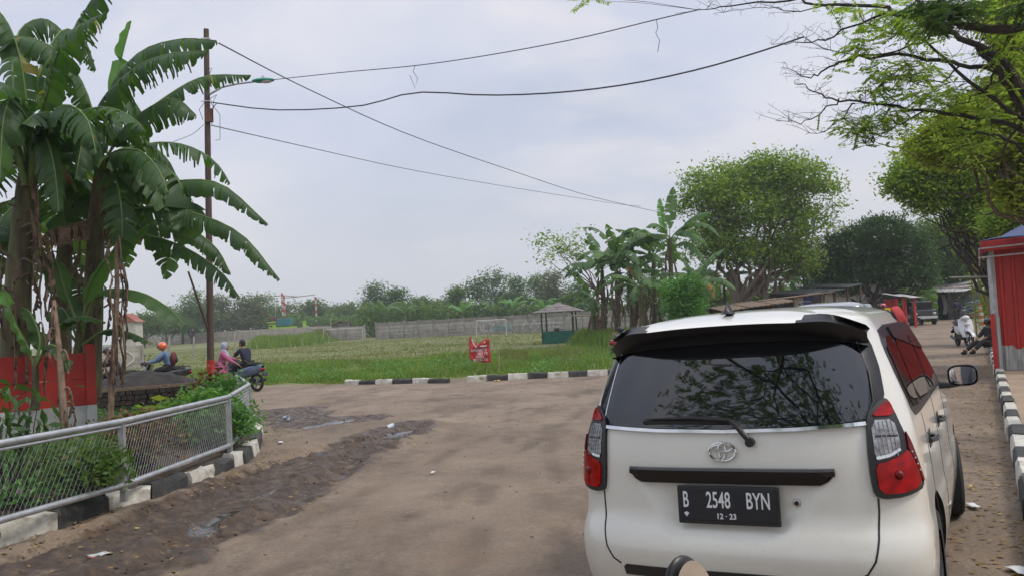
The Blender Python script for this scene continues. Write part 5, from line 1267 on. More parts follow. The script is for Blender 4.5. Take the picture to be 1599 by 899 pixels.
# bamboo rail to the right of the hut
a = pd(893, 492.5, 56); b_ = pd(1010, 492.5, 52); t = thing('bamboo_rail', 'long thin bamboo pole fixed level between the green hut and the banana clump', 'rail', (a.x, a.y, 0)); o3 = Vector((a.x, a.y, 0))
m_ = MB(); m_.tube([a-o3, (a+b_)/2-o3+Vector((0, 0, .02)), b_-o3], .045, 8); m_.build('rail', 'bamboo', t, True)
for f in (.02, .45, .72, .98): c = a.lerp(b_, f)-o3; m_ = MB(); m_.tube([(c.x, c.y, -.2), (c.x, c.y, c.z+.05)], .035, 6); m_.build('stake', 'pole_wood', t, True)
# red banner in the weeds
bc = pd(750, 548, 29.0); bw = 29/F; t = thing('red_banner', 'torn red cloth banner with white writing tied between stakes in the weeds', 'banner', (bc.x, bc.y, 0)); zc = bc.z
def px2(a, c): return Vector(((a-449)/12.84*bw, 0, zc+(548-515-c/12.84)*bw))
topl = [(235, 200), (258, 120), (285, 130), (330, 240), (380, 262), (440, 268), (500, 215), (560, 190), (640, 175)]
botl = [(225, 520), (258, 590), (285, 605), (330, 610), (380, 615), (440, 625), (500, 655), (560, 660), (655, 640)]
def bfold(a, c): return .035*math.sin(a*.033+c*.008)+.02*math.sin(c*.024+a*.01)
def ban(i, j):
    k = min(int(i*8), 7); f = i*8-k; a = Vector(topl[k]).lerp(Vector(topl[k+1]), f); b2 = Vector(botl[k]).lerp(Vector(botl[k+1]), f); q = a.lerp(b2, j)
    p = px2(q.x, q.y); p.y = bfold(q.x, q.y); return p
m_ = MB(); m_.grid(ban, 40, 16); ob = m_.build('cloth', 'cloth_red', t, True); sd_ = ob.modifiers.new('s', 'SOLIDIFY'); sd_.thickness = .006
def onban(co, cx, cy):       # text coordinates in zoomed banner pixels
    a = cx+co.x; c = cy-co.y; p = px2(a, c); p.y = bfold(a, c)-.016-co.z; return p
for tx, sz, cx, cy, sx in (('BARABETE', 74, 420, 402, .92), ('263 70', 74, 490, 468, 1.0), ('CON', 70, 440, 530, 1.0), ('0813 02 370', 66, 445, 592, .88)):
    text_mesh(tx, sz, 'paint_text', 'banner_writing', t, (0, 0, 0), (0, 0, 0), sx, .0, bold=1.5, fn=lambda co, cx=cx, cy=cy: onban(co, cx, cy))
m_ = MB()
for a, c, e_, f in ((290, 170, 335, 300), (335, 300, 390, 320), (345, 335, 560, 330), (400, 290, 560, 240), (450, 320, 590, 315)):
    m_.beam(onban(Vector((0, 0, 0)), a, c), onban(Vector((0, 0, 0)), e_, f), .008, .035*1.2)
m_.build('banner_emblem', 'paint_text', t)
for a, z0 in ((262, 110), (618, 60)): p = px2(a, z0); m_ = MB(); m_.tube([(p.x, .05, -.1), (p.x, .04, p.z)], .022, 6); m_.build('stake', 'bamboo', t, True)
for u, v0, v1, lb in ((779, 582, 548, 'thin yellowish stake in the grass right of the red banner'),): p = at(u, v0); q = pd(u, v1, p.y); m_ = MB(); m_.tube([p-Z*.1, q], .028, 6); tag(m_.build('wooden_stake', 'bamboo', None, True, org=p), lb, 'stake')
p = at(821, 560); m_ = MB(); m_.lathe([(.001, 0), (.11, 0), (.13, .05), (.12, .30), (.15, .33), (.001, .33)], 12, p); tag(m_.build('rusty_bin', 'rust_metal', None, True, org=p), 'small rusty brown bin in the pale grass left of the hut', 'bin')
# debris near the kerb
def rockobj(name, mat, p, r, seed, label, cat, group=None, flat=1.0, sub=2):
    bm = bmesh.new(); bmesh.ops.create_icosphere(bm, subdivisions=sub, radius=1)
    for v in bm.verts:
        k = 1+.28*noise.noise(v.co*1.3+Vector((seed, seed*2, 0)))+.10*noise.noise(v.co*4+Vector((seed, 0, 0))); v.co = Vector((v.co.x*r[0]*k, v.co.y*r[1]*k, v.co.z*r[2]*k))
    me = bpy.data.meshes.new(name); bm.to_mesh(me); bm.free(); me.materials.append(MT[mat]); ob = bpy.data.objects.new(name, me); col.objects.link(ob); ob.location = p; return tag(ob, label, cat, group)
p = at(896, 573); t = thing('cut_log', 'bundle of rotting brown cut wood lying just behind the field kerb', 'log', p)
for k in range(9):
    m_ = MB(); a = Vector((rnd.uniform(-.38, -.2), rnd.uniform(-.1, .2), rnd.uniform(.05, .33))); m_.tube([a, a+Vector((rnd.uniform(.4, .62), rnd.uniform(-.1, .1), rnd.uniform(-.06, .02)))], rnd.uniform(.035, .08), 8); m_.build('log_piece', 'bark_pale' if k % 2 else 'bark', t, True)
p = at(908, 558); m_ = MB(); m_.box(Vector((0, 0, .2)), (.10, .08, .5), Matrix.Rotation(R(-35), 3, 'Y')); m_.box(Vector((.2, 0, .05)), (.35, .12, .06)); ob = m_.build('broken_plank', 'slab', None); ob.location = p; tag(ob, 'broken pale plank leaning above the bundle of cut wood', 'plank')
a = at(905, 568); b_ = at(972, 562); m_ = MB(); m_.beam(a+Z*.08, b_+Z*.08, .7, .10); ob = m_.build('concrete_slab', 'slab', None, org=a); tag(ob, 'low brown concrete slab beside the cut wood, running behind the minivan', 'slab')
rockobj('rubble_lump', 'rock', at(704, 562)+Z*.05, (.35, .2, .12), 2, 'pale rubble lump lying in the weeds left of the red banner', 'rubble')
# ================================================================ BANANA PLANTS
def bleaf(parent, pts, W, tear, mat, seed, d0=.3, d1=1.2, start=.12, name='leaf', N=30, taper=1.0, off=None, ribr=.016, label=None):
    """one banana leaf: pts = midrib (local to parent); W = half width; tear 0..1; d0/d1 droop angles of the blade near the rib / at the edge"""
    rr_ = random.Random(seed); P_ = [Vector(p) for p in pts]; mb = MB()
    def cmr(s):
        s = s*(len(P_)-1); i = min(int(s), len(P_)-2); f = s-i; a, b_, c, e_ = P_[max(i-1, 0)], P_[i], P_[i+1], P_[min(i+2, len(P_)-1)]
        if i == 0: a = b_*2-c
        if i+2 > len(P_)-1: e_ = c*2-b_
        return .5*((2*b_)+(c-a)*f+(2*a-5*b_+4*c-e_)*f*f+(3*b_-a-3*c+e_)*f**3)
    st = [cmr(start+(1-start)*i/N) for i in range(N+1)]
    tn = [(st[min(i+1, N)]-st[max(i-1, 0)]).normalized() for i in range(N+1)]
    def wp(t): return W*min(1, (t/.18)**.6 if t < .18 else 1)*(1-max(0, (t-.55)/.45)**2.2*.85)*taper
    for sg in (-1, 1):
        i = 0
        while i < N:
            L = 1 if rr_.random() < tear*.8 else rr_.randint(2, 5 if tear > .2 else 12); L = min(L, N-i)
            if rr_.random() < tear*.10 and i > 2: i += 1; continue
            da = rr_.uniform(-.25, .35)*tear; ln = 1-rr_.random()*.30*tear; sw = .28+rr_.uniform(-.2, .2)*tear; K = 4; vs = []
            cen = i+L/2
            for j in range(L+1):
                q = i+j
                for k in range(K+1):
                    f = k/K; qq = cen+(q-cen)*(1-.52*tear*f**1.3) if tear > .05 else q
                    q0 = min(int(qq), N-1); ff = qq-q0; M_ = st[q0].lerp(st[q0+1], ff); T = tn[q0].lerp(tn[q0+1], ff).normalized()
                    sd_ = T.cross(Z); 
                    if sd_.length < .25: sd_ = sd_+Vector((.5, .4, 0))
                    sd_.normalize(); upn = sd_.cross(T).normalized(); dn = -upn if upn.z > 0 else upn
                    dn = (dn*.5+Vector((0, 0, -1))*.5); w_ = wp((qq)/N)*ln*f; a = d0+(d1-d0)*f*.55+da*f
                    wav = .018*math.sin(q*1.7+sg)*f*(1-tear*.5)
                    vs.append(M_+sd_*sg*math.cos(a)*w_+dn*math.sin(a)*w_+T*sw*w_*.6+upn*wav)
            b0 = (K+1); fs = [(a*b0+k, a*b0+k+1, (a+1)*b0+k+1, (a+1)*b0+k) for a in range(L) for k in range(K)]
            mb.mi = 0; mb.add(vs, fs); i += L
    mb.mi = 1; full = [cmr(i/14) for i in range(15)]
    mb.tube([p+Z*.004 for p in full], [ribr*(1.6-1.3*i/14) for i in range(15)], 5)
    ob = mb.build(name, [mat, 'rib_green' if mat != 'dead_leaf' else 'dead_leaf'], parent, True, sharp=80)
    if label: ob['label'] = label
    return ob
D('rib_green', (.16, .24, .07), (.12, .18, .05), 4, .6)
D('rib_yellow', (.30, .33, .08), (.22, .24, .06), 4, .6)
def stem(parent, pts, r, mat='banana_stem', name='pseudostem'):
    m_ = MB(); P_ = [Vector(p) for p in pts]; Q = [P_[0].lerp(P_[-1], 0)]; n = 14
    Q = []; 
    for i in range(n+1):
        s = i/n*(len(P_)-1); k = min(int(s), len(P_)-2); Q.append(P_[k].lerp(P_[k+1], s-k))
    m_.tube(Q, [r*(1.15-.5*i/n)*(1+.05*math.sin(i*2.3)) for i in range(n+1)], 12); return m_.build(name, mat, parent, True)
def dead_hang(parent, top, L, seed, w_=.12, out=.25, az=None, mat='dead_leaf'):
    rr_ = random.Random(seed); az = rr_.uniform(0, 6.28) if az is None else az; o_ = Vector((math.cos(az), math.sin(az), 0)); top = Vector(top)
    pts = [top, top+o_*out*.6+Z*.05, top+o_*out-Z*L*.3, top+o_*out*.75-Z*L*.65, top+o_*out*rr_.uniform(.4, .9)-Z*L]
    return bleaf(parent, pts, w_, .55, mat, seed, .9, 2.2, .25, 'dead_leaf', 12, 1, None, .010)
def plant_leafset(t, crown, n, L, W, seed, mat='banana', tear=.7, el=(20, 75), az0=0, azs=6.283, N=24, droop=1.0, skip=None):
    rr_ = random.Random(seed); c = Vector(crown)
    for i in range(n):
        az = az0+azs*(i+rr_.uniform(-.3, .3))/n; e = R(rr_.uniform(*el)); l_ = L*rr_.uniform(.8, 1.1); o_ = Vector((math.cos(az), math.sin(az), 0))
        pts = [c]; d = o_*math.cos(e)+Z*math.sin(e); p = c.copy(); k = 7; bend = R(rr_.uniform(70, 125))*droop*(1.15-e/1.6*.35)
        for j in range(k):
            a = e-bend*((j+.5)/k)**1.25; d = o_*math.cos(a)+Z*math.sin(a); p = p+d*l_/k; pts.append(p.copy())
        bleaf(t, pts, W*rr_.uniform(.85, 1.1), tear*rr_.uniform(.6, 1.2), mat, seed*50+i, .15, 1.0, .16, 'leaf', N)
def pix(t, P_): return [pd(u, v, Y)-t.location for u, v, Y in P_]
def dpx(v): return v
# plant B : tall plant by the wall end
def gp(u, Y, z=.1): q = pd(u, HOR-ROLL*(u-IW/2), Y); return Vector((q.x, q.y, z))
tB = thing('banana_plant', 'tall banana plant at the right end of the red wall with long arching torn leaves', 'banana plant', gp(138, 13.4), 0, 'banana plants behind the red wall')
stem(tB, pix(tB, [(140, 620, 13.4), (146, 450, 13.4), (152, 330, 13.3), (160, 250, 13.2)])[0:], .15)
LB = [([(160, 250, 13.3), (170, 150, 13.2), (215, 85, 13.0), (280, 62, 12.8), (338, 64, 12.7)], .40, .75), ([(158, 260, 13.3), (155, 170, 13.0), (205, 112, 12.6), (260, 86, 12.4), (322, 80, 12.3)], .42, .9),
      ([(160, 255, 13.4), (200, 200, 13.6), (262, 150, 13.9), (320, 120, 14.1), (392, 118, 14.3)], .30, .9), ([(160, 262, 13.3), (190, 205, 13.1), (235, 168, 12.9), (275, 155, 12.8), (306, 180, 12.8)], .42, .5),
      ([(155, 250, 13.4), (140, 160, 13.3), (105, 95, 13.1), (55, 62, 13.0), (-20, 55, 12.9)], .38, .35), ([(165, 330, 13.3), (200, 300, 13.2), (270, 284, 13.0), (345, 288, 12.9), (418, 350, 12.8)], .30, .6),
      ([(160, 350, 13.3), (215, 326, 13.1), (290, 330, 12.9), (375, 365, 12.8), (437, 437, 12.7)], .30, .75), ([(160, 355, 13.4), (210, 345, 13.5), (280, 350, 13.6), (335, 385, 13.7), (360, 427, 13.7)], .30, .35),
      ([(158, 372, 13.3), (220, 366, 13.2), (290, 388, 13.1), (345, 425, 13.0), (375, 465, 13.0)], .27, .85), ([(158, 265, 13.4), (185, 235, 13.9), (225, 225, 14.3), (262, 250, 14.6), (285, 300, 14.7)], .40, .5),
      ([(158, 270, 13.4), (175, 240, 12.7), (215, 235, 12.2), (245, 262, 12.0), (262, 300, 11.9)], .36, .5),
      ([(156, 262, 13.4), (130, 200, 13.2), (95, 190, 12.9), (60, 215, 12.7), (35, 260, 12.6)], .40, .4), ([(156, 262, 13.4), (150, 210, 12.8), (140, 195, 12.2), (128, 225, 11.8), (118, 280, 11.6)], .40, .4),
      ([(156, 262, 13.4), (170, 190, 14.2), (190, 150, 14.8), (215, 170, 15.2), (230, 230, 15.4)], .40, .4), ([(156, 262, 13.4), (120, 215, 14.2), (85, 195, 14.8), (60, 220, 15.0), (50, 290, 15.0)], .40, .4)]
for i, (pp, W_, te) in enumerate(LB): bleaf(tB, pix(tB, pp), W_, min(1, te*(.75+.5*((i*7)%5)/4)), 'banana', 100+i, .45, 1.7, .14, 'leaf', 50)
bleaf(tB, pix(tB, [(165, 240, 13.3), (178, 150, 13.3), (190, 90, 13.3), (205, 34, 13.3)]), .16, .02, 'banana_young', 130, -.9, -.6, .25, 'leaf', 20, label='pale green upright rolled young leaf')
for i in range(16): dead_hang(tB, pd(138+rnd.uniform(0, 28), 270+i*14, 13.25)-tB.location, rnd.uniform(.5, 1.1), 200+i, .10, .22)
bleaf(tB, pix(tB, [(150, 340, 13.2), (128, 348, 12.9), (100, 355, 12.7), (75, 362, 12.5), (62, 380, 12.4)]), .30, .8, 'dead_leaf', 240, .9, 2.0, .05, 'dead_leaf', 22)
bleaf(tB, pix(tB, [(180, 300, 13.2), (205, 272, 13.0), (230, 262, 12.9), (252, 285, 12.9)]), .22, .5, 'dead_orange', 241, .6, 1.8, .1, 'dead_leaf', 16)
bleaf(tB, pix(tB, [(120, 300, 13.2), (100, 262, 13.0), (85, 258, 12.9), (70, 285, 12.9)]), .22, .5, 'dead_orange', 242, .6, 1.8, .1, 'dead_leaf', 16)
plant_leafset(tB, pd(157, 268, 13.3)-tB.location, 9, 2.5, .40, 19, 'banana', .8, (5, 60), .4, 6.283, 38, 1.25)
# plant A : at the left frame edge
tA = thing('banana_plant', 'big banana plant at the left picture edge with brown dead sheaths on its stem', 'banana plant', gp(22, 12.6), 0, 'banana plants behind the red wall')
stem(tA, pix(tA, [(18, 640, 12.6), (28, 450, 12.6), (38, 330, 12.6), (45, 255, 12.6)]), .19)
LA = [([(48, 260, 12.6), (75, 150, 12.4), (105, 70, 12.2), (135, 15, 12.1), (175, -45, 12.0)], .42, .85), ([(45, 260, 12.6), (70, 160, 12.1), (88, 90, 11.7), (110, 50, 11.4), (165, 20, 11.1)], .40, .8), ([(45, 260, 12.6), (40, 150, 12.6), (25, 70, 12.5), (0, 20, 12.4), (-50, -20, 12.3)], .42, .5),
      ([(45, 262, 12.6), (65, 200, 12.0), (100, 165, 11.6), (135, 185, 11.3), (150, 240, 11.2)], .42, .5), ([(40, 262, 12.6), (15, 190, 12.4), (-25, 160, 12.2), (-70, 190, 12.0)], .42, .4), ([(45, 262, 12.6), (70, 210, 13.4), (110, 190, 14.0), (140, 230, 14.3)], .42, .4),
      ([(42, 262, 12.6), (35, 190, 12.0), (20, 150, 11.5), (5, 190, 11.2), (0, 280, 11.1)], .45, .45), ([(45, 262, 12.6), (60, 215, 12.2), (72, 215, 11.9), (85, 262, 11.7), (92, 330, 11.6)], .40, .4), ([(42, 262, 12.6), (60, 120, 13.2), (95, 50, 13.6), (130, 60, 13.8), (150, 110, 13.9)], .42, .6), ([(42, 262, 12.6), (20, 120, 13.2), (30, 50, 13.6), (70, 30, 13.8), (110, 60, 13.9)], .42, .6)]
for i, (pp, W_, te) in enumerate(LA): bleaf(tA, pix(tA, pp), W_, te, 'banana', 300+i, .45, 1.6, .14, 'leaf', 44)
for i in range(24): dead_hang(tA, pd(10+rnd.uniform(0, 55), 290+i*11, 12.4)-tA.location, rnd.uniform(.6, 1.3), 330+i, .12, .28)
plant_leafset(tA, pd(45, 268, 12.6)-tA.location, 10, 2.6, .42, 29, 'banana', .8, (5, 65), 0, 6.283, 38, 1.25)
for k, (pp, r_) in enumerate([([(75, 260, 12.4), (70, 200, 12.4), (62, 150, 12.3)], .03), ([(20, 210, 12.3), (40, 290, 12.4)], .05), ([(62, 190, 12.3), (45, 290, 12.5)], .05)]): m_ = MB(); m_.tube(pix(tA, pp), r_, 8); m_.build('leaf_stalk', 'rib_green', tA, True)
# plant C : further tall plant between them, plants D, E young
tC = thing('banana_plant', 'darker banana plant standing behind and between the two tall ones', 'banana plant', gp(95, 15.2), 0, 'banana plants behind the red wall')
stem(tC, pix(tC, [(92, 620, 15.2), (98, 450, 15.2), (104, 330, 15.2)]), .17); plant_leafset(tC, pd(104, 330, 15.2)-tC.location, 16, 2.7, .42, 9, 'banana', .45, (15, 80), 0, 6.283, 26, 1.2)
for i in range(12): dead_hang(tC, pd(90+rnd.uniform(0, 20), 350+i*16, 15.1)-tC.location, rnd.uniform(.6, 1.1), 380+i, .10, .25)
tD = thing('banana_plant', 'young banana plant with broad pale untorn leaves over the wall end', 'banana plant', gp(118, 12.9), 0, 'banana plants behind the red wall')
stem(tD, pix(tD, [(118, 640, 12.9), (120, 560, 12.9), (126, 500, 12.9)]), .07)
for i, (pp, W_, te, mt_) in enumerate([([(126, 520, 12.9), (140, 450, 12.8), (175, 395, 12.7), (232, 350, 12.6)], .20, .03, 'banana_young'), ([(126, 520, 12.9), (155, 458, 12.7), (215, 456, 12.5), (262, 480, 12.4), (288, 507, 12.3)], .24, .05, 'banana'),
        ([(126, 520, 12.9), (100, 450, 12.9), (88, 410, 13.0), (72, 400, 13.1)], .24, .1, 'banana'), ([(124, 540, 12.9), (100, 505, 12.8), (130, 494, 12.6), (165, 503, 12.5)], .12, .05, 'banana'), ([(126, 540, 12.9), (165, 516, 12.9), (205, 520, 12.9), (238, 536, 12.9)], .16, .05, 'banana'),
        ([(124, 540, 12.9), (110, 500, 13.2), (95, 480, 13.5), (80, 500, 13.7)], .24, .1, 'banana'), ([(124, 540, 12.9), (135, 480, 13.4), (120, 430, 13.7), (100, 440, 13.9)], .25, .1, 'banana')]):
    bleaf(tD, pix(tD, pp), W_, te, mt_, 400+i, .15, .8, .2, 'leaf', 24)
tE = thing('banana_plant', 'small banana sucker with one bright green leaf at the far left above the wall', 'banana plant', gp(50, 12.2), 0, 'banana plants behind the red wall')
stem(tE, pix(tE, [(55, 640, 12.2), (55, 580, 12.2), (54, 555, 12.2)]), .05)
for i, (pp, W_) in enumerate([([(54, 575, 12.2), (42, 540, 12.1), (22, 500, 12.0), (4, 445, 11.9)], .17), ([(54, 575, 12.2), (62, 530, 12.2), (48, 490, 12.2), (35, 480, 12.2)], .16), ([(54, 575, 12.2), (75, 540, 12.1), (95, 548, 12.0), (105, 580, 12.0)], .14)]): bleaf(tE, pix(tE, pp), W_, .03, 'banana_young' if i == 0 else 'banana', 430+i, .1, .6, .2, 'leaf', 20)
# hanging dry stems
def drystem(label, px, seed, n, L=.5, w_=.07):
    b_ = pd(*px[-1]); t = thing('dry_banana_stem', label, 'dry stem', b_); m_ = MB(); m_.tube(pix(t, px), [.028, .036]+[.045]*(len(px)-2), 8); m_.build('stalk', 'dead_leaf', t, True)
    rr_ = random.Random(seed)
    for i in range(n):
        f = rr_.random()*(len(px)-1); k = min(int(f), len(px)-2); p = pd(*px[k]).lerp(pd(*px[k+1]), f-k)-t.location; dead_hang(t, p, rr_.uniform(.5, 1.1)*L*1.5, seed*10+i, w_, .13)
    return t
drystem('dry brown dead banana stem hanging down by the end of the red wall', [(181, 372, 12.3), (183, 440, 12.3), (180, 520, 12.2), (174, 610, 12.1), (171, 700, 12.0)], 51, 26, .55, .085)
drystem('dry brown dead leaves dangling in front of the red wall', [(84, 470, 11.6), (92, 540, 11.2), (98, 620, 10.9), (104, 700, 10.8)], 52, 15, .45, .075)
# ---------------------------------------------------------------- garden shrubs
def shrub(label, loc, blobs, n, size, leaf, seed, group=None, stems=7, clump=.10, per=8, droop=0, aspect=.5, name='shrub', sr=.012):
    rs_ = np.random.RandomState(seed); t = thing(name, label, 'shrub', loc, 0, group)
    m_ = MB()
    for i in range(stems):
        b_ = blobs[rs_.randint(len(blobs))]; tg = np.array(b_[:3])+(rs_.rand(3)-.5)*np.array(b_[3:6])*1.4; m_.tube(limb_path((rs_.normal()*.05, rs_.normal()*.05, -.05), tg, rs_, .15, 5), [sr*(1-.7*k/5) for k in range(6)], 5)
    m_.build('stems', 'bark_dark', t, True); C = crown_pts(blobs, n, rs_, clump, per, .25); C = C[C[:, 2] > -.02]; V, Q = leaf_quads(C, size, rs_, aspect, .6, droop); np_mesh('foliage', V, Q, leaf, t); return t
def B_(p): return Vector((p.x, p.y, bedz(p.x, p.y)-.03))
shrub('lush yellow-green bush behind the chain link mesh near its far corner', B_(gz(318, 700, .2)), [(0, 0, .42, .42, .4, .38), (.3, .2, .3, .3, .3, .28)], 2600, .085, 'shrub', 61)
shrub('leafy green shrub rising above the top rail beside the foot of the pole', B_(gz(352, 668, .2)), [(0, 0, .62, .22, .22, .22), (.1, .1, .36, .3, .3, .3), (-.2, 0, .5, .22, .2, .16)], 1100, .09, 'shrub', 62)
shrub('broad leaved green plant by the middle of the top rail', B_(gz(262, 700, .2)), [(0, 0, .36, .32, .3, .22), (.35, .2, .38, .22, .2, .16)], 380, .20, 'fresh', 63, None, 6, .1, 5, 0, .55)
shrub('dark leaved shrub with reddish brown twigs low behind the mesh', B_(gz(222, 735, .2)), [(0, 0, .32, .40, .35, .28)], 1500, .07, 'croton', 64, None, 26)
shrub('dark green low bush beside the second fence post', B_(gz(140, 775, .2)), [(0, 0, .25, .35, .3, .22)], 1300, .08, 'mid', 65)
shrub('reddish croton bush at the foot of the utility pole', B_(gz(335, 655, .2)), [(0, 0, .5, .3, .3, .35)], 700, .10, 'croton', 66)
shrub('bush of tall yellowish weeds next to the pole foot', B_(gz(305, 662, .2)), [(0, 0, .26, .35, .3, .22)], 600, .09, 'yellowgreen', 67)
shrub('low weeds under the corner wall seen through the mesh', B_(gz(95, 760, .2)), [(0, 0, .2, .45, .35, .2)], 1100, .07, 'mid', 68)
# dark leafy plant in the left foreground
pF = gz(20, 790, .2); shrub('dark glossy plant with drooping lance leaves at the left edge in front of the wall', B_(pF), [(-.25, .1, 1.0, .24, .25, .16), (.0, .0, .75, .28, .3, .16), (-.3, 0, .65, .3, .3, .2), (.12, .1, .95, .16, .2, .08), (.3, 0, .62, .2, .2, .12)], 230, .15, 'dark', 69, None, 16, .14, 6, .9, .30, 'leafy_plant', .010)
# rocks
for i, (u, v, rx, ry, rz__, lb) in enumerate([(110, 735, .55, .30, .13, 'long flat tan stone behind the fence mesh on the left'), (150, 690, .50, .25, .16, 'pale brown stone slab below the dry hanging stem'), (75, 752, .22, .16, .10, 'reddish brown lump of stone low behind the mesh'), (262, 680, .38, .28, .18, 'large tan rock behind the bushes near the far fence panel'), (190, 715, .34, .26, .12, 'grey stone just left of the second fence post'), (12, 775, .22, .16, .08, 'mossy stone near the lower left corner of the fence'), (300, 690, .2, .2, .12, 'small grey rock half hidden by the lush bush')]):
    p = gz(u, v, .25); p.z = bedz(p.x, p.y)+.02; rockobj('rock', 'rock', p, (rx, ry, rz__), 10+i, lb, 'rock', 'stones in the garden bed')
# sand heap with low block edging
a = pd(152, 604, 17.2); b_ = pd(308, 598, 18.2); t = thing('block_planter', 'low dark wall of stacked blocks topped with a long plank, holding the dark sand', 'planter', (a.x, a.y, 0)); o3 = Vector((a.x, a.y, 0))
d, n_, L = frame_of(a, b_); rot = Matrix((d, n_, Vector((0, 0, 1)))).transposed(); m_ = MB(); hz = .70
for j in range(7):
    for i in range(15):
        c = d*(L*(i+.5)/15+(.5*L/15 if j % 2 else 0)*.5); m_.box((c.x+n_.x*rnd.uniform(-.02, .02), c.y+n_.y*rnd.uniform(-.02, .02), hz*(j+.5)/7), (L/15-.012, .18, hz/7-.012), rot)
m_.build('block_wall', 'dark_sand', t); m_ = MB(); m_.beam(Vector((0, 0, hz+.03))-n_*.06, d*L+Vector((0, 0, hz+.03))-n_*.06, .07, .06); m_.build('plank', 'wood', t)
hp = (a+b_)/2+n_*1.0; m_ = MB()
def heap(i, j):
    x = (i-.5)*2; y = (j-.5)*2; r_ = math.hypot(x, y); h = max(0, 1-r_**1.7); p = Vector((hp.x, hp.y, 0))+d*x*1.45+n_*y*1.1; return Vector((p.x, p.y, .62*sm(0, .5, h*2)+.42*h+.05*vn(p.x, p.y, 3)*h+.03*vn(p.x, p.y, 9)))
m_.grid(heap, 50, 40); tag(m_.build('sand_heap', 'dark_sand', None, True, org=(hp.x, hp.y, 0)), 'heap of dark sand behind the plank topped block wall', 'sand heap')
# ================================================================ BANANA CLUMP, MIDDLE
def banana(label, u, Y, vtop, n, L, W, seed, mat='banana_far', group=None, r_=.17, dead=8, tear=.8, el=(20, 85), N=16, lean=0, parts=True):
    g = gd(u, Y); cr_p = pd(u+lean, vtop, Y); t = thing('banana_plant', label, 'banana plant', g, 0, group); cl = cr_p-g; stem(t, [(0, 0, -.1), cl*.5+Vector((.05, 0, 0)), cl], r_, 'banana_stem'); plant_leafset(t, cl, n, L, W, seed, mat, tear, el, 0, 6.283, N, 1.05)
    rr_ = random.Random(seed)
    for i in range(dead): dead_hang(t, cl*rr_.uniform(.35, .98)+Vector((0, 0, 0)), rr_.uniform(.8, 2.0)*min(1, cl.z/4), seed*7+i, .22, .35)
    return t
G1 = 'banana plants of the clump in the middle distance'
banana('leftmost tall banana plant of the clump right of the green hut', 940, 50, 422, 14, 3.4, .42, 71, group=G1, dead=14)
banana('banana plant with a thick brown stem second from the left in the clump', 962, 48, 408, 13, 3.4, .42, 72, group=G1, dead=16)
banana('banana plant with dead orange leaf in the centre of the clump', 985, 49, 430, 13, 3.2, .40, 73, group=G1, dead=18)
banana('short banana plant in front of the tall central clump', 1000, 46, 452, 12, 2.8, .36, 74, group=G1, dead=10)
tb = banana('tallest banana plant of the clump with an upright leaf against the sky', 1046, 47, 375, 9, 3.3, .42, 75, group=G1, dead=10, el=(15, 60))
for i, (pp, mt_) in enumerate([([(1046, 380, 47), (1046, 345, 47), (1048, 320, 47), (1051, 292, 47)], 'banana_far'), ([(1046, 385, 47), (1038, 360, 47), (1033, 335, 47), (1030, 310, 47)], 'banana_young'), ([(1050, 385, 47), (1070, 350, 46), (1090, 335, 45), (1112, 330, 44)], 'banana_far'), ([(1050, 390, 47), (1065, 378, 46), (1085, 385, 45), (1104, 415, 44)], 'banana_far'), ([(1042, 385, 47), (1015, 368, 47), (985, 362, 47), (955, 375, 47)], 'banana_far')]): bleaf(tb, pix(tb, pp), .40, .4, mt_, 760+i, -.3 if i < 2 else .3, .3 if i < 2 else 1.3, .2, 'leaf', 20)
banana('banana plant leaning left behind the tallest one', 1020, 51, 405, 13, 3.3, .40, 77, group=G1, dead=10)
p = pd(984, 428, 47.5); og_ = tb
for u, v in ((984, 428), (1107, 455)): tt = tb; bleaf(tt, pix(tt, [(u-8, v-8, 47), (u-2, v-12, 46.8), (u+6, v-6, 46.6), (u+8, v+10, 46.5)]), .28, .2, 'dead_orange', int(u), .5, 1.5, .1, 'dead_leaf', 12)
g = gd(915, 56); tree('slender_tree', 'thin sparse tree with twiggy branches reaching left beside the banana clump', 'tree', g, [((pd(u, v, 56)-g).x, (pd(u, v, 56)-g).y, (pd(u, v, 56)-g).z, 1.0, .8, .7) for u, v in ((872, 380), (890, 395), (866, 400), (842, 378), (905, 372))], 4.0, .09, 'fresh', 650, .26, 81, 'bark', None, .35, 7, 9, (1, 0))
for u, vt, lb, sd_ in ((925, 470, 'low banana plant with broad leaves at the left foot of the clump', 78), (1030, 470, 'low leafy banana plant at the foot of the tallest one', 79)): banana(lb, u, 52, vt, 11, 2.6, .4, sd_, group=G1, dead=6)
# fresh shrub at the right of the clump
g = gd(1066, 40); tree('small_tree', 'bright green bushy young tree just above the left part of the minivan roof', 'tree', g, [((pd(u, v, 40)-g).x, (pd(u, v, 40)-g).y, (pd(u, v, 40)-g).z, rx, .8, rz__) for u, v, rx, rz__ in ((1062, 475, .85, .7), (1078, 448, .8, .6), (1050, 452, .7, .6), (1085, 480, .5, .6), (1068, 500, .8, .6))], 1.6, .07, 'shrub', 5500, .17, 82, 'bark', None, .18, 12, 8)
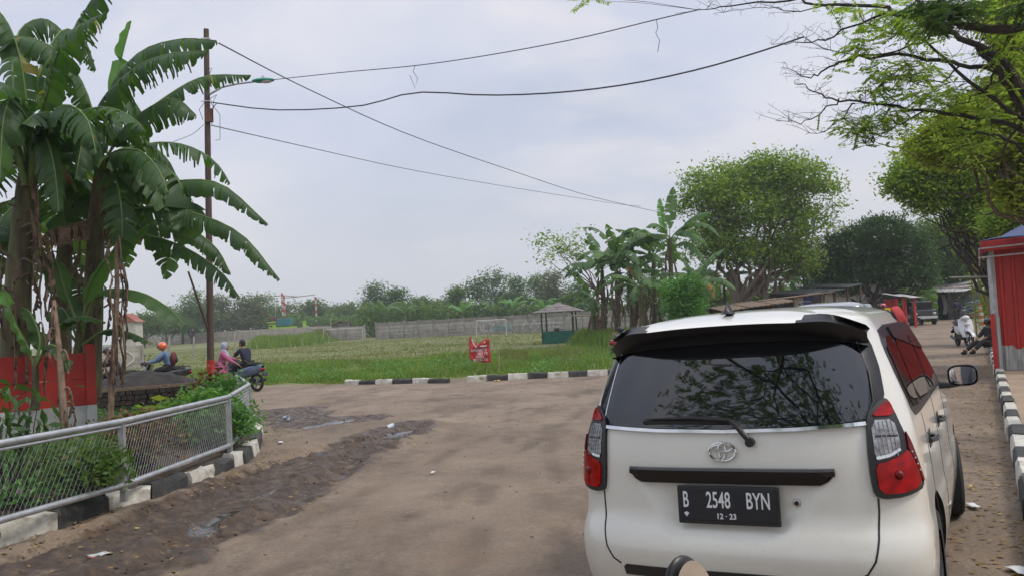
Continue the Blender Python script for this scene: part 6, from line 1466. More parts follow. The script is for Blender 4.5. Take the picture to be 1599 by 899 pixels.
# ================================================================ LARGER TREES
def ptree(name, label, u, Y, blobs_px, leaf, n, size, seed, r0=.25, th=None, bark='bark', group=None, clump=.4, per=14, limbs=12, droop=0, dy=.8, fork=1, hollow=.45, aspect=.45, twigs=0, tu=None):
    g = gd(tu if tu else u, Y); bl = []
    for uu, vv, rx, rv in blobs_px:
        q = pd(uu, vv, Y)-g; bl.append((q.x, q.y+rnd.uniform(-.3, .3)*rx*Y/F, q.z, rx*Y/F, rx*Y/F*dy, rv*Y/F))
    return tree(name, label, 'tree', g, bl, th or max(1.0, min(b_[2]-b_[5]*.5 for b_ in bl)), r0, leaf, n, size, seed, bark, group, clump, per, limbs, (0, 0), aspect, droop, .5, hollow, twigs, fork)
ptree('broad_tree', 'tall light green tree with several thick trunks in the centre right of the view', 1182, 58, [(1110, 300, 42, 26), (1150, 290, 40, 30), (1200, 275, 42, 28), (1245, 275, 36, 24), (1285, 290, 24, 14), (1225, 310, 42, 30), (1170, 330, 50, 30), (1120, 345, 40, 32), (1240, 360, 34, 36), (1150, 385, 50, 28), (1215, 395, 44, 28), (1100, 380, 26, 30), (1195, 250, 20, 12), (1255, 400, 26, 24), (1085, 275, 14, 10), (1225, 255, 12, 12), (1252, 246, 6, 9), (1298, 298, 10, 7), (1118, 258, 8, 7), (1160, 262, 9, 8), (1306, 320, 8, 8), (1290, 345, 10, 12), (1070, 320, 14, 20), (1130, 268, 10, 8), (1268, 330, 16, 14), (1275, 265, 10, 7)], 'fresh', 38000, .27, 91, .36, 3.6, 'bark_pale', None, .50, 18, 26, 0, .8, 3, .35, .45, 2)
g = gd(1254, 57); q = pd(1250, 232, 57)-g
m_ = MB(); g2 = gd(1200, 58); 
ptree('mango_tree', 'dense dark round mango tree above the black roofed sheds', 1365, 60, [(1330, 385, 34, 30), (1375, 368, 42, 30), (1415, 385, 34, 34), (1350, 420, 44, 26), (1400, 425, 40, 26), (1295, 400, 24, 34), (1285, 430, 22, 24), (1440, 405, 16, 34), (1320, 440, 30, 20), (1435, 435, 20, 20)], 'dark', 42000, .25, 92, .3, 2.0, 'bark_dark', None, .30, 18, 14, .5, .8, 1, .6, .38)
ptree('street_tree', 'feathery green tree behind the mango tree at the end of the road', 1500, 74, [(1470, 385, 30, 36), (1505, 375, 34, 36), (1545, 390, 34, 36), (1480, 420, 30, 20), (1525, 425, 34, 22), (1575, 400, 34, 40), (1450, 360, 20, 16)], 'mid', 30000, .30, 93, .25, 3, 'bark', None, .5, 16, 12)
ptree('street_tree', 'dark limbed pavement tree with hazy green crown right of the gap of sky', 1552, 30, [(1400, 285, 22, 20), (1430, 262, 34, 26), (1470, 250, 34, 30), (1440, 300, 36, 18), (1500, 290, 40, 34), (1545, 300, 40, 40), (1590, 280, 40, 50), (1520, 340, 40, 26), (1575, 350, 40, 30), (1450, 322, 20, 12), (1600, 400, 30, 40)], 'fresh', 42000, .16, 94, .13, 3.6, 'bark_dark', None, .24, 16, 18, 0, .8, 1, .35, .45, 2)
ptree('street_tree', 'yellow-green fine leaved tree filling the upper right behind the bare branches', 1680, 16, [(1590, 215, 40, 40), (1540, 225, 40, 30), (1480, 240, 44, 22), (1600, 290, 40, 40), (1470, 210, 40, 18), (1520, 190, 50, 34), (1570, 160, 50, 44), (1620, 150, 50, 60), (1500, 235, 40, 18), (1560, 230, 50, 26), (1440, 225, 22, 12), (1600, 60, 50, 60), (1570, 20, 40, 40), (1640, 240, 50, 50)], 'yellowgreen', 60000, .11, 95, .16, 3.2, 'bark', None, .16, 16, 18, 0, .9, 1, .3, .45, 2)
ptree('street_tree', 'dense mid green tree over the blue roofed red kiosk', 1600, 24, [(1590, 330, 34, 30), (1640, 340, 44, 40), (1620, 300, 44, 40), (1560, 350, 24, 20)], 'fresh', 20000, .13, 96, .18, 3.2, 'bark_dark', None, .2, 14, 10)
# ---------------------------------------------------------------- near tree with bare branches reaching in from the right
tN = thing('overhanging_tree', 'near tree whose bare dark branches and sparse leaf sprays reach in from the right edge', 'tree', gp(1720, 9.5, .15))
BR = [([(1720, 300, 9.5), (1655, 220, 9.5), (1599, 144, 9.6), (1567, 93, 9.8), (1528, 74, 10), (1474, 45, 10.3), (1407, 25, 10.8), (1372, 8, 11), (1287, 10, 11.6), (1236, 1, 12), (1139, 9, 12.5), (1090, 16, 12.8)], .075, .008),
      ([(1700, 60, 8.8), (1640, 52, 8.8), (1599, 46, 8.9), (1550, 46, 9), (1497, 42, 9.2), (1465, -10, 9.4)], .085, .05), ([(1660, 225, 9.5), (1599, 136, 9.7), (1548, 109, 10), (1489, 99, 10.4), (1404, 86, 11), (1318, 91, 11.6), (1287, 113, 11.9), (1256, 121, 12.1), (1230, 107, 12.3)], .05, .006),
      ([(1700, 240, 9.5), (1599, 202, 9.8), (1528, 183, 10.2), (1439, 171, 10.8), (1369, 162, 11.3), (1310, 158, 11.7), (1271, 146, 12), (1240, 130, 12.2)], .048, .006), ([(1310, 158, 11.7), (1283, 175, 11.9), (1248, 193, 12.1), (1211, 189, 12.3)], .016, .005), ([(1337, 160, 11.5), (1318, 183, 11.7), (1287, 204, 11.9), (1258, 210, 12)], .016, .005),
      ([(1655, 260, 9.6), (1599, 187, 9.8), (1513, 128, 10.2), (1443, 66, 10.9), (1388, 51, 11.3), (1349, 35, 11.6)], .045, .006), ([(1443, 66, 10.9), (1372, 88, 11.3), (1295, 82, 11.8), (1244, 58, 12.1)], .018, .004), ([(1380, 19, 11), (1302, 58, 11.5), (1252, 68, 11.9), (1205, 70, 12.2)], .022, .004),
      ([(1660, 330, 9.6), (1599, 234, 9.8), (1548, 210, 10.1), (1500, 200, 10.5), (1450, 205, 10.8)], .035, .006), ([(1528, 74, 10), (1560, 110, 9.8), (1590, 160, 9.7), (1640, 230, 9.5)], .045, .045), ([(1440, 171, 10.8), (1400, 200, 11), (1370, 213, 11.2), (1352, 225, 11.4)], .014, .004), ([(1474, 45, 10.3), (1440, 10, 10.6), (1410, -30, 10.8)], .03, .02), ([(1287, 10, 11.6), (1240, 18, 11.9), (1190, 12, 12.2), (1130, 20, 12.6)], .012, .004), ([(1500, 100, 10.3), (1470, 130, 10.6), (1430, 128, 10.9), (1390, 120, 11.2)], .016, .004),
      ([(1600, 190, 9.8), (1560, 250, 9.9), (1500, 262, 10.2), (1440, 255, 10.5)], .022, .004), ([(1560, 110, 9.9), (1530, 150, 10.2), (1480, 165, 10.5), (1430, 150, 10.9)], .02, .004)]
trunk = MB(); b0 = tN.location; top = pd(1720, 300, 9.5); trunk.tube([Vector((.3, 0, -.2)), Vector((.15, 0, 1)), (top-b0)*.6+Vector((.05, 0, 0)), top-b0, pd(1655, 220, 9.5)-b0], [.26, .2, .17, .13, .09], 12)
trunk.tube([(top-b0)*.75, pd(1700, 60, 8.8)-b0+Vector((.3, 0, 0)), pd(1640, 52, 8.8)-b0], [.12, .10, .085], 10); trunk.build('trunk', 'bark_dark', tN, True)
rs = np.random.RandomState(5); BPT = []
for pp, r0_, r1_ in BR:
    P_ = pix(tN, pp); n = len(P_); pts = []
    for i in range(n-1):
        for k in range(4): pts.append(P_[i].lerp(P_[i+1], k/4)+Vector(rs.normal(size=3)*.018))
    pts.append(P_[-1]); m_ = MB(); K = len(pts); rad = [(r0_+(r1_-r0_)*i/(K-1))*.74 for i in range(K)]; m_.tube(pts, rad, 7)
    for i in range(K): BPT.append(pts[i])
    for j in range(int(K*1.1)):          # small bare twigs
        i = rs.randint(K//4, K); a = pts[i]; dvec = Vector(rs.normal(size=3)); dvec.z = abs(dvec.z)*.4; dvec.normalize(); Lt = rs.uniform(.1, .45); q1 = a+dvec*Lt*.5+Vector((-.05, 0, .02)); q2 = q1+(dvec+Vector((-.5, 0, rs.uniform(-.4, .5)))).normalized()*Lt*.5
        m_.tube([a, q1, q2], [.004, .003, .0018], 3)
        for z_ in range(3): e_ = q1.lerp(q2, rs.rand()); m_.tube([e_, e_+Vector(rs.normal(size=3))*.05], [.002, .0012], 3)
    m_.build('branch', 'bark_dark', tN, True)
# compound leaf sprays
def sprays(t, regs, mat, seed, lf=.075, nm='leaf_sprays', rach=.26, pairs=6):
    rs_ = np.random.RandomState(seed); C = []; A = []; m_ = MB(); BP = np.array([tuple(p) for p in BPT]) if t is tN else None
    for (u, v, ru, rv, Y, n) in regs:
        for i in range(n):
            uu = u+ru*rs_.normal()*.5; vv = v+rv*rs_.normal()*.5; p = np.array(pd(uu, vv, Y+rs_.normal()*.35)-t.location); d = rs_.normal(size=3); d[2] = d[2]*.4-.25; d /= np.linalg.norm(d)
            L = rach*rs_.uniform(.6, 1.2); s_ = np.cross(d, (0, 0, 1)); s_ /= np.linalg.norm(s_)+1e-6
            if BP is not None and i % 2 == 0:
                k = np.argmin(((BP-p)**2).sum(1)); m_.tube([tuple(BP[k]), tuple((BP[k]+p)/2+(0, 0, .03)), tuple(p)], [.005, .0035, .002], 3)
            m_.tube([tuple(p), tuple(p+d*L)], [.002, .001], 3)
            for q in range(1, pairs+1):
                for sg in (-1, 1):
                    a = d*.55+s_*sg*.8+np.array([0, 0, -.12]); a /= np.linalg.norm(a); C.append(p+d*L*q/pairs+a*lf*.5); A.append(a)
    V, Q = leaf_quads(np.array(C), lf, rs_, .46, 2.0, 0, np.array(A)); np_mesh(nm, V, Q, mat, t); m_.build('twigs', 'bark_dark', t)
sprays(tN, [(1345, 75, 26, 22, 11.4, 34), (1350, 45, 20, 16, 11.4, 14), (1310, 15, 40, 14, 11.8, 22), (1390, 25, 40, 26, 11, 40), (1440, 50, 40, 34, 10.8, 60), (1420, 110, 50, 30, 11, 60), (1375, 130, 34, 22, 11.2, 44), (1345, 190, 40, 18, 11.4, 46), (1335, 205, 26, 10, 11.5, 20), (1390, 175, 40, 24, 11, 50), (1460, 150, 50, 40, 10.6, 70), (1530, 170, 50, 40, 10.2, 50), (1500, 230, 60, 24, 10.3, 50), (1430, 20, 60, 22, 10.6, 44), (1298, 112, 6, 4, 11.8, 3), (1358, 222, 10, 5, 11.5, 6), (1560, 30, 40, 34, 9.8, 40), (1590, 90, 30, 50, 9.7, 40), (915, -2, 14, 4, 11, 6)], 'fresh', 31)
sprays(tN, [(1470, 25, 26, 20, 9.3, 90), (1500, 12, 24, 12, 9.2, 60), (1445, 8, 16, 10, 9.4, 36), (1590, 12, 30, 14, 9, 50)], 'dark', 32, .055, 'dark_leaf_sprays', .24, 9)
# tree behind the viewer: shades the road and shows in the minivan's rear window
tR = thing('overhanging_tree', 'tree behind the viewer, visible only as the reflection in the minivan rear window', 'tree', (1.2, -4.2, .15))
rs = np.random.RandomState(77); m_ = MB(); m_.tube([(0, 0, -.2), (-.1, .2, 1.6), (-.3, .6, 3.4)], [.26, .2, .16], 10); m_.build('trunk', 'bark_dark', tR, True); C = []; A = []; m_ = MB()
for i in range(20):
    tip = np.array([-.3-rs.uniform(.2, 6.2), rs.uniform(-1.0, 7.2), rs.uniform(3.6, 7.6)]); pth = limb_path((-.3, .6, 3.2), tip, rs, .10, 9); m_.tube(pth, [.10*(1-.88*k/9) for k in range(10)], 6)
    for j in range(11):
        k = rs.randint(3, 10); e_ = np.array(pth[k])+rs.normal(size=3)*np.array([.8, .8, .35]); p2_ = limb_path(pth[k], e_, rs, .2, 4); m_.tube(p2_, [.022*(1-.8*q/4) for q in range(5)], 4)
        for q in range(11):
            c0 = e_+rs.normal(size=3)*np.array([.40, .40, .16]); d = rs.normal(size=3); d[2] = d[2]*.3-.2; d /= np.linalg.norm(d); s_ = np.cross(d, (0, 0, 1)); s_ /= np.linalg.norm(s_)+1e-6
            for z_ in range(1, 7):
                for sg in (-1, 1): a = d*.5+s_*sg*.8; a /= np.linalg.norm(a); C.append(c0+d*.3*z_/6+a*.04); A.append(a)
m_.build('branches', 'bark_dark', tR, True); V, Q = leaf_quads(np.array(C), .09, rs, .5, 2, 0, np.array(A)); np_mesh('leaf_sprays', V, Q, 'mid', tR)
# ================================================================ BACKGROUND TREE LINE
BG = [(225, 178, 490, 515, 30, 'mid', 'rounded tree above the left end of the long boundary wall', 150), (262, 160, 478, 515, 34, 'mid', 'bushy tree left of the utility pole over the boundary wall', 170), (300, 190, 452, 512, 30, 'mid', 'taller irregular tree just left of the utility pole', 175),
      (338, 200, 462, 510, 34, 'olive', 'grey-green tree directly behind the utility pole', 190), (385, 190, 466, 510, 36, 'olive', 'brownish olive tree right of the utility pole', 185), (412, 175, 460, 508, 30, 'mid', 'domed green tree beside the first striped post', 210), (452, 215, 472, 508, 40, 'olive', 'wide brown-green tree behind the lime green truck', 215),
      (492, 205, 471, 506, 28, 'mid', 'light green tree right of the tallest striped post', 205), (530, 215, 478, 506, 28, 'olive', 'low hazy tree behind the dark roofed shed', 215), (548, 210, 474, 506, 20, 'mid', 'small hazy round tree left of the dark dense tree', 205),
      (590, 150, 440, 503, 28, 'dark', 'dense dark tree with an uneven top above the gap in the walls', 150), (618, 155, 452, 503, 26, 'dark', 'dark bushy tree on the right side of the dense dark tree', 148), (655, 160, 468, 500, 26, 'mid', 'low green tree between the two dark trees', 160), (688, 155, 470, 500, 24, 'mid', 'small dark green tree left of the large spreading one', 158),
      (715, 150, 450, 498, 24, 'mid', 'slim upright tree on the left of the large spreading tree', 150), (768, 140, 420, 496, 44, 'dark', 'large dark spreading tree above the white goal', 140), (802, 145, 434, 496, 24, 'dark', 'dark tree joined to the right of the spreading one', 144), (838, 150, 432, 494, 26, 'mid', 'grey-green tree behind the hut roof', 150),
      (868, 140, 422, 494, 26, 'olive', 'thin yellowish tree behind the right part of the hut', 142), (905, 135, 438, 492, 30, 'dark', 'dark tree between the hut and the banana clump', 138), (1010, 120, 420, 490, 40, 'dark', 'dark tree filling the gap behind the banana clump', 120), (1100, 100, 420, 486, 40, 'mid', 'green tree low behind the bright young tree', 98), (1250, 95, 410, 480, 40, 'dark', 'dark tree behind the right side of the tall light tree', 92), (1340, 95, 395, 478, 50, 'dark', 'dark tree filling the view behind the black sheds', 96), (1190, 90, 425, 482, 40, 'dark', 'dark tree behind the thick trunks', 90), (200, 185, 498, 518, 20, 'mid', 'small tree at the far left beyond the wall', 185)]
for i, (u, Y_, vt, vb, wp_, lf, lb, Y) in enumerate(BG):
    rr_ = random.Random(900+i); h = vb-vt; bl = []
    for k in range(8):
        a = rr_.uniform(-1, 1); top = 1-.55*a*a; f = rr_.uniform(.15, .95)*top; bl.append((u+a*wp_*.72, vb-h*f*.93, wp_*rr_.uniform(.30, .46), h*rr_.uniform(.16, .26)))
    bl.append((u, vt+h*.16, wp_*.4, h*.16)); bl.append((u, vb-h*.25, wp_*.8, h*.25))
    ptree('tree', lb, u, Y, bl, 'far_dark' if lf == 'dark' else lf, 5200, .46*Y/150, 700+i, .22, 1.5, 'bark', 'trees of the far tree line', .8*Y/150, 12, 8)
GB = 'banana plants growing behind the grey wall'
for i, (u, vt, lb) in enumerate([(632, 484, 'lone yellowish banana plant above the left part of the grey wall'), (722, 484, 'banana plant behind the wall left of the white goal'), (772, 482, 'pale banana plant directly above the goal crossbar'), (800, 478, 'bright banana plant right of the goal above the wall'), (826, 480, 'bright banana plant behind the left edge of the hut'), (848, 479, 'banana plant poking out behind the hut roof'), (600, 488, 'banana plant at the left end of the grey wall')]):
    banana(lb, u, 128, vt+6, 7, 3.6, .42, 500+i, 'banana_young' if i % 2 else 'banana_far', GB, .25, 2, .5, (50, 88), 10)
banana('small banana plant over the far left wall, left of the utility pole', 285, 178, 511, 7, 5, .8, 520, 'banana_young', GB, .25, 1, .3, (20, 80), 8)
for i, (u, Y, vt, lb) in enumerate([(1255, 62, 430, 'banana plant with an orange dead leaf left of the mango tree'), (1130, 60, 440, 'low banana plant between the young tree and the thick trunks'), (1218, 60, 440, 'banana plant right beside the thick trunks'), (1090, 52, 445, 'banana plant behind the bright green young tree')]):
    banana(lb, u, Y, vt, 8, 2.8, .4, 540+i, 'banana_far', 'banana plants under the big tree', .15, 6, .5, (20, 80), 12)
# ================================================================ RIGHT SIDE BUILDINGS
# red zinc kiosk with blue tarpaulin roof
K0 = gz(1565, 577, .17); t = thing('zinc_kiosk', 'red corrugated zinc kiosk with a blue tarpaulin roof at the right edge', 'kiosk', K0)
def corr(name, mat, parent, o, dx, L, z0, z1, pitch=.22, dep=.028, zfn=None, nrm=None, out=0):
    nrm = nrm or Vector((0, 0, 1)).cross(dx); mb = MB(); k = int(L/pitch); pr = [(0, 0), (.30, 0), (.36, 1), (.60, 1), (.66, 0)]
    pts = [((i+a)*pitch, b_*dep) for i in range(k) for a, b_ in pr]+[(k*pitch, 0)]
    vs = []
    for s, q in pts:
        for z in (z0(s) if callable(z0) else z0, z1(s) if callable(z1) else z1): vs.append(o+dx*s+nrm*(q+out)+Vector((0, 0, z)))
    mb.add(vs, [(2*i, 2*i+2, 2*i+3, 2*i+1) for i in range(len(pts)-1)]); ob = mb.build(name, mat, parent); sd_ = ob.modifiers.new('s', 'SOLIDIFY'); sd_.thickness = .004; return ob
O = Vector((0, 0, 0)); HK = 2.45
nf = -RD
corr('white_sheet', 'sheet_white', t, O, RN, 4.2, 0, .75, .22, .028, None, nf)
corr('red_sheet', 'sheet_red', t, O, RN, 4.2, lambda s: .50 if (s % .44) < .24 else .42, HK, .22, .028, None, nf, .012)
m_ = MB(); m_.beam(O+RN*-.04-RD*.03, O+RN*-.04-RD*.03+Z*(HK+.05), .07, .07, (1, 0, 0)); m_.build('corner_post', 'galv', t)
m_ = MB(); m_.beam(O+RN*-.04-RD*.035+Z*(HK*.72), O+RN*-.04-RD*.035+Z*(HK+.06), .074, .074, (1, 0, 0)); m_.build('post_sleeve', 'sheet_white', t)
m_ = MB(); m_.beam(RN*-.10-RD*.10+Z*.02, RN*-.10-RD*.10+Z*1.16, .085, .03, tuple(RD)); m_.build('red_jamb', 'paint_red', t)
m_ = MB(); m_.beam(RN*-.01-RD*.09+Z*.02, RN*-.01-RD*.09+Z*1.12, .06, .03, tuple(RD)); m_.build('white_jamb', 'sheet_white', t)
for k in range(4):
    m_ = MB(); c = RD*(1.3*k+.02)-RN*.04; m_.beam(c, c+Z*(HK+.05), .07, .07, (1, 0, 0)); m_.build('front_post', 'galv', t)
corr('front_sheet', 'sheet_red', t, RN*.02, RD, 4.0, 0, .95, .22, .025, None, -RN)
corr('far_sheet', 'sheet_red', t, RD*4.0, RN, 4.2, 0, HK, .22, .025, None, RD)
corr('back_sheet', 'sheet_red', t, RN*4.2, RD, 4.0, 0, HK, .22, .025, None, RN)
# roof
a0 = -RN*.22-RD*.30; m_ = MB()
def roofp(i, j):
    p = a0+RN*(i*5.0)+RD*(j*4.8); return p+Z*(HK+.20+.16*i+.95*min(1, i*2.2)*math.sin(min(1, j*2)*PI/2)+.02*math.sin(i*22+j*9)+.015*math.sin(j*15))
m_.grid(roofp, 24, 20); ob = m_.build('roof_tarpaulin', 'tarp_blue', t, True); sd_ = ob.modifiers.new('s', 'SOLIDIFY'); sd_.thickness = .012
m_ = MB()
def val(i, j):
    p = a0+RN*(i*5.0); return p+Z*(HK+.19+.16*i-j*.22)+nf*(.02*math.sin(i*40)*j)
m_.grid(val, 50, 5); m_.grid(lambda i, j: a0+RD*(i*4.8)+Z*(HK+.19-.22*j)-RN*(.02*math.sin(i*40)*j), 50, 5); ob = m_.build('valance', 'cloth_red', t, True); sd_ = ob.modifiers.new('s', 'SOLIDIFY'); sd_.thickness = .006
for dz in (.02, -.16):
    m_ = MB(); m_.tube([a0+nf*.03+Z*(HK+dz+.02), a0+nf*.03+RN*5+Z*(HK+dz+.20)], .018, 8); m_.tube([a0+nf*.03-RN*.03+Z*(HK+dz+.02), a0+RD*4.8-RN*.03+Z*(HK+dz+.02)], .018, 8); m_.build('eave_pipe', 'galv', t, True)
m_ = MB(); q = O-RN*.1+RD*1.0
for k in range(9): m_.tube([q+Z*1.95+RD*(.12*k), q-RN*.75+Z*1.98+RD*(.12*k)], .010, 5)
m_.tube([q-RN*.75+Z*1.98, q-RN*.75+RD*.96+Z*1.98], .012, 5); m_.build('awning_grille', 'galv', t)
# striped bollard
p = gz(1534, 512); m_ = thing('striped_bollard', 'red and white banded conical bollard at the end of the kerb', 'bollard', p); 
for k in range(8):
    z0, z1 = 1.42*k/8, 1.42*(k+1)/8; r0_, r1_ = .17-.07*k/8, .17-.07*(k+1)/8; b_ = MB(); b_.lathe([(r0_, z0), (r1_, z1)]+([(.001, z1)] if k == 7 else []), 18); b_.build('red_stripe' if k % 2 else 'white_stripe', 'paint_red' if k % 2 else 'goal_white', m_, True)
# bamboo clump by the kiosk
g = gd(1549, 31); t = thing('bamboo_clump', 'clump of yellow-green canes growing behind the kiosk corner', 'bamboo', g); rs = np.random.RandomState(41)
for k in range(14):
    b_ = Vector((rs.normal()*.25, rs.normal()*.3, 0)); m_ = MB(); tp = b_+Vector((rs.normal()*.35-.1, rs.normal()*.3, rs.uniform(2.0, 3.6))); m_.tube([b_, b_.lerp(tp, .5)+Vector((.05, 0, 0)), tp], [.035, .028, .015], 6); m_.build('cane', 'rib_yellow' if k % 2 else 'bamboo', t, True)
C = np.array([[rs.normal()*.35-.05, rs.normal()*.4, rs.uniform(.5, 3.6)] for _ in range(1500)]); V, Q = leaf_quads(C, .17, rs, .22, .3, .5); np_mesh('foliage', V, Q, 'yellowgreen', t)
# ---------------------------------------------------------------- black roofed open sheds under the mango tree
def shed(label, u0, u1, Y0, Y1, vt0, vt1, depth, roofmat, seed, posts=4, name='open_shed', wall=None, rise=.25, thick=.05, lip=.3, back='tarp_black', sheets=3, group=None):
    a = gd(u0, Y0); b_ = gd(u1, Y1); t = thing(name, label, 'shed', a, 0, group); d, n_, L = frame_of(a, b_); h0 = pd(u0, vt0, Y0).z-a.z; h1 = pd(u1, vt1, Y1).z-a.z; b0 = b_-a
    for k in range(posts):
        f = k/(posts-1); p = b0*f; m_ = MB(); m_.beam(p, p+Z*(h0+(h1-h0)*f-.05), .11, .11, tuple(d)); m_.build('post', 'pole_wood', t)
        p = p+n_*depth; m_ = MB(); m_.beam(p, p+Z*(h0+(h1-h0)*f+rise-.05), .11, .11, tuple(d)); m_.build('post', 'pole_wood', t)
    rr_ = random.Random(seed)
    for k in range(sheets):
        f0, f1 = k/sheets, (k+1)/sheets; dz = rr_.uniform(0, .06); o0 = b0*f0-n_*lip+Z*(h0+(h1-h0)*f0+dz); o1 = b0*f1-n_*lip+Z*(h0+(h1-h0)*f1+dz+rr_.uniform(-.04, .04))
        m_ = MB(); m_.grid(lambda i, j: o0.lerp(o1, i)+n_*(depth+lip*2)*j+Z*(rise*j+.025*math.sin(i*30)), 24, 4); ob = m_.build('roof_sheet', roofmat if k % 3 != 2 else 'rust_metal' if roofmat == 'rust_metal' else roofmat, t, True); sd_ = ob.modifiers.new('s', 'SOLIDIFY'); sd_.thickness = thick
    if back: m_ = MB(); c = b0*.5+n_*(depth-.05); m_.box((c.x, c.y, (h0+h1)/4+.1), (L, .05, (h0+h1)/2-.05), Matrix((d, n_, Z)).transposed()); m_.build('back_wall', back, t)
    return t, d, n_, L, h0, h1
sh = shed('long low shed of thin slanting sheets and dark tarpaulin left of the blue panel', 1128, 1245, 43, 43, 486, 470, 3, 'wood', 1, 4, thick=.04, back='tarp_black')
m_ = MB(); m_.box(sh[1]*(sh[3]*.60)+Vector((0, -.3, 1.35)), (sh[3]*.5, .5, .55)); m_.build('tarpaulin_bundle', 'tarp_black', sh[0], bevel=.06)
g = gd(1241, 36); t = thing('small_stall', 'little stall with one white and one blue panel under a flat sheet roof', 'stall', g); q = pd(1268, 480, 36)-g; hh = pd(1241, 465, 36).z
m_ = MB(); m_.box((q.x*.25, 0, hh-.28), (q.x*.52, .04, .56)); m_.build('white_panel', 'house_wall', t); m_ = MB(); m_.box((q.x*.78, 0, hh-.28), (q.x*.50, .045, .56)); m_.build('blue_panel', 'blue_panel', t)
m_ = MB(); m_.beam((-1.4, .1, hh-.05), (q.x+.75, .3, hh+.16), 1.6, .04); m_.build('roof', 'wood', t)
m_ = MB(); m_.box((q.x/2, .5, hh/2-.2), (q.x+.1, .9, hh-.5)); m_.build('counter', 'wood', t)
for x in (0, q.x, q.x+.55): m_ = MB(); m_.beam((x, .05, 0), (x, .05, hh+.05), .06, .06, (1, 0, 0)); m_.build('post', 'wood', t)
for i in range(3): m_ = MB(); p = Vector((q.x+.22+.14*i, .2, hh-.35-.05*i)); m_.ball(p, (.10, .08, .16), 8, 6); m_.build('hanging_bundle', 'rust_metal', t, True)
shed('black roofed open shed running below the mango tree', 1262, 1345, 50, 51, 461, 445, 4, 'tarp_black', 2, 5)
shed('dark open shed below the right half of the mango tree', 1345, 1425, 61, 64, 447, 460, 4, 'tarp_black', 3, 4)
g = gd(1318, 60); t = thing('tin_roofed_hut', 'hut with a pale grey tin roof showing between the black shed and the mango tree', 'hut', g); h = pd(1330, 438, 60).z
m_ = MB(); m_.box((.8, 1.5, h/2-.1), (4.2, 3, h-.2)); m_.build('wall', 'house_wall', t); m_ = MB(); m_.beam((-1.4, 1.3, h-.15), (3.4, 1.3, h+.45), 3.6, .06); m_.build('roof', 'tin_roof', t)
# low wooden fence bits left of the sheds
a = gd(1096, 47); b_ = gd(1150, 44); t = thing('board_fence', 'weathered board fence behind the roof antenna of the minivan', 'fence', a); d, n_, L = frame_of(a, b_)
for k in range(int(L/.16)): m_ = MB(); c = d*(k*.16); m_.beam(c, c+Z*(1.75+rnd.uniform(-.12, .12)), .13, .03, tuple(n_)); m_.build('board', 'wood' if k % 3 else 'concrete', t)
# far shop with scalloped roof
g = gd(1440, 76); e_ = gd(1518, 70); t = thing('roadside_shop', 'low shop with a tattered pale roof edge, grey shutter and green curtained doorway', 'shop', g); d, n_, L = frame_of(g, e_); rot = Matrix((d, n_, Z)).transposed(); h = 2.35
def xs_(u): 
    dr = ray(u, HOR-ROLL*(u-IW/2)); a = e_-g; det = a.x*dr.y-a.y*dr.x; return ((-g.x*dr.y+g.y*dr.x)/det)*L
def wallbox(nm, u0, u1, z0, z1, mat, dep=.12, off=0):
    s0, s1_ = xs_(u0), xs_(u1); m_ = MB(); c = d*((s0+s1_)/2)+n_*off; m_.box((c.x, c.y, (z0+z1)/2), (s1_-s0, dep, z1-z0), rot); return m_.build(nm, mat, t)
wallbox('green_wall', 1438, 1452, 0, h, 'sheet_pale_green' if 'sheet_pale_green' in MT else 'house_wall'); wallbox('doorway', 1453, 1463, 0, h, 'tarp_black', .1, .4); wallbox('curtain', 1463, 1480.5, 0, h, 'green_dark', .08, .25)  # doorway is a black panel, its colour standing in for the shade inside
wallbox('pillar', 1481, 1484, 0, h, 'tin_pale', .3); wallbox('pillar', 1462, 1463.5, 0, h, 'house_wall', .2, -.1)
m_ = MB(); s0, s1_ = xs_(1484), xs_(1530)
m_.grid(lambda i, j: d*(s0+(s1_-s0)*j)+n_*(.03*math.sin(i*PI*46))+Z*(h*i), 184, 1); m_.build('shutter', 'shutter', t)
m_ = MB(); m_.grid(lambda i, j: d*(xs_(1466)+.5*i)+Vector((.25*math.sin(j*2.4)-.35*j, -.35-.5*j, h-.2-1.7*j)), 8, 12); m_.build('hanging_sheet', 'paper', t, True)
for lay in range(3):
    m_ = MB(); s0, s1_ = -1.6+lay*.5, L+.4+lay*.3
    def rf(i, j, lay=lay, s0=s0, s1_=s1_): return d*(s0+(s1_-s0)*i)-n_*(1.1-.9*lay-j*1.3)+Z*(h+.02+.30*lay+.35*j+.05*abs(math.sin(i*60))*(1-j)+.10*math.sin(i*5+lay))
    m_.grid(rf, 130, 4); ob = m_.build('roof_sheet', ['tin_roof', 'tin_pale', 'tin_roof'][lay], t, True); sd_ = ob.modifiers.new('s', 'SOLIDIFY'); sd_.thickness = .04
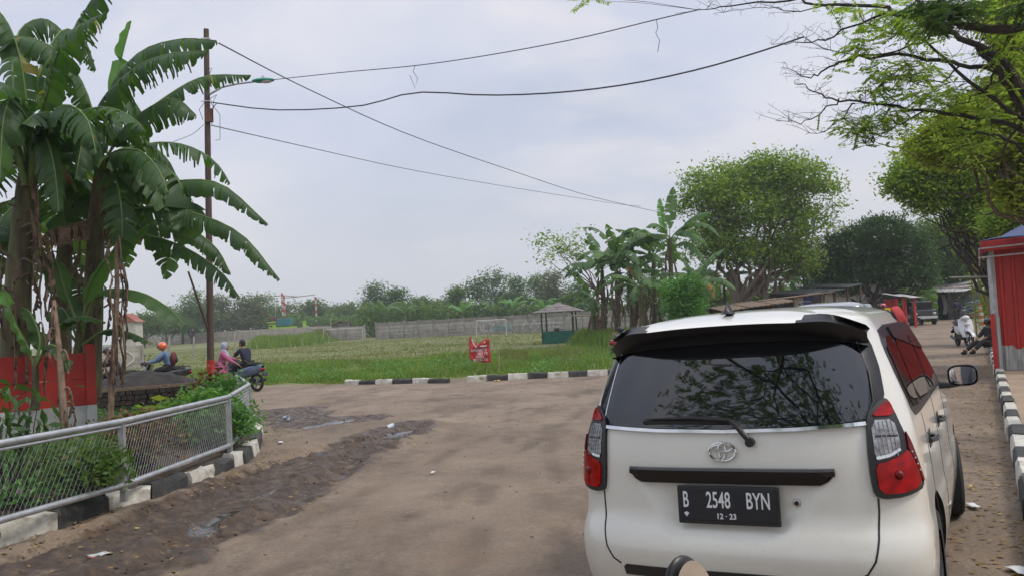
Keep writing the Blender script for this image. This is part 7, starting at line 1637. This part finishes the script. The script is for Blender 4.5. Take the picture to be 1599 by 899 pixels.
# red stall, cart, panels
g = gd(1400, 55); t = thing('red_stall', 'red framed street stall with a grey awning below the mango tree', 'stall', g); wds = (pd(1424, 480, 55)-pd(1400, 480, 55)).x; h = 1.95
for x in (0, wds*.55, wds*1.15):
    m_ = MB(); m_.beam((x, 0, 0), (x, 0, h), .12, .12, (1, 0, 0)); m_.build('post', 'paint_red', t); m_ = MB(); m_.beam((x, 1.6, 0), (x, 1.6, h), .1, .1, (1, 0, 0)); m_.build('post', 'paint_red', t)
m_ = MB(); m_.box((wds*.3, 1.6, .95), (wds*.6, .05, 1.9)); m_.build('back_board', 'sheet_red', t); m_ = MB(); m_.box((wds*.3, .3, .35), (wds*.55, .6, .7)); m_.build('counter', 'maroon', t, bevel=.02)
m_ = MB(); m_.grid(lambda i, j: Vector((-.2+(wds*1.25+.3)*i+.4*j*0, -.9+2.7*j, h+.10+.28*j-.16*i+.03*math.sin(i*9))), 14, 8); ob = m_.build('awning', 'tin_roof', t, True); sd_ = ob.modifiers.new('s', 'SOLIDIFY'); sd_.thickness = .03
g = gd(1390, 52); t = thing('tarp_cart', 'cart under a leaning red and orange cover beside the red stall', 'cart', g)
m_ = MB(); m_.grid(lambda i, j: Vector((-.1+.55*i+.45*j, -.2-.5*(1-j)*0-.2*math.sin(j*3), 1.34-1.2*j+.08*math.sin(i*3))), 8, 12); ob = m_.build('red_cover', 'cloth_red', t, True); sd_ = ob.modifiers.new('s', 'SOLIDIFY'); sd_.thickness = .05
m_ = MB(); m_.box((-.15, .4, .8), (.8, 1.2, .8)); m_.build('cart_box', 'tarp_black', t, bevel=.03); m_ = MB(); m_.box((-.38, -.25, 1.1), (.5, .06, .55)); m_.build('yellow_board', 'yellow_paint', t)
for x in (-.5, .4): m_ = MB(); m_.lathe([(.22, -.03), (.27, -.03), (.27, .03), (.22, .03), (.22, -.03)], 20, (x, .3, .27), 'x'); m_.build('wheel', 'dark_rubber', t, True)
g = gd(1437, 60); t = thing('pickup_truck', 'dark pickup truck facing the road beside the shop, parked under the trees', 'truck', g, R(180-8))
m_ = MB(); m_.box((0, -.2, .75), (1.65, 2.0, .65)); m_.box((0, -.4, 1.35), (1.5, 1.5, .65), taper=.85); m_.build('cab', 'scooter_black', t, bevel=.08)
m_ = MB(); m_.box((0, .395, 1.36), (1.25, .05, .42), Matrix.Rotation(R(-12), 3, 'X')); m_.build('windscreen', 'tint_glass', t); m_ = MB(); m_.box((0, -2.4, .85), (1.6, 2.2, .5)); m_.build('load_bed', 'satin_black', t, bevel=.03)
m_ = MB(); m_.box((0, .82, .52), (1.6, .12, .2)); m_.build('bumper', 'galv', t, bevel=.03)
for sx in (-1, 1):
    m_ = MB(); m_.ball((sx*.62, .82, .80), (.12, .05, .09), 12, 8); m_.build('headlight', 'lens_white', t, True)
    for y in (.25, -2.5): m_ = MB(); m_.lathe([(.001, -.09), (.31, -.09), (.31, .09), (.001, .09)], 24, (sx*.74, y, .31), 'x'); m_.build('wheel', 'dark_rubber', t, True)
g = gd(1516, 58); t = thing('blue_handcart', 'handcart loaded with pale blue boards left of the striped bollard', 'cart', g, R(20))
for k in range(5): m_ = MB(); m_.box((.1*k-.2, 0, .75+.22*k*.8), (.9, .5, .05), Matrix.Rotation(R(-12), 3, 'Y')); m_.build('board', 'scooter_blue', t)
m_ = MB(); m_.box((0, 0, .55), (1.0, .6, .25)); m_.build('tray', 'rust_metal', t)
for sx in (-1, 1): m_ = MB(); m_.lathe([(.24, -.03), (.29, -.03), (.29, .03), (.24, .03), (.24, -.03)], 20, (sx*.5, 0, .29), 'x'); m_.build('wheel', 'dark_rubber', t, True); m_ = MB(); m_.tube([(sx*.35, -.3, .6), (sx*.35, -1.0, .85)], .02, 6); m_.build('handle', 'rust_metal', t)
# grey car parked in front of the van: same builder
pc = gd(1285, 15.5); car2 = thing('parked_car', 'grey car whose roof just shows over the right half of the minivan roof', 'car', (pc.x, pc.y, .0)); car2.rotation_euler = (0, 0, -CYAW); car2.scale = (1, 1, 1.045)
car_body(car2, 'silver_paint'); side_windows(car2, 'side_glass')
patch(smoothpoly([(-.66, 1.12), (-.68, 1.46), (.68, 1.46), (.66, 1.12)], 1), .006, .01).build('rear_window', 'tint_glass', car2, True)
for sg in (-1, 1):
    for yy in (.80, 3.455): wheel(car2, (sg*.755, yy, .30), .31, .185, 0, sg)
    m_ = MB(); m_.tube([(sg*.56, .8, 1.655), (sg*.565, 1.2, 1.70), (sg*.565, 2.0, 1.70), (sg*.55, 2.3, 1.64)], .016, 8); m_.build('roof_rail', 'satin_black', car2, True)
# ================================================================ FAR THINGS
G_ = 'red and white banded poles beyond the boundary wall'
for i, (u, vt, vb, Y, lb) in enumerate([(394.5, 467, 512, 195, 'leftmost banded pole, right of the grey-green tree'), (443, 457, 506, 190, 'tall banded pole standing in front of the teal tarpaulin'), (446, 461, 506, 192, 'second banded pole close beside the tall one'), (495, 463, 505, 190, 'banded pole right of the lime green truck')]):
    g = gd(u, Y); h = pd(u, vt, Y).z-g.z; t = thing('banded_pole', lb, 'pole', g, 0, G_); n = 12
    for k in range(n): m_ = MB(); m_.tube([(0, 0, h*k/n), (0, 0, h*(k+1)/n)], .20, 8); m_.build('red_band' if k % 2 else 'white_band', 'paint_red' if k % 2 else 'goal_white', t, True)
for lb, P_ in (('long thin pole tied level across the tops of the banded poles', [(404, 463.5, 192), (425, 463, 191), (443, 460.5, 190)]), ('bent thin pole joining the two right banded poles near their tops', [(443, 461, 190), (464, 463, 190), (492, 460, 190)]), ('upper thin pole starting at the tall banded pole top', [(438, 465, 191), (446, 464.5, 191), (464, 463.5, 191)])):
    pts = [pd(*q) for q in P_]; m_ = MB(); m_.tube(pts, .10, 6); tag(m_.build('crossbar_pole', 'bamboo', None, True, org=pts[0]), lb, 'pole')
g = gd(436, 185); t = thing('lime_truck', 'lime green truck with a teal covered load and dark red front top, behind the wall', 'truck', g); k = 185/F
def tbx(nm, u0, u1, v0, v1, mat, yo=0, dep=2.2): 
    a = pd(u0, v1, 185)-g; b_ = pd(u1, v0, 185)-g; m_ = MB(); m_.box(((a.x+b_.x)/2, yo, (a.z+b_.z)/2), (b_.x-a.x, dep, b_.z-a.z)); return m_.build(nm, mat, t, bevel=.06)
tbx('cab', 422, 433, 506, 517, 'lime_paint'); tbx('side_window', 424, 428, 507.5, 510, 'tint_glass', -1.08, .1); tbx('cab_roof', 419, 433, 501.5, 504.5, 'lime_paint'); tbx('front_load', 422, 434.5, 495, 501, 'maroon'); tbx('teal_cover', 434.5, 455.5, 496, 508, 'teal_tarp'); tbx('load_bed', 433, 462, 508.5, 514, 'lime_paint', 0, 2.0)
for u in (426, 447, 457): m_ = MB(); p = pd(u, 516, 185)-g; m_.lathe([(.001, -.15), (.5, -.15), (.5, .15), (.001, .15)], 20, (p.x, -1.0, .5), 'y'); m_.build('wheel', 'dark_rubber', t, True)
g = gd(476, 186); m_ = MB(); p = pd(476, 506, 186)-g; m_.box((0, 0, p.z/2+.4), (.75, .6, p.z+.6)); m_.box((0, -.05, p.z+.75), (.85, .7, .10)); m_.lathe([(.001, 0), (.1, 0), (.1, .2), (.001, .2)], 8, (0, 0, p.z+.8)); tag(m_.build('lime_post_box', 'lime_paint', None, org=None, bevel=.04), 'small lime green box on the wall right of the truck', 'box').location = g
g = gd(533, 135); t = thing('dark_roofed_shed', 'small shed with a dark brown sloping roof above the short pale wall', 'shed', g); z0 = pd(533, 501, 135).z-g.z
m_ = MB(); m_.box((0, 1.5, z0/2-.1), (2.3, 3, z0-.4)); m_.build('wall', 'concrete', t); m_ = MB(); m_.beam((-1.4, .8, z0-.55), (.1, .8, z0), 3.4, .08); m_.beam((0, .8, z0), (1.55, .8, z0-.12), 3.4, .08); m_.build('roof', 'maroon', t)
for x in (-1.35, 0, 1.35): m_ = MB(); m_.beam((x, -.8, 0), (x, -.8, z0-.35), .1, .1, (1, 0, 0)); m_.build('post', 'concrete', t)
for lb, u, vt, vb, Y, arm in (('thin grey lamp pole between the utility pole and the banded poles', 409, 475, 512, 188, 1), ('slender grey pole above the far wall left of the utility pole', 253, 489, 520, 180, 0), ('short grey pole rising behind the lime truck', 431.5, 481, 500, 200, 0), ('thin grey pole right of the lime post box', 477.5, 493, 508, 195, 0), ('thin dark pole beside the dark roofed shed', 517, 496, 510, 136, 0)):
    g = gd(u, Y); h = pd(u, vt, Y).z-g.z; t = thing('distant_pole', lb, 'pole', g); m_ = MB(); m_.tube([(0, 0, 0), (0, 0, h)], .10*Y/188, 6); m_.build('shaft', 'galv' if arm else 'concrete', t)
    if arm: m_ = MB(); m_.tube([(-.7, 0, h*.94), (.7, 0, h*.94)], .07, 6); m_.tube([(-.5, 0, h*.82), (.5, 0, h*.82)], .06, 6); m_.build('crossarm', 'galv', t); m_ = MB(); m_.box((0, 0, h*.62), (.35, .3, .6)); m_.build('transformer', 'rust_metal', t)
g = gd(197, 120); t = thing('red_roofed_house', 'small house with a red roof far behind the dry hanging banana stem', 'house', g); zt = pd(197, 492, 120).z-g.z; t.scale = (.6, .6, 1)
m_ = MB(); m_.box((0, 2, zt/2-.3), (4.6, 4, zt-.8)); m_.build('wall', 'house_wall', t); m_ = MB(); m_.prism([(-2.8, zt-1.0), (0, zt+.3), (2.8, zt-1.0)], lambda a, b_, q: Vector((a, -.4+q, b_)), 4.8); m_.build('roof', 'tile_red', t); m_ = MB(); m_.box((.8, -.02, zt*.45), (.9, .1, 1.0)); m_.build('window', 'tint_glass', t)
g = gd(303, 190); t = thing('white_roofed_house', 'low house with a white roof edge above the far wall left of the pole', 'house', g); zt = pd(262, 517, 190).z-g.z
m_ = MB(); m_.box((-4, 2, zt/2), (7, 4, zt)); m_.build('wall', 'concrete', t); m_ = MB(); m_.beam((-8, 1, zt), (0, 1, zt+.5), 6, .2); m_.build('roof', 'tin_roof', t)
# dense distant undergrowth
rs = np.random.RandomState(3); C = []
for (u0, u1, Y, vt, n) in ((200, 590, 190, 492, 9000), (560, 1080, 138, 474, 12000), (1080, 1270, 72, 456, 6000), (1270, 1460, 72, 452, 6000), (1460, 1620, 84, 455, 5000)):
    for i in range(n):
        u = rs.uniform(u0, u1); q = gd(u, Y+rs.uniform(-4, 8)); top = pd(u, vt+8*vn(u*.05, Y, 1), Y).z; q.z += (top-q.z)*rs.uniform(0, 1)**.8*(1+.25*vn(u*.12, 3)); C.append(tuple(q))
C = np.array(C); V, Q = leaf_quads(C, .75, rs, .6, .5); stuff(np_mesh('undergrowth', V, Q, 'mid'), 'continuous band of dim bushes and undergrowth at the foot of the far trees', 'bushes')
# haze
b_ = MB(); b_.box((0, 150, 24), (700, 460, 52)); hz_ = b_.build('haze', 'paper', None); m, tt = mat_new('haze_air'); o = nn(tt, 'ShaderNodeOutputMaterial'); v_ = nn(tt, 'ShaderNodeVolumePrincipled'); v_.inputs['Color'].default_value = (.93, .96, 1.0, 1); v_.inputs['Density'].default_value = .00065; v_.inputs['Anisotropy'].default_value = .2
tt.links.new(v_.outputs[0], o.inputs['Volume']); hz_.data.materials.clear(); hz_.data.materials.append(m); stuff(hz_, 'thin pale haze lying over the field and distant trees', 'haze')
# ================================================================ LITTER
def litter(name, mat, u, v, size, label, seed):
    rr_ = random.Random(seed); p = gz(u, v, .02); m_ = MB(); m_.grid(lambda i, j: Vector(((i-.5)*size[0]+.01*math.sin(j*9), (j-.5)*size[1], .006+.5*min(size)*.25*abs(math.sin(i*5+seed)*math.cos(j*4+seed)))), 7, 7)
    ob = m_.build(name, mat, None, True); ob.location = p; ob.rotation_euler = (0, 0, rr_.uniform(0, 6)); sd_ = ob.modifiers.new('s', 'SOLIDIFY'); sd_.thickness = .002; return tag(ob, label, 'litter')
litter('food_wrapper', 'sheet_white', 155, 866, (.16, .11), 'crumpled white and orange wrapper on the mud at the lower left', 1)
litter('wrapper_scrap', 'orange_paint', 148, 870, (.08, .06), 'orange scrap lying against the crumpled white wrapper', 2)
litter('paper_scrap', 'paper', 676, 737, (.08, .04), 'small white scrap in the middle of the dirt road', 3)
litter('paper_scrap', 'paper', 1519, 789, (.16, .06), 'flat white scrap beside the front wheel of the minivan', 4)
litter('paper_scrap', 'slab', 640, 800, (.10, .02), 'thin tan sliver on the road left of the minivan', 5)
litter('paper_scrap', 'paper', 1595, 892, (.2, .1), 'white scrap by the kerb at the lower right corner', 6)
litter('paper_scrap', 'paper', 438, 690, (.16, .06), 'pale flat scrap between the kerb and the muddy ruts', 7)
litter('yellow_packet', 'yellow_paint', 776, 594, (.28, .16), 'yellow packet lying against the striped field kerb', 8)
litter('white_packet', 'paper', 870, 588, (.22, .12), 'white packet in front of the field kerb below the hut', 9)
for u, v, lb, s_ in ((443, 655, 'clear plastic cup at the left end of the first puddle', 1), (605, 670, 'clear plastic cup in the muddy rut near the second puddle', 2)):
    p = gz(u, v, .03); m_ = MB(); m_.lathe([(.001, 0), (.035, 0), (.045, .11), (.050, .112), (.042, .108), (.032, .004)], 14); ob = m_.build('plastic_cup', 'plastic_clear', None, True); ob.location = p+Z*.03; ob.rotation_euler = (R(78), 0, s_*1.1); tag(ob, lb, 'cup')
# small stones and clods in the mud
rs = np.random.RandomState(8); mb = MB()
for i in range(160):
    a, b2, r_ = (RUTS+RUTS2+MUD)[rs.randint(len(RUTS+RUTS2+MUD))]; f = rs.random(); x = a[0]+(b2[0]-a[0])*f+rs.normal()*.22; y = a[1]+(b2[1]-a[1])*f+rs.normal()*.22; s_ = rs.uniform(.006, .022)*(1 if y > 6 else .7); mb.ball((x, y, .0+s_*.2), (s_, s_*rs.uniform(.6, 1), s_*.6), 6, 4)
stuff(mb.build('mud_clods', 'soil', None, True), 'dark clods and small stones thrown up along the muddy ruts', 'clods')
mb = MB()
for i in range(900):
    x = rs.uniform(-7, 5); y = rs.uniform(3.2, 26); s_ = rs.uniform(.004, .014); mb.ball((x, y, .008), (s_*1.2, s_, s_*.6), 5, 3)
stuff(mb.build('gravel', 'rock', None, True), 'scattered pale gravel on the dirt road', 'gravel')
